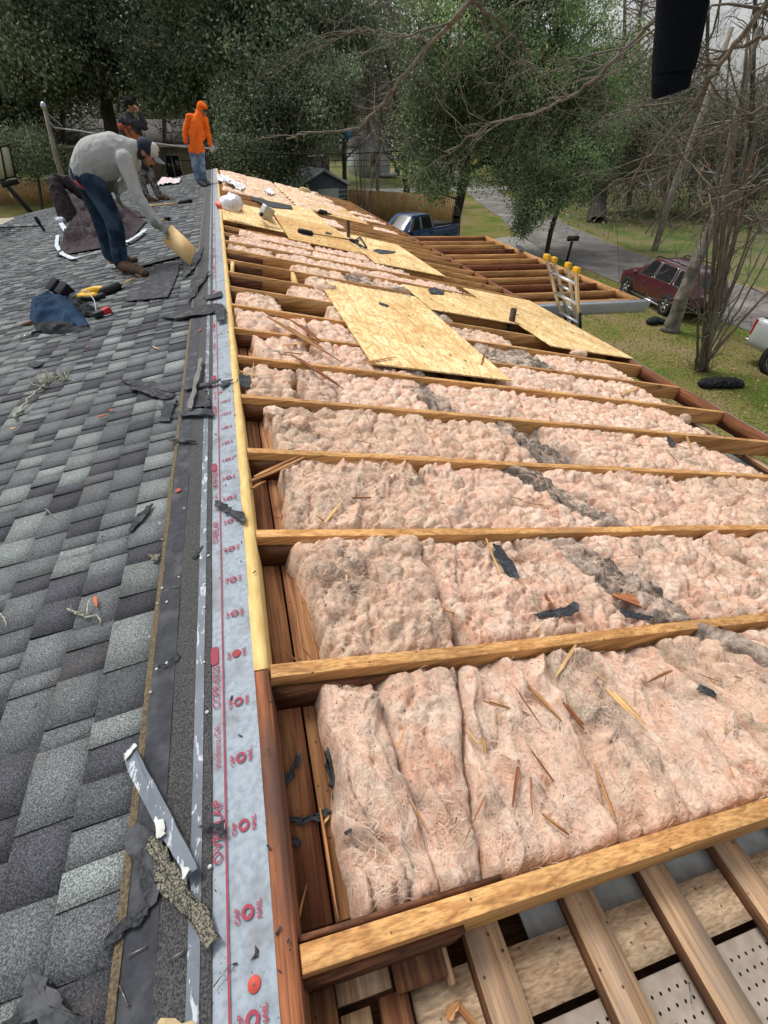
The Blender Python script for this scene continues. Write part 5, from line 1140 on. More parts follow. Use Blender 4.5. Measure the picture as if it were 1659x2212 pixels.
mb=MB(); limb(mb,[Rt(692,458,.05),Rt(704,460,.05)],[.06,.05]); limb(mb,[Rt(704,460,.05),Rt(716,463,.03)],[.02,.015]); mb.build('hammer',m_blp,smooth=True,label='black hammer lying on the orange tan sheet at the back',cat='hammer')
mb=MB(); mb.tube([Rt(1350*.375+1037,1296+175*.375,-.03),Rt(1395*.375+1037,1296+215*.375,-.06)],.03,16,cap=False); mb.build('duct_stub',m_galv,smooth=True,label='short round metal duct end beside the grey insulation roll',cat='duct')
# ---------------- ladder at the eave ----------------
def AtX(px,py,X): d=ray(px,py); return C0+d*(X/d[0])
m_alu=M('aluminium',(.62,.63,.64),(.5,.51,.52),scale=6,rough=.3,metal=.75,bmp=.03,stretch=(1,1,.2)); m_fib=M('yellow fibreglass',(.66,.50,.2),(.55,.4,.15),scale=9,rough=.5)
lad=empty('ladder',(5.3,6.6,0),'folding aluminium ladder with yellow caps leaning on the eave','ladder')
Aw=(AtX(1214,690,4.72),AtX(1180,556,4.40)); Dw=(AtX(1251,712,4.72),AtX(1244,584,4.40)); Bw=(AtX(1228,688,4.80),AtX(1196,562,4.5)); Cw=(AtX(1244,700,4.80),AtX(1226,574,4.5))
def ext(p): 
    a,b=p; d=(b-a)/abs(b[2]-a[2]); d=np.array([d[0],d[1]*.15,1.]) ; low=a-d*(a[2]-.02); return low,a,b
for nm,p,m_,w_ in (('rail',Aw,m_alu,.075),('rail',Dw,m_alu,.075),('inner_rail',Bw,m_alu,.06),('inner_rail',Cw,m_alu,.06)):
    lo,a,b=ext(p); mb=MB(); d=b-a
    mb.bar(a,b,.03,w_,up=(0,1,.2)); mb.bar(lo,a,.03,w_,up=(0,1,.2)); rl=mb.build(nm,m_,lad,bevel=.003)
    mb=MB(); mb.bar(a+d*.05+[0,-w_*.52,0],b-d*.03+[0,-w_*.52,0],.014,.012,up=(0,1,.2)); mb.build('fibreglass_edge',m_fib,rl)
    mb=MB(); mb.box(b+[0,-.01,.01],[.065,w_+.04,.07]); mb.build('yellow_cap',m_yel,rl,bevel=.012)
for k in range(-5,4):
    t=.12+k*.33
    a=Aw[0]+(Aw[1]-Aw[0])*t; b=Dw[0]+(Dw[1]-Dw[0])*t
    if k<0: 
        f=-k*.33; a=ext(Aw)[1]+(ext(Aw)[0]-ext(Aw)[1])*min(f*.42,.98); b=ext(Dw)[1]+(ext(Dw)[0]-ext(Dw)[1])*min(f*.42,.98)
    if k>2: continue
    MB().bar(a,b,.05,.03,up=(0,1,0)).build('rung',m_alu,lad)
for t in (.25,.58):
    MB().bar(Bw[0]+(Bw[1]-Bw[0])*t,Cw[0]+(Cw[1]-Cw[0])*t,.04,.03,up=(0,1,0)).build('inner_rung',m_alu,lad)
mb=MB(); a=Dw[0]+(Dw[1]-Dw[0])*.02+[.0,-.045,0]; b=Dw[0]+(Dw[1]-Dw[0])*.32+[0,-.045,0]; mb.bar(a,b,.034,.006,up=(0,1,.2)); mb.build('warning_sticker',m_navy,lad)
# ---------------- ground, road ----------------
def lawn_mat():
    m,nt,b,v=newmat('winter lawn',1,0,.05)
    n=tex(nt,'Noise',.45,v,6,.6); c=ramp(nt,n,[(.36,(.085,.125,.022)),(.5,(.15,.145,.045)),(.66,(.21,.165,.085))])
    f=tex(nt,'Noise',14,v,6); c=mix(nt,c,ramp(nt,f,[(.3,.5),(.7,1.5)]),1.,'MULTIPLY')
    k=tex(nt,'Voronoi',9,v); c=mix(nt,(.26,.18,.09),c,ramp(nt,k,[(.12,.1),(.25,1.)]))
    nt.links.new(c,b.inputs['Base Color']); bump(nt,b,f,.8,.03); return m
def green_mat():
    m,nt,b,v=newmat('greener lawn',1,0,.05); n=tex(nt,'Noise',.5,v,6,.6); c=ramp(nt,n,[(.4,(.085,.12,.034)),(.6,(.165,.145,.075))]); f=tex(nt,'Noise',10,v,6); c=mix(nt,c,ramp(nt,f,[(.3,.5),(.7,1.5)]),1.,'MULTIPLY'); nt.links.new(c,b.inputs['Base Color']); return m
m_lawn=lawn_mat(); m_green=green_mat()
m_road=M('old asphalt',(.16,.15,.135),(.11,.10,.095),scale=2,c3=(.23,.21,.19),s3=.5,bmp=.4,bscale=120); m_conc=M('concrete drive',(.31,.30,.28),(.22,.21,.2),scale=1.5,c3=(.2,.19,.16),s3=1,bmp=.3,bscale=60)
MB().add([[-160,-60,0],[200,-60,0],[200,260,0],[-160,260,0]],[[0,1,2,3]]).build('ground',m_lawn,org=(0,0,0),kind='structure')
def sheet(name,P,z,mat):
    V=np.array([[x,y,z] for x,y in P]); MB().add(V,[list(range(len(P)))]).build(name,mat,org=(0,0,0),kind='structure')
ys=np.linspace(-30,130,60); xl=16.1+.25*fbm(np.stack([ys*.5,ys*0],-1),2,3)+np.clip(ys-25,0,99)*.27; xr_=xl+4.9-np.clip(ys-25,0,30)*.05+.15*fbm(np.stack([ys*.7,ys*0+4],-1),2,5)
mb=MB(); mb.grid(np.stack([np.stack([xl,ys,ys*0+.02],-1),np.stack([xr_,ys,ys*0+.02],-1)]),flip=True); mb.build('road',m_road,org=(0,0,0),kind='structure')
sheet('driveway',[(5.5,19),(5.5,22),(15.6,30),(17.4,30.5),(16.1,23.7),(14.7,22.6)],.012,m_conc)
sheet('left_lawn',[(-90,58),(-12,58),(-12,90),(-90,110)],.02,m_green)
sheet('far_lawn',[(8,46),(18,44.5),(19.5,62),(24,120),(0,120)],.026,m_green)
sheet('right_verge',[(21.6,10),(21.5,26),(31,64),(50,64),(38,10)],.01,m_green)
sheet('far_road',[(0,56),(70,53),(70,58.5),(0,60)],.034,m_conc)
# leaf litter and grass tufts on the near lawn
rg=np.random.default_rng(5); n=60000; x=rg.uniform(4.8,20,n);y=rg.uniform(3,27,n); k=(x<16.0); x,y=x[k],y[k]; n=len(x)
a=rg.uniform(0,6.28,n); L=rg.uniform(.02,.05,n); up=rg.random(n)<.45
d=np.stack([np.cos(a),np.sin(a),np.zeros(n)],-1)*L[:,None]; s=np.stack([-np.sin(a),np.cos(a),rg.uniform(-.4,.4,n)],-1)*(L*.6)[:,None]
c=np.stack([x,y,np.full(n,.012)],-1); d[up]=np.stack([rg.normal(0,.012,up.sum()),rg.normal(0,.012,up.sum()),rg.uniform(.03,.07,up.sum())],-1); s[up]*=.35
V=np.stack([c-d*.5,c+s,c+d,c-s],1).reshape(-1,3); V[:,2]=np.maximum(V[:,2],.004); F=np.arange(n*4).reshape(-1,4)
pc_=np.array([(.30,.20,.10),(.22,.14,.07),(.38,.28,.15),(.10,.16,.03),(.14,.2,.05)])
idx=np.where(up,rg.integers(3,5,n),rg.integers(0,3,n)); m_leafc=M('leaf litter',(1,1,1),(.8,.8,.8),att=True,bmp=0,spec=.05)
MB().add(V,F,pc_[idx]*rg.uniform(.6,1.3,(n,1))).build('leaf_litter',m_leafc,org=(0,0,0),kind='stuff')
# ---------------- vehicles ----------------
m_glass=M('dark car glass',(.02,.022,.025),(.015,.016,.018),rough=.08,spec=.8,bmp=0); m_tyre=M('tyre',(.02,.02,.02),(.012,.012,.012),rough=.85,scale=30); m_rim=M('alloy rim',(.45,.45,.46),(.3,.3,.3),rough=.35,metal=.7,bmp=0)
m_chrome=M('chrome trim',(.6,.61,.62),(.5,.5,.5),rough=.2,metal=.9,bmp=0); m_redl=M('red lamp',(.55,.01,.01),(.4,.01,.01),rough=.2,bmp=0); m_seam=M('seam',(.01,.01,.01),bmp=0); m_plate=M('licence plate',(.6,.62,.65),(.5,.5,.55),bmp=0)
def paint(name,c): 
    m=M(name,c,tuple(x*.85 for x in c),scale=2,rough=.28,spec=.6,bmp=0); m.node_tree.nodes['Principled BSDF'].inputs['Coat Weight'].default_value=.6; return m
def car(name,label,cat,loc,ang,st,pt,wheels,wr,wins,fw,rw,extra=None,bed=None):
    e=empty(name,loc,label,cat); e.rotation_euler=(0,0,ang); ORG[e]=np.zeros(3)
    st=np.array(st,float)
    xs=np.linspace(st[0,0],st[-1,0],70); S=np.stack([xs]+[np.interp(xs,st[:,0],st[:,i]) for i in range(1,6)],-1)
    for i in range(1,6): 
        q=S[:,i].copy(); S[1:-1,i]=(q[:-2]+2*q[1:-1]+q[2:])/4
    def sec(w,zb,zt,zr_,wr_):
        return [(0,zb),(w*.86,zb),(w*.97,zb+.06),(w,zb+.22),(w*1.005,(zb+zt)/2),(w*.985,zt-.10),(w*.95,zt),(wr_+.35*(w*.95-wr_),zt+.65*(zr_-zt)),(wr_,zr_-.035*min(1,(zr_-zt)/.3)),(wr_*.8,zr_),(0,zr_+.01)]
    V=[]
    for x,w,zb,zt,zr_,wr_ in S:
        h=sec(w,zb,zt,zr_,wr_); V.append([(x,-y,z) for y,z in h]+[(x,y,z) for y,z in h[::-1][1:]])
    V=np.array(V); mb=MB(); mb.grid(V); 
    for i in (0,-1): mb.add(V[i],[list(range(V.shape[1]))[::(1 if i==0 else -1)]])
    body=mb.build('body',pt,e,smooth=True)
    def side(x,s,q,off=.008):
        r=[np.interp(x,S[:,0],S[:,i]) for i in range(1,6)]; w,zb,zt,zr_,wr_=r
        y0,z0=w*.95,zt; ym,zm=wr_+.35*(w*.95-wr_),zt+.65*(zr_-zt); y1,z1=wr_,zr_-.035
        if s<.65: t=s/.65; y,z=y0+(ym-y0)*t,z0+(zm-z0)*t
        else: t=(s-.65)/.35; y,z=ym+(y1-ym)*t,zm+(z1-zm)*t
        return np.array([x,q*(y+off),z+.002])
    for q in (1,-1):
        for poly in wins:
            # poly: (x at belt rear, x at belt front, x at top rear, x at top front)
            a0,a1,b0,b1=poly; G_=np.zeros((12,8,3))
            for i,u in enumerate(np.linspace(0,1,12)):
                for j,s_ in enumerate(np.linspace(.06,.9,8)): G_[i,j]=side((a0+(b0-a0)*s_)*(1-u)+(a1+(b1-a1)*s_)*u,s_,q)
            mb=MB(); mb.grid(G_,flip=(q>0)); w_=mb.build('side_window',m_glass,e,smooth=True)
            rim=np.concatenate([G_[:,0],G_[-1,1:],G_[::-1,-1][1:],G_[0,::-1][1:]]); MB().tube(rim,.009,5).build('window_trim',m_chrome,w_)
    for (xa,xb,nm) in ((fw[0],fw[1],'windscreen'),(rw[0],rw[1],'rear_window')):
        G_=np.zeros((6,10,3)); sg=1 if nm=='windscreen' else -1
        for i,t in enumerate(np.linspace(.08,.93,6)):
            x=xa+(xb-xa)*t; w,zb,zt,zr_,wr_=[np.interp(x,S[:,0],S[:,k]) for k in range(1,6)]
            for j,u in enumerate(np.linspace(-1,1,10)): G_[i,j]=[x+sg*.012-sg*.03*u*u,u*wr_*.93,zr_+.012-.02*u*u]
        mb=MB(); mb.grid(G_,flip=sg<0); mb.build(nm,m_glass,e,smooth=True)
    hw=max(st[:,1])
    for x in wheels:
        for q in (1,-1):
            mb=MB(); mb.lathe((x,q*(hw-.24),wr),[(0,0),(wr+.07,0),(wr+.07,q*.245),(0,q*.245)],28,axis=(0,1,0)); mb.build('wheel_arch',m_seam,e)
            ty=MB(); ty.lathe((x,q*(hw-.18),wr),[(wr*.6,0),(wr*.95,0),(wr,.03*q),(wr,.19*q),(wr*.95,.22*q),(wr*.66,.225*q),(wr*.64,.20*q)],28,axis=(0,1,0)); wo_=ty.build('wheel',m_tyre,e,smooth=True)
            rb=MB(); rb.lathe((x,q*(hw-.18),wr),[(wr*.66,.20*q),(wr*.62,.215*q),(wr*.58,.16*q),(wr*.5,.15*q)],24,axis=(0,1,0)); rb.lathe((x,q*(hw-.18),wr),[(0,.19*q),(wr*.16,.19*q),(wr*.18,.16*q)],12,axis=(0,1,0))
            for k in range(5):
                t=k*2*math.pi/5+.3; dx,dz=math.cos(t),math.sin(t); rb.bar([x+dx*wr*.12,q*(hw+.02),wr+dz*wr*.12],[x+dx*wr*.62,q*(hw+.022),wr+dz*wr*.62],wr*.17,.02,up=(0,q,0))
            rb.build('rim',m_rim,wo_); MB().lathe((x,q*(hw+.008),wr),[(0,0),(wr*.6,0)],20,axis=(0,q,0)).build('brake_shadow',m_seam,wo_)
    if extra: extra(e,side,hw,S)
    return e
m_mar=paint('maroon paint',(.075,.010,.018)); m_blue=paint('blue paint',(.012,.06,.15)); m_silver=paint('silver paint',(.42,.45,.45)); m_wpaint=paint('white paint',(.6,.62,.62))
def seams(xs_,z0=.34):
    def f(e,side,hw,S):
        for q in (1,-1):
            for x in xs_:
                mb=MB(); w=np.interp(x,S[:,0],S[:,1]); zt=np.interp(x,S[:,0],S[:,3]); mb.bar([x,q*(w*1.005+.002),z0],[x,q*(w*.96+.004),zt],.012,.006,up=(0,q,0)); mb.build('door_seam',m_seam,e)
                mb=MB(); mb.bar([x+.10,q*(w+.02),zt-.17],[x+.28,q*(w+.02),zt-.16],.035,.03,up=(0,q,0)); mb.build('door_handle',m_mar if e.name.startswith('suv') else m_seam,e,bevel=.006)
    return f
def suvx(e,side,hw,S):
    seams([-.92,.12])(e,side,hw,S)
    for q in (1,-1):
        mb=MB(); mb.tube([[-1.75,q*.60,1.69],[-1.6,q*.6,1.74],[-.3,q*.61,1.755],[.35,q*.6,1.74],[.5,q*.6,1.66]],.022,8); mb.build('roof_rail',m_seam,e,smooth=True)
        mb=MB(); mb.ball([1.02,q*1.0,1.03],[.07,.10,.085],12,8); mb.build('wing_mirror',m_mar,e,smooth=True)
        mb=MB(); mb.box([-2.28,q*.80,1.0],[.16,.17,.34],taper=(.9,.8)); mb.build('tail_light',m_redl,e,bevel=.02)
        mb=MB(); mb.box([2.2,q*.66,.80],[.2,.24,.14]); mb.build('headlight',m_glass,e,bevel=.02)
        mb=MB(); mb.bar([-1.0,q*(hw-.0),.27],[1.1,q*(hw-.0),.27],.05,.06,up=(0,0,1)); mb.build('side_step',m_chrome,e)
    mb=MB(); mb.box([-2.41,0,.93],[.04,.75,.07]); mb.build('tailgate_bar',m_chrome,e,bevel=.008)
    mb=MB(); mb.box([-2.42,0,.79],[.02,.33,.17]); mb.build('licence_plate',m_plate,e)
    mb=MB(); mb.box([-2.40,0,.46],[.12,1.5,.14]); mb.build('bumper_trim',m_seam,e,bevel=.01)
    for i in range(5): mb=MB(); mb.bar([-1.7,-.4+.2*i,1.688],[.2,-.4+.2*i,1.708],.03,.012); mb.build('roof_rib',m_mar,e)
suv=[(-2.42,.70,.45,.86,.90,.55),(-2.38,.84,.36,1.0,1.04,.62),(-2.28,.90,.3,1.05,1.22,.64),(-2.05,.92,.28,1.06,1.60,.63),(-1.85,.92,.28,1.06,1.66,.63),(-1.0,.92,.26,1.04,1.69,.64),(0,.92,.25,1.01,1.70,.64),(.45,.92,.25,.99,1.66,.63),(1.3,.91,.25,.99,1.10,.70),(1.8,.90,.26,.96,1.04,.62),(2.2,.85,.28,.86,.92,.5),(2.4,.68,.35,.70,.74,.38)]
car('suv','dark maroon sport utility car parked on the lawn behind the leaning tree trunk','car',(15.7,15.7,0),R(82),suv,m_mar,(-1.38,1.46),.36,[(-1.95,-1.35,-1.8,-1.25),(-1.2,-.12,-1.1,-.16),(-.02,.95,-.05,.50)],(1.28,.5),(-2.32,-2.04),suvx).scale=(.93,.93,.93)
pk=[(-2.85,.90,.5,1.22,1.225,.78),(-2.8,.95,.45,1.24,1.245,.8),(-.85,.96,.4,1.24,1.245,.8),(-.8,.96,.4,1.24,1.80,.70),(-.6,.96,.4,1.22,1.86,.68),(.5,.96,.38,1.20,1.87,.68),(1.3,.95,.38,1.18,1.26,.74),(2.3,.94,.4,1.12,1.20,.68),(2.75,.88,.45,.98,1.04,.5),(2.85,.8,.5,.9,.94,.45)]
def pkx(pm):
    def f(e,side,hw,S):
        seams([-.75,.15])(e,side,hw,S)
        MB().box([-1.85,0,1.245],[1.85,1.55,.02]).build('truck_bed',m_seam,e)
        for q in (1,-1):
            MB().ball([1.0,q*1.06,1.22],[.08,.13,.11],12,8).build('wing_mirror',m_seam,e,smooth=True)
            MB().box([-2.83,q*.86,1.0],[.06,.14,.4]).build('tail_light',m_redl,e,bevel=.01)
            MB().box([2.72,q*.7,.88],[.16,.26,.22]).build('headlight',m_glass,e,bevel=.02)
        MB().box([-2.9,0,.55],[.14,1.7,.18]).build('rear_bumper',m_chrome,e,bevel=.02)
        MB().box([2.86,0,.6],[.1,1.6,.2]).build('front_bumper',m_chrome,e,bevel=.02)
    return f
pw=[(-.72,.05,-.66,.03),(.14,1.08,.11,.60)]
car('pickup_truck','blue pickup truck parked in front of the wooden fence','pickup truck',(9.1,27.2,0),R(206),pk,m_blue,(-1.75,1.85),.40,pw,(1.28,.56),(-.84,-.74),pkx(m_blue))
car('pickup_truck','silver white pickup truck half hidden behind the many stemmed shrub','pickup truck',(14.7,7.45,0),R(271),pk,m_silver,(-1.75,1.85),.40,pw,(1.28,.56),(-.84,-.74),pkx(m_silver))
car('jeep','white boxy off road car far behind the roof under the dark trees','car',(G(636,322)[0],G(636,322)[1],0),R(185),[(-2,.85,.5,1.1,1.12,.7),(-1.95,.88,.45,1.12,1.85,.72),(.6,.88,.45,1.12,1.88,.72),(.8,.88,.45,1.1,1.2,.74),(2,.84,.5,1.0,1.08,.7)],m_wpaint,(-1.3,1.35),.42,[(-1.8,-.7,-1.8,-.7),(-.6,.55,-.6,.45)],(.82,.6),(-1.99,-1.95))
# ---------------- fences ----------------
m_fence=wood('cedar fence',(.58,.37,.17),(.42,.24,.10),'Z',1.5,rnd=.05,knots=True,grey=(.42,.29,.16),greyf=(.45,.65)); 
def fence(pts,label,h=1.8,w=.14,gray=False):
    e=empty('wooden_fence',(*pts[0],0),label,'fence'); rg=np.random.default_rng(3); pk_=MB()
    for (a,b) in zip(pts[:-1],pts[1:]):
        a=np.array([*a,0.]);b=np.array([*b,0.]);L=np.linalg.norm(b-a);d=(b-a)/L;s=np.array([-d[1],d[0],0]); n=int(L/w)
        for i in range(n):
            p=a+d*(i+.5)*w+s*rg.uniform(-.006,.006); hh=h+rg.uniform(-.02,.02); x=w*.47
            pk_.prism([p-d*x,p+d*x,p+d*x+[0,0,hh-.03],p+d*x*.6+[0,0,hh],p-d*x*.6+[0,0,hh],p-d*x+[0,0,hh-.03]],s*.02)
        for z in (.35,1.45): MB().bar(a+[0,0,z]+s*.05,b+[0,0,z]+s*.05,.04,.09).build('fence_rail',m_fence,e)
        for i in range(int(L/2.4)+1): 
            if i<14: MB().box(a+d*i*2.4+s*.1+[0,0,h*.49],[.09,.09,h*.97]).build('fence_post',m_fence,e)
    pk_.build('pickets',m_fence,e); return e
fence([tuple(G(738,408,1.8)[:2]),tuple(G(870,415,1.8)[:2]),tuple(G(985,424,1.8)[:2])],'tan wooden privacy fence behind the blue pickup truck')
fence([(-48,57),(-18,56.3),(-13,55.6)],'brown wooden privacy fence beyond the left roof edge',w=.16)
# ---------------- buildings beyond ----------------
m_roofb=M('old brown roof',(.06,.052,.044),(.035,.03,.027),scale=3); m_tan=M('tan siding',(.27,.225,.155),(.21,.175,.12),scale=3,stretch=(12,1,.3)); m_wsid=M('white siding',(.50,.53,.53),(.42,.45,.46),scale=3,stretch=(.3,.3,14)); m_trim=M('white trim',(.62,.64,.63),(.5,.52,.52)); m_win=M('dark window',(.02,.025,.03),(.015,.015,.02),rough=.15,spec=.6,bmp=0); m_gsid=M('blue grey siding',(.105,.125,.15),(.085,.10,.12),scale=2); m_groof=M('pale metal roof',(.50,.54,.57),(.38,.42,.45),scale=2,rough=.45)
def gable(name,label,x0,x1,y0,y1,ze,za,wall,roof,axis='Y',ov=.4,wins=(),cat='house',siding=0):
    e=empty(name,((x0+x1)/2,(y0+y1)/2,0),label,cat); xm,ym=(x0+x1)/2,(y0+y1)/2
    if axis=='Y': P=[[x0,y0,0],[x1,y0,0],[x1,y0,ze],[xm,y0,za],[x0,y0,ze]]; ext=[0,y1-y0,0]; rf=[([x0-ov,y0-ov,ze-ov*(za-ze)/(xm-x0)],[xm,y0-ov,za]),([xm,y0-ov,za],[x1+ov,y0-ov,ze-ov*(za-ze)/(xm-x0)])]; re=[0,y1-y0+2*ov,0]
    else: P=[[x0,y0,0],[x0,y0,ze],[x0,ym,za],[x0,y1,ze],[x0,y1,0]]; ext=[x1-x0,0,0]; rf=[([x0-ov,y0-ov,ze-ov*(za-ze)/(ym-y0)],[x0-ov,ym,za]),([x0-ov,ym,za],[x0-ov,y1+ov,ze-ov*(za-ze)/(ym-y0)])]; re=[x1-x0+2*ov,0,0]
    MB().prism(P,ext).build('wall',wall,e)
    for a,b in rf:
        a=np.array(a,float)+[0,0,.03];b=np.array(b,float)+[0,0,.03]; MB().prism([a,b,b+[0,0,.12],a+[0,0,.12]],re).build('roof',roof,e)
        MB().prism([a-[0,.03 if axis=='Y' else 0,.03],b-[0,.03 if axis=='Y' else 0,.03],b-[0,.03 if axis=='Y' else 0,-.16],a-[0,.03 if axis=='Y' else 0,-.16]],[0,.028,0] if axis=='Y' else [.028,0,0]).build('rake_board',m_trim,e)
    if axis=='X': MB().bar([x0-ov,y0-ov-.02,ze-.12],[x1+ov,y0-ov-.02,ze-.12],.04,.2).build('fascia',m_trim,e)
    for (wx,wz,ww,wh) in wins:
        f=MB(); f.box([wx,y0-.03,wz],[ww+.14,.05,wh+.14]); f_=f.build('window',m_trim,e); MB().box([wx,y0-.06,wz],[ww,.04,wh]).build('pane',m_win,f_)
        MB().box([wx,y0-.085,wz],[.04,.02,wh]).build('mullion',m_trim,f_)
    for i in range(siding): 
        MB().box([(x0+x1)/2,y0-.012,.2+i*(ze-.2)/siding],[x1-x0,.02,.05]).build('siding_ridge',m_trim,e)
    return e
gable('tan_house','low tan house with dark roof behind the workers',-14.4,1.5,60,70,4.0,5.7,m_tan,m_roofb,'X',wins=[(-4.4,2.3,1.4,1.7),(-1.2,2.1,2.6,1.7)])
gable('white_house','white sided gable house at the far left among the trees',-33,-19.5,95,108,4.6,7.4,m_wsid,m_roofb,'Y',wins=[(-25.6,5.7,1.9,1.2)])
shed_=gable('garden_shed','blue grey metal shed with pale roof beyond the far end of the roof',4.3,8.1,40,45,2.05,2.92,m_gsid,m_groof,'Y',ov=.12,wins=[],cat='shed',siding=7)
sh=MB(); sh.box([6.5,39.93,.95],[1.6,.05,1.9]); sh.build('door',M('pale shed door',(.45,.5,.47),(.4,.44,.42)),shed_)
for x in (4.34,8.06): mb=MB(); mb.box([x,39.95,1.03],[.09,.06,2.06]); mb.build('corner_post',m_trim,shed_)
shed_.rotation_euler=(0,0,R(14))
gable('far_house','pale grey house far beyond the lawn behind bare trees',24,40,112,122,3.2,5.5,m_wsid,m_roofb,'X',wins=[(28,1.8,1.6,1.3),(34,1.8,1.6,1.3)])
gable('porch_house','small white porch house glimpsed left of the big green tree',17.6,21.6,74,82,3.4,5.0,m_wsid,m_roofb,'Y',wins=[(19.6,1.9,1.2,1.4)])
gable('grey_building','plain grey building behind the shed and thin trees',4.5,11.5,68,73,2.8,3.6,M('grey wall',(.22,.22,.21),(.17,.17,.16)),m_roofb,'X')
# ---------------- street furniture ----------------
gm=G(1222,572); mr_=empty('mailbox',gm,'black mailbox on a slanted black post beside the road','mailbox')
MB().bar(gm,gm+np.array([.07,0,1.02]),.09,.09,up=(0,1,0)).build('post',m_blp,mr_); mb=MB(); c=gm+np.array([.09,0,1.05])
pr=[[ -.28,-.09,0],[-.28,.09,0],[-.28,.09,.12]]+[[-.28,.09*math.cos(t),.12+.09*math.sin(t)] for t in np.linspace(.2,2.94,8)]+[[-.28,-.09,.12]]
mb.prism(np.array(pr)+c,[.56,0,0]); mb.build('box',m_blp,mr_)
gb=G(858,379); bn=empty('wheelie_bin',gb,'green wheeled bin standing on the far lawn left of the big tree','bin')
MB().box(gb+[0,0,.5],[.55,.5,1.0],taper=(1.15,1.15)).build('bin_body',M('green plastic',(.02,.13,.09),(.015,.1,.07)),bn); MB().box(gb+[0,0,1.04],[.64,.66,.07]).build('lid',m_seam,bn)
m_bin=bn
for q in (-.2,.2): MB().lathe((gb[0]+q,gb[1]+.25,.1),[(0,0),(.1,0),(.1,.05),(0,.05)],12,axis=(1,0,0)).build('wheel',m_tyre,bn)
MB().box(G(838,383)+[0,0,.3],[2.2,1.2,.35],taper=(1.05,1.1)).build('boat_hull',m_wpaint,label='low white flat boat lying on the far lawn',cat='boat',bevel=.05)
# basketball hoop at the far left
hb=empty('basketball_hoop',(-12.6,37,0),'black basketball hoop stand beyond the left roof edge','basketball hoop')
tp_=AtY(2,385,37.3); MB().bar([tp_[0]+1.5,37.3,0],tp_,.22,.22,up=(0,1,0)).build('pole',m_seam,hb)
b1,b2,b3,b4=AtY(-18,322,37),AtY(20,313,37),AtY(34,380,37),AtY(-6,392,37); MB().prism([b1,b2,b3,b4],[0,.05,0]).build('backboard',M('cream board',(.42,.41,.30),(.36,.35,.26)),hb)
fr=MB(); 
for p,q in ((b1,b2),(b2,b3),(b3,b4),(b4,b1),((b1+b2)/2,(b4+b3)/2)): fr.bar(np.array(p)-[0,.04,0],np.array(q)-[0,.04,0],.07,.07,up=(0,1,0))
fr.build('frame',m_seam,hb)
rc=AtY(40,383,36.6); t=np.linspace(0,2*np.pi,25); MB().tube(rc+np.stack([.3*np.cos(t),.3*np.sin(t),t*0],-1),.02,6,cap=False).build('rim',m_seam,hb); MB().bar(AtY(5,400,36.9),AtY(38,392,36.7),.25,.2,up=(0,1,0)).build('bracket',m_seam,hb)
# service pole with twisted cable
sp_=empty('service_pole',(-8.6,33,0),'weathered service pole with curled cables behind the bending person','pole')
m_oldw=wood('weathered grey pole',(.30,.27,.22),(.20,.175,.14),'Z',1,rnd=.02)
p0=AtY(146,420,33);p1=AtY(120,335,33);p2=AtY(97,236,33); mb=MB(); mb.tube([p0-[0,0,2.5],p0,p1,p2],[.16,.15,.11,.09],10); mb.build('shaft',m_oldw,sp_,smooth=True); MB().ball(p2+[0,0,.1],[.14,.14,.18],10,8).build('weatherhead',m_galv,sp_,smooth=True)
m_wire=M('grey cable',(.3,.31,.32),(.2,.2,.21),scale=5); m_bwire=M('black cable',(.02,.02,.02),(.015,.015,.015))
def cable(pts,r,mat,label,sag=0,name='cable'):
    P=np.array(pts); t=np.linspace(0,1,len(P)); tt=np.linspace(0,1,40); Q=np.stack([np.interp(tt,t,P[:,i]) for i in range(3)],-1); Q[:,2]-=sag*4*tt*(1-tt); MB().tube(Q,r,5).build(name,mat,smooth=True,label=label,cat='cable')
cable([AtY(101,243,33),AtY(118,258,33),AtY(135,273,33)],.025,m_wire,'grey cable loop near the top of the service pole')
cable([AtY(106,262,33),AtY(118,276,33),AtY(140,279,33),AtY(180,284,32),AtY(230,294,31),AtY(278,302,30),AtY(380,316,29),AtY(470,322,28)],.04,m_wire,'thick twisted grey cable running from the service pole behind the workers')
cable([AtY(470,322,28),AtY(600,329,27),AtY(750,329,27),AtY(900,325,28)],.022,m_bwire,'black overhead cable crossing behind the far roof end',.05)
cable([AtY(-30,330,60),AtY(250,340,60),AtY(620,342,60),AtY(960,345,60)],.03,m_bwire,'upper thin far overhead wire across the lawns',.2)
cable([AtY(460,350,50),AtY(700,358,50),AtY(960,354,50)],.02,m_bwire,'lower thin far overhead wire across the lawns',.1)
MB().tube([G(1413,542),AtY(1464,380,25),AtY(1519,240,25.3),AtY(1580,60,25.7)],[.17,.15,.14,.12],12).build('utility_pole',m_oldw,smooth=True,label='leaning grey utility pole among the bare branches on the right',cat='utility pole')
MB().ball(AtY(751,290,42),[.25,.25,.3],10,8).build('blue_bird_feeder',M('light blue plastic',(.05,.28,.5),(.04,.2,.4)),label='small light blue feeder hanging on the far tree trunk',cat='bird feeder')
# black rubbish bags
for c,px,lb,rr in (((1415,700),[(-.16,0,.10,.16),(.0,.06,.12,.15),(.16,-.02,.09,.13)],'small black rubbish bag at the foot of the leaning trunk',4),((1555,835),[(-.38,.1,.09,.18),(-.1,.04,.10,.2),(.2,-.04,.10,.2),(.42,-.1,.07,.15)],'long flat black plastic bag below the many stemmed shrub',6)):
    g=G(*c); mb=MB()
    for (x,y,z,r) in px: mb.ball(g+np.array([x,y,z]),[r*1.2,r,r*.65],14,10)
    remesh(mb,.016,1,lambda V:.03*(1-np.abs(fbm(V*7,3,rr))*2.4)).build('rubbish_bag',m_lin,smooth=True,label=lb,cat='rubbish bag')
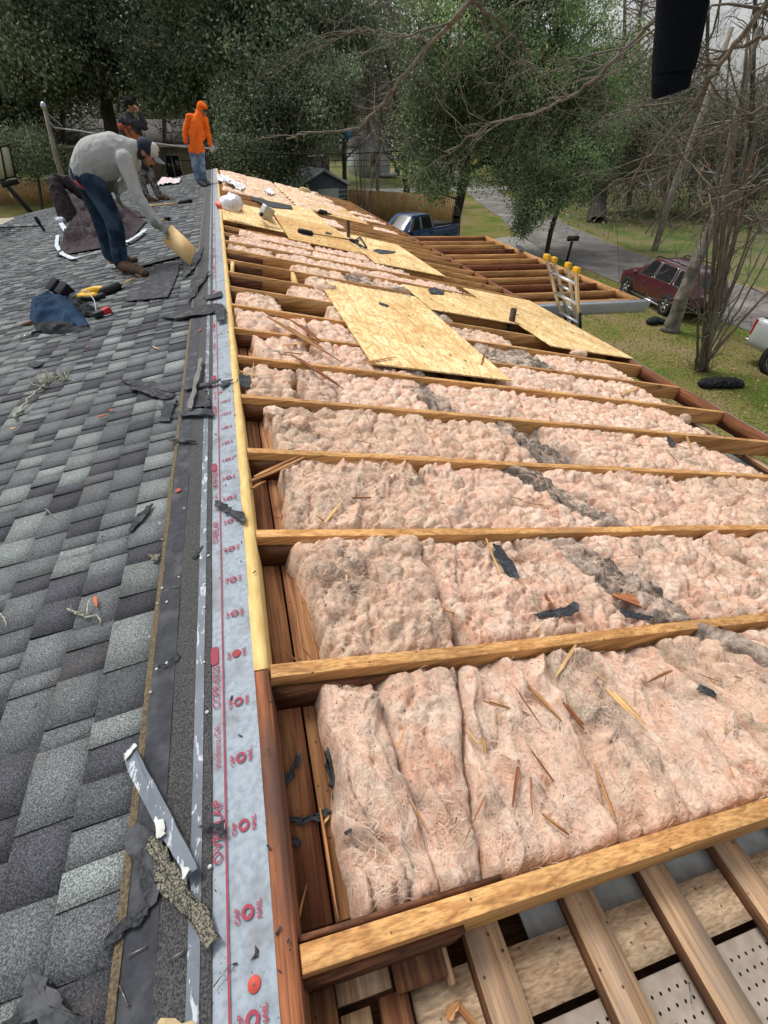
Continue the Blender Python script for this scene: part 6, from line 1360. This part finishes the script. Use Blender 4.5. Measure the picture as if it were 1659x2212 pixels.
# black sleeve end that hangs into the top of the view
m_slv=M('black jersey sleeve',(.006,.0085,.013),(.004,.005,.008),scale=260,rough=.95,bmp=.4,bscale=300,spec=.1)
def dp(x,y,D): return AtD(x,y,D)
mb=MB(); L_=[(1548,-190),(1530,-60),(1528,0),(1517,60),(1505,120),(1497,150)]; Rr=[(1440,-190),(1425,-60),(1421,0),(1418,60),(1412,120),(1411,160)]
def ringset(Ls,Rs,D,th,n=20):
    V=[]
    for (a,b) in zip(Ls,Rs):
        p,q=dp(*a,D),dp(*b,D); c=(p+q)/2; u=(p-q)/2; v=np.array([sy,cy,0])*th; V.append([c+u*math.cos(t)*1.0+v*math.copysign(abs(math.sin(t))**.8,math.sin(t)) for t in np.arange(n)/n*2*math.pi]+[c+u])
    return np.array(V)
sl=empty('sleeve',dp(1470,-190,.9),'black jersey sleeve end with a sewn cuff hanging at the top right','sleeve')
V=ringset(L_,Rr,.9,.022); V=V+(fbm(V*16,3,3)*.0022)[...,None]; mb.grid(V); mb.build('sleeve_tube',m_slv,sl,smooth=True)
V=ringset([(1493,144),(1491,160),(1486,185),(1484,188)],[(1413,152),(1411,172),(1411,212),(1413,214)],.9,.020); mb=MB(); mb.grid(V); mb.add(V[-1][:-1],[list(range(20))]); mb.build('cuff',m_slv,sl,smooth=True)
# ---------------- trees ----------------
def bark(name,a,b,sc=7): return M(name,a,b,scale=sc,rough=.95,bmp=.8,bscale=30,stretch=(1,1,.35),bd=.03)
m_bark=bark('dark bark',(.10,.085,.07),(.045,.04,.033)); m_gbark=bark('grey lichen bark',(.21,.19,.155),(.10,.09,.075)); m_tbark=bark('tan smooth bark',(.22,.17,.12),(.12,.095,.07)); m_gtwig=M('grey twig',(.17,.155,.13),(.075,.068,.058),scale=20,bmp=.2)
def leafmat(name):
    m,nt,b,v=newmat(name,.55,0,.3); a=nt.nodes.new('ShaderNodeAttribute'); a.attribute_name='col'; nt.links.new(a.outputs['Color'],b.inputs['Base Color'])
    t=nt.nodes.new('ShaderNodeBsdfTranslucent'); nt.links.new(a.outputs['Color'],t.inputs[0]); mx=nt.nodes.new('ShaderNodeMixShader'); mx.inputs[0].default_value=.25
    out=nt.nodes['Material Output']; nt.links.new(b.outputs[0],mx.inputs[1]); nt.links.new(t.outputs[0],mx.inputs[2]); nt.links.new(mx.outputs[0],out.inputs[0]); return m
m_leaf=leafmat('evergreen leaf')
def edges_mesh(mb,P,par,r,n=5):
    i=np.where(par>=0)[0]; a=P[par[i]];b=P[i];d=b-a;L=np.linalg.norm(d,axis=1)+1e-9;d=d/L[:,None]
    u=np.where(np.abs(d[:,2:3])>.9,np.array([[1.,0,0]]),np.array([[0,0,1.]])); A=np.cross(d,u);A/=np.linalg.norm(A,axis=1)[:,None];B=np.cross(A,d)
    t=np.arange(n)*2*np.pi/n; cs=np.cos(t)[None,:,None]*A[:,None]+np.sin(t)[None,:,None]*B[:,None]
    ra=np.minimum(r[par[i]],r[i]*1.5); V=np.concatenate([(a-d*ra[:,None]*.3)[:,None]+cs*ra[:,None,None],b[:,None]+cs*r[i][:,None,None]],1)
    k=np.arange(n);F=np.stack([k,(k+1)%n,n+(k+1)%n,n+k],-1)[None]+np.arange(len(i))[:,None,None]*2*n
    mb.add(V.reshape(-1,3),F.reshape(-1,4))
def skel(trunk,tips,r0,rtip=.012,step=.5,rg=None,bow=.12,pw=.45):
    T=np.array(trunk,float); t=np.linspace(0,1,len(T)); L=np.linalg.norm(np.diff(T,axis=0),axis=1).sum(); m=max(4,int(L/step)); tt=np.linspace(0,1,m)
    P=[np.array([np.interp(x,t,T[:,k]) for k in range(3)]) for x in tt]; par=[-1]+list(range(m-1)); tipn=[]
    lo=int(m*.35); D=np.linalg.norm(tips[:,None]-np.array(P)[None,lo:],axis=2).min(1)
    for q in tips[np.argsort(D)]:
        A=np.array(P); d=A-q; dist=np.linalg.norm(d,axis=1)+np.clip(d[:,2],0,None)*1.2; dist[:lo]+=50; j=int(np.argmin(dist)); d0=np.linalg.norm(A[j]-q); n=max(1,int(d0/step)); prev=j
        for s in range(1,n+1):
            f=s/n; p=A[j]+(q-A[j])*f+np.array([0,0,bow*d0*math.sin(f*math.pi)])+(rg.normal(0,.09*min(step,1),3) if s<n else 0); P.append(p); par.append(prev); prev=len(P)-1
        tipn.append(prev)
    P=np.array(P);par=np.array(par);c=np.zeros(len(P))
    c[tipn]+=1
    for i in range(len(P)-1,0,-1):
        if par[i]>=0: c[par[i]]+=c[i]
    r=rtip*np.maximum(c,1)**pw; r=np.minimum(r,r0); r[:m]=np.maximum(r[:m],r0*(1-.75*tt)); return P,par,r
def ell(cs,n,rg,shell=.55):
    w=np.array([c[1]*c[2]*c[3] for _,*c in [(0,0,*k[1]) for k in cs]]) if False else np.array([np.prod(k[1]) for k in cs]); w=w**.8; w/=w.sum(); out=[]
    for i in rg.choice(len(cs),n,p=w):
        c,r=cs[i]; d=rg.normal(0,1,3); d/=np.linalg.norm(d); out.append(np.array(c)+d*np.array(r)*rg.random()**shell)
    o=np.array(out); o[:,2]=np.maximum(o[:,2],.6); return o
def leaves(mb,tips,n,sp,L,W,cols,rg,droop=0,tone=None):
    m=len(tips); c=np.repeat(tips,n,0)+rg.normal(0,1,(m*n,3))*np.array([sp,sp,sp*.75]); c[:,2]-=np.abs(rg.normal(0,1,m*n))*droop; c[:,2]=np.maximum(c[:,2],.05)
    N=m*n; a=rg.normal(0,1,(N,3)); a[:,2]-=.5; a/=np.linalg.norm(a,axis=1)[:,None]; b=np.cross(a,rg.normal(0,1,(N,3))); b/=np.linalg.norm(b,axis=1)[:,None]
    s=rg.uniform(.6,1.3,(N,1)); V=np.stack([c-a*L*s*.5,c+b*W*s*.5,c+a*L*s*.5,c-b*W*s*.5],1).reshape(-1,3)
    cl=np.array(cols)[rg.integers(len(cols),size=N)]*rg.uniform(.8,1.25,(N,1)); tn=1+.75*np.clip(fbm(tips/(sp*5),2,5)*2,-.7,.9); cl=cl*np.repeat(tn,n)[:,None]
    mb.add(V,np.arange(N*4).reshape(-1,4),cl)
def tree(name,label,trunk,r0,cs,ntip,nleaf,L,W,cols,seed,sp=.4,bk=None,step=.6,droop=0,rtip=.014,group=None,cat='tree',twigs=0):
    rg=np.random.default_rng(seed); e=empty(name,trunk[0],label,cat,group); tips=ell(cs,ntip,rg); P,par,r=skel(trunk,tips,r0,rtip,step,rg)
    mb=MB(); edges_mesh(mb,P,par,r,6); mb.build('trunk',bk or m_bark,e,smooth=True)
    if nleaf: mb=MB(); leaves(mb,tips,nleaf,sp,L,W,cols,rg,droop); mb.build('crown',m_leaf,e)
    if twigs:
        mb=MB(); ok=rg.choice(len(tips),min(len(tips),twigs)); PP=[];pa=[];rr=[]
        for i in ok: grow(PP,pa,rr,tips[i]+0,rg.normal(0,1,3)+np.array([0,0,.4]),rg.uniform(.6,1.4),rtip*.8,3,rg)
        edges_mesh(mb,np.array(PP),np.array(pa),np.array(rr),3); mb.build('twigs',m_gtwig,e)
    return e
def grow(P,par,r,p,d,L,rad,depth,rg,pi=-1,wig=.28,sub=.5):
    d=np.array(d,float);d/=np.linalg.norm(d)+1e-9; n=max(3,int(L/.16)) if L<3 else int(L/.4); st=L/n
    if pi<0: P.append(np.array(p)); par.append(-1); r.append(rad); pi=len(P)-1
    for i in range(n):
        d=d+rg.normal(0,wig,3)*.5; d/=np.linalg.norm(d); p=p+d*st; P.append(p.copy()); par.append(pi); r.append(rad*(1-.75*(i+1)/n)); pi=len(P)-1
        if depth>0 and rg.random()<sub*(.5 if i==0 else 1): 
            q=d+rg.normal(0,.75,3); grow(P,par,r,p.copy(),q,L*rg.uniform(.3,.6),max(rad*(1-.7*i/n)*.6,.003),depth-1,rg,pi,wig,sub)
DK=[(0.101,0.145,0.086),(0.138,0.188,0.106),(0.188,0.232,0.131),(0.082,0.114,0.074),(0.226,0.238,0.151)]
CG=[(0.144,0.223,0.101),(0.180,0.274,0.122),(0.259,0.346,0.173),(0.108,0.166,0.086),(0.346,0.374,0.173)]
OL=[(0.130,0.130,0.078),(0.104,0.104,0.065),(0.169,0.156,0.098),(0.182,0.156,0.111)]
def E_(px,py,Y,*r): return (AtY(px,py,Y),r if len(r)==3 else (r[0],r[0],r[0]*.8))
# big dark evergreen oaks on the left
tree('live_oak','huge dark oak with a leaning trunk rising behind the tan house',[AtY(262,360,54)*[1,1,0],AtY(245,300,54),AtY(228,215,54),AtY(205,90,54),AtY(190,-40,54)],.75,[E_(190,40,53,9,6,5),E_(60,30,52,7,6,5),E_(330,70,53,7,5,4.5),E_(250,-60,55,9,7,5),E_(130,140,50,4,4,2.6)],420,260,.26,.15,DK,11,sp=.75,step=1.,rtip=.03,group='dark oaks behind the houses')
tree('live_oak','dark broad oak whose trunk stands behind the person in orange',[AtY(452,345,46)*[1,1,0],AtY(452,290,46),AtY(448,200,46),AtY(470,80,46),AtY(480,-40,46)],.7,[E_(440,60,45,6,5,4.5),E_(560,40,44,6,5,4.5),E_(520,190,42,4.2,4,3.4),E_(660,60,45,5,5,4),E_(420,180,46,4,4,2.4),E_(600,140,42,4,4,3)],420,260,.24,.14,DK,12,sp=.7,step=1.,rtip=.028,group='dark oaks behind the houses')
tree('live_oak','dense dark evergreen hanging low beside the shed',[AtY(600,420,38)*[1,1,0],AtY(600,330,38),AtY(615,200,38)],.35,[E_(575,290,37,2.6,2.4,2.2),E_(640,230,37,2.8,2.4,2.4),E_(540,250,38,2,2,2.4),E_(600,355,35,2.0,1.8,1.5),E_(520,330,36,1.4,1.5,1.6),E_(690,170,38,2.4,2,2)],300,230,.17,.09,DK,13,sp=.42,step=.7,droop=.3,rtip=.02,group='dark oaks behind the houses')
tree('live_oak','dark oak at the far left edge above the white house',[AtY(-60,345,60)*[1,1,0],AtY(-50,250,60),AtY(-10,100,60)],.7,[E_(-20,80,60,8,6,6),E_(60,200,66,3.5,3,2.6),E_(-60,200,60,5,5,5)],240,200,.3,.17,DK,14,sp=.85,step=1.1,rtip=.03,group='dark oaks behind the houses')
tree('live_oak','mid distance olive oak behind the thin bare trunks',[AtY(700,345,70)*[1,1,0],AtY(700,250,70),AtY(720,80,70)],.6,[E_(690,60,70,8,6,6),E_(780,120,72,6,5,5),E_(620,120,72,6,5,5),E_(860,60,75,6,5,6)],200,130,.36,.2,OL+DK,15,sp=1.,step=1.2,rtip=.035,group='dark oaks behind the houses')
tree('shrub','leafy climbing shrub in front of the white house',[AtY(75,420,48)*[1,1,0],AtY(75,330,48)],.1,[E_(60,310,48,2.4,2,2.2),E_(100,340,47,1.2,1.5,1.6),E_(20,330,50,2,2,1.6)],120,110,.16,.09,DK,16,sp=.45,step=.6,rtip=.02,cat='shrub')
# big green evergreen in the centre
tree('evergreen_tree','tall bushy green tree standing behind the open rafters in the centre',[G(985,508),AtY(985,470,28),AtY(1000,400,28),AtY(1012,250,28),AtY(1040,60,28)],.25,[E_(1080,60,27.6,4.6,3.2,3.2),E_(990,130,27.5,3.6,2.8,2.8),E_(1200,110,27.6,4.2,3,2.9),E_(1060,250,27,3.9,2.8,2.0),E_(935,300,27.4,2.4,2,1.9),E_(950,200,27.4,2.4,2,2),E_(960,380,27.2,1.4,1.5,1.2),E_(1240,230,27,3.,2.6,2.2),E_(1130,340,26.4,3.2,2.4,1.5),E_(940,390,27.2,1.2,1.3,.9),E_(1100,-60,28,4.6,3.6,2.6),E_(1300,150,27,2.2,2,2)],1050,130,.15,.062,CG,21,sp=.34,step=.6,droop=.15,rtip=.013)
tree('evergreen_tree','smaller drooping green tree with a slanted thin trunk beside the driveway',[G(1181,545),AtY(1190,500,24.6),AtY(1208,440,24.6),AtY(1235,350,24.6)],.12,[E_(1155,430,24.1,1.3,1.2,1.1),E_(1130,480,24.1,.5,.6,.6),E_(1240,360,24.6,2.1,1.7,1.4),E_(1190,390,24.3,1.6,1.3,1.1),E_(1290,300,25.2,1.8,1.6,1.5)],330,120,.13,.055,CG,22,sp=.20,step=.4,droop=.18,rtip=.009)
tree('evergreen_tree','large dark trunked tree on the green verge across the road',[G(1288,480),AtY(1292,440,35),AtY(1310,330,35),AtY(1330,200,35)],.75,[E_(1300,220,36,4,3.5,2.4),E_(1380,300,37,4,3.6,2),E_(1330,370,38,3,3,1.2),E_(1450,220,39,4.2,3.6,3)],260,150,.17,.08,DK+OL,23,sp=.5,step=.8,rtip=.02)
tree('evergreen_tree','dark leafy tree behind the bare branches on the right',[AtY(1560,450,34)*[1,1,0],AtY(1560,350,34),AtY(1570,200,34)],.4,[E_(1560,330,34,5,3,2.2),E_(1480,300,36,3,3,2),E_(1650,260,35,4,3,3),E_(1600,400,33,3,3,1.3)],260,150,.2,.1,OL+DK,24,sp=.6,step=.9,rtip=.02)
# slender bare trees
def bare(name,label,trunk,r0,seed,nb=26,L=(1.,2.6),lo=.35,mat=None,group=None,depth=3,cat='bare tree',br=.35,up=.5):
    rg=np.random.default_rng(seed); T=np.array(trunk,float); t=np.linspace(0,1,len(T)); m=24; tt=np.linspace(0,1,m); P=[np.array([np.interp(x,t,T[:,k]) for k in range(3)])+(rg.normal(0,.02,3) if 0<x<1 else 0) for x in tt]; par=[-1]+list(range(m-1)); r=list(r0*(1-.7*tt))
    for k in range(nb):
        i=rg.integers(int(m*lo),m); grow(P,par,r,P[i].copy(),rg.normal(0,1,3)*np.array([1,1,.5])+np.array([0,0,up]),rg.uniform(*L),r[i]*br,depth,rg,i)
    e=empty(name,T[0],label,cat,group); mb=MB(); edges_mesh(mb,np.array(P[:m]),np.array(par[:m]),np.array(r[:m]),8); mb.build('trunk',mat or m_gbark,e,smooth=True)
    mb=MB(); pa=np.array(par); pa[:m]=-1; edges_mesh(mb,np.array(P),pa,np.array(r),4); mb.build('branches',m_gtwig,e)
    return e
GB='bare winter trees beyond the fences'
bare('bare_tree','straight grey bare trunk left of the fence holding the blue feeder',[AtY(744,440,47)*[1,1,0],AtY(745,405,47),AtY(742,300,47),AtY(760,180,47),AtY(770,20,47)],.24,31,40,(2,5.5),.4,group=GB,mat=m_bark)
bare('bare_tree','thick forked bare tree with dark trunk beside the green bin',[AtY(880,430,46)*[1,1,0],AtY(878,400,46),AtY(870,340,46),AtY(862,250,46),AtY(830,100,46)],.34,32,44,(2,5),.3,group=GB,mat=m_bark)
bare('bare_tree','leaning grey bare tree right of the forked one',[AtY(900,420,47)*[1,1,0],AtY(905,380,47),AtY(935,300,47),AtY(960,180,47)],.2,33,26,(2,4),.4,group=GB)
for i,(x,Y,rr,hh,lb) in enumerate([(815,58,.2,100,'far thin bare tree on the lawn left of the bin'),(700,60,.2,60,'far bare tree behind the shed'),(1370,40,.25,60,'far bare tree right of the big dark trunk'),(1440,46,.3,20,'far bare tree behind the leaning pole'),(1010,60,.25,40,'far bare tree half hidden by the centre evergreen'),(1620,30,.2,20,'far bare tree at the right edge above the silver pickup'),(1340,60,.3,0,'distant bare tree over the road'),(930,70,.3,30,'distant bare tree behind the porch house'),(350,60,.25,40,'thin bare tree above the dark hooded person'),(130,60,.25,60,'thin bare tree above the service pole'),(790,75,.3,-20,'distant tall bare tree left of centre'),(1520,60,.3,-30,'distant tall bare tree at the upper right')]):
    bare('bare_tree',lb,[AtY(x,400,Y)*[1,1,0],AtY(x+4,300,Y),AtY(x+10,hh,Y),AtY(x+20,hh-90,Y)],rr,60+i,36,(2.5,6),.25,group=GB,mat=m_bark if i%2 else m_gbark)
# clump of thin stems by the fence
rg=np.random.default_rng(8); e=empty('bare_shrub',AtY(790,440,33)*[1,1,0],'fan of thin dark bare stems in front of the fence beyond the rafters','bare shrub')
for k in range(13):
    b=AtY(783+rg.uniform(-8,14),452,33); b[2]=.0; q=AtY(790+rg.uniform(-45,45),rg.uniform(280,330),33+rg.uniform(-.5,.5)); mid=(b+q)/2+rg.normal(0,.08,3); mid[0]=b[0]+(q[0]-b[0])*.35
    mb=MB(); P=[];pa=[];rr=[]; tt=np.linspace(0,1,14)
    C=[(1-t)**2*b+2*t*(1-t)*mid+t*t*q for t in tt]; mb.tube(C,.028*(1-.75*tt),5); mb.build('stem',m_bark,e,smooth=True)
    for j in range(3): grow(P,pa,rr,C[rg.integers(8,14)],(q-mid)/2+rg.normal(0,.3,3),rg.uniform(.5,1.3),.010,1,rg)
    mb=MB(); edges_mesh(mb,np.array(P),np.array(pa),np.array(rr),3); mb.build('twigs',m_gtwig,e)
# leaning trunk by the maroon car
bare('leaning_tree','thick grey trunk leaning right in front of the maroon car',[G(1448,715),AtY(1470,650,13.),AtY(1505,560,13.1),AtY(1545,480,13.3),AtY(1562,420,13.5),AtY(1590,250,13.8),AtY(1640,60,14.2)],.235,41,16,(1.5,4),.45,mat=m_gbark,br=.3)
mb=MB(); g=G(1448,715); mb.tube([g-[0,0,.02],g+[.02,0,.12],g+[.05,0,.35]],[.34,.25,.2],14); mb.build('root_flare',m_gbark,smooth=True,label='flared base of the leaning trunk on the lawn',cat='tree root')
# many stemmed crape myrtle
rg=np.random.default_rng(77); b0=G(1512,800); cm=empty('crape_myrtle',b0,'many stemmed bare crape myrtle fanning up from the lawn at the right','bare tree')
targets=[(1530,480),(1560,380),(1590,250),(1612,300),(1640,330),(1655,200),(1665,420),(1690,300),(1700,480),(1575,120),(1620,60),(1510,560),(1680,90),(1545,620),(1720,560),(1655,520),(1600,450)]
for k,(tx,ty) in enumerate(targets):
    Yk=b0[1]+rg.uniform(-.5,.5); b=b0+np.array([rg.uniform(-.16,.22),rg.uniform(-.12,.12),0]); q=AtY(tx,ty,Yk); m1=b+(q-b)*.35+np.array([rg.uniform(-.02,.12),rg.normal(0,.06),-.05+rg.normal(0,.05)]); tt=np.linspace(0,1,16)
    C=np.array([(1-t)**2*b+2*t*(1-t)*m1+t*t*q for t in tt])+rg.normal(0,.012,(16,3)); r0=rg.uniform(.035,.06); mb=MB(); mb.tube(C,r0*(1-.6*tt),8); mb.build('stem',m_tbark if k%3 else m_gbark,cm,smooth=True)
    P=[];pa=[];rr=[]
    for j in range(4): i=rg.integers(5,16); grow(P,pa,rr,C[i],(q-b)/np.linalg.norm(q-b)+rg.normal(0,.55,3),rg.uniform(.5,1.7),.014,2,rg)
    mb=MB(); edges_mesh(mb,np.array(P),np.array(pa),np.array(rr),4); mb.build('twigs',m_gtwig,cm)
P=[];pa=[];rr=[]
for j in range(26): grow(P,pa,rr,b0+np.array([rg.uniform(-.3,.3),rg.uniform(-.2,.2),0]),rg.normal(0,1,3)*[1,.6,.2]+[-.1,0,1.2],rg.uniform(.4,1.4),.006,2,rg)
mb=MB(); edges_mesh(mb,np.array(P),np.array(pa),np.array(rr),3); mb.build('suckers',m_bark,cm)
tp=np.array([AtY(1500+rg.uniform(0,160),rg.uniform(300,520),10+rg.uniform(-.4,.4)) for _ in range(40)]); mb=MB(); leaves(mb,tp,4,.07,.08,.04,[(.16,.06,.03),(.22,.09,.04)],rg); mb.build('dead_leaves',m_leaf,cm)
# overhanging bare limbs of a tree that stands beside the house, right of the view
rg=np.random.default_rng(91); nb_=empty('bare_tree',(9.2,3.4,0),'bare tree right of the view whose lichened limbs cross the sky overhead','bare tree')
MB().tube([[9.2,3.4,0],[9.1,3.5,2.2],[8.9,3.7,4.2],[8.5,3.9,5.6]],[.26,.2,.17,.13],12).build('trunk',m_gbark,nb_,smooth=True)
limbs=[([(1640,-60,5),(1540,-30,5.3),(1419,40,5.7),(1294,165,6.2),(1224,215,6.6),(1149,245,7.),(1054,270,7.4),(960,330,7.8)],.030,34),
([(1700,-80,4.6),(1649,15,4.9),(1539,165,5.4),(1464,270,5.8),(1389,350,6.2),(1319,480,6.8)],.032,34),
([(1350,-170,5.2),(1180,-100,6),(1019,0,7),(934,90,7.6),(869,170,8),(829,220,8.4),(770,280,8.8),(665,288,9.4),(620,300,9.8)],.032,30),
([(1720,190,4.6),(1600,260,5),(1480,330,5.5),(1400,420,6)],.022,26),([(1720,60,4.7),(1620,90,5.1),(1500,150,5.6),(1380,230,6.2),(1290,260,6.8)],.022,28),
([(1730,360,4.6),(1640,400,5),(1540,430,5.4),(1450,500,5.8)],.018,18),([(1019,0,7),(1090,60,7.2),(1140,110,7.6),(1180,200,8)],.018,14),([(934,90,7.6),(860,75,8),(780,60,8.4),(700,90,8.8)],.016,14)]
for pts,r0,ns in limbs:
    A_=np.array([AtY(x,y,Y) for x,y,Y in pts]); t=np.linspace(0,1,len(A_)); tt=np.linspace(0,1,40); C=np.stack([np.interp(tt,t,A_[:,k]) for k in range(3)],-1)+rg.normal(0,.012,(40,3))
    st=np.array([8.5,3.9,5.6]) if pts[0][0]>1300 else None
    if st is not None: C=np.concatenate([[st,(st+C[0])/2+[0,0,.1]],C])
    m=len(C); rr0=r0*(1-.7*np.linspace(0,1,m)); mb=MB(); mb.tube(C,rr0,8); lb=mb.build('limb',m_gbark,nb_,smooth=True); P=[];pa=[];rr=[]
    for j in range(int(ns*.75)):
        i=rg.integers(6,m); d=C[min(i+1,m-1)]-C[i-1]; d/=np.linalg.norm(d); grow(P,pa,rr,C[i].copy(),d*.8+rg.normal(0,.7,3),rg.uniform(.3,1.5),max(rr0[i]*.5,.006),2,rg)
    mb=MB(); edges_mesh(mb,np.array(P),np.array(pa),np.array(rr),4); mb.build('twigs',m_gtwig,lb)
# undergrowth and far wood
rg=np.random.default_rng(4)
def wood_mass(name,n,xr,yr,hr,leafn,L,cols,seed,sp):
    rg=np.random.default_rng(seed); mb=MB(); tips=[]; 
    x=rg.uniform(*xr,n); y=rg.uniform(*yr,n); 
    for i in range(n):
        h=rg.uniform(*hr); k=int(leafn); tips.append(np.stack([x[i]+rg.normal(0,2.2,k),y[i]+rg.normal(0,1.6,k),h*rg.uniform(.05,1,k)**.8],-1))
    tips=np.concatenate(tips); leaves(mb,tips,14,sp,L,L*.6,cols,rg); return mb.build(name,m_leaf,org=(0,0,0),kind='stuff')
wood_mass('far_woods',170,(-115,85),(112,140),(9,15),42,.75,DK+OL,3,1.3)
wood_mass('far_woods',60,(-80,-40),(85,100),(8,15),40,.6,DK,6,1.2)
wood_mass('undergrowth',60,(27,52),(42,72),(1.5,4),16,.22,OL+DK,8,.5)
wood_mass('undergrowth',40,(24,36),(30,42),(.5,2.0),8,.14,OL,9,.35)
# tangled bare brush across the road
mb=MB(); P=[];pa=[];rr=[]
for k in range(330):
    x=rg.uniform(22,56);y=rg.uniform(14,70)
    if x<22.5+max(0,y-26)*.28: continue
    grow(P,pa,rr,np.array([x,y,0.]),np.array([rg.normal(0,.35),rg.normal(0,.35),1.]),rg.uniform(3,9),rg.uniform(.02,.06),2,rg,wig=.2,sub=.5)
edges_mesh(mb,np.array(P),np.array(pa),np.array(rr),4); mb.build('brush',M('brown brush',(.15,.125,.10),(.07,.06,.05),scale=3,bmp=0),org=(0,0,0),kind='stuff')
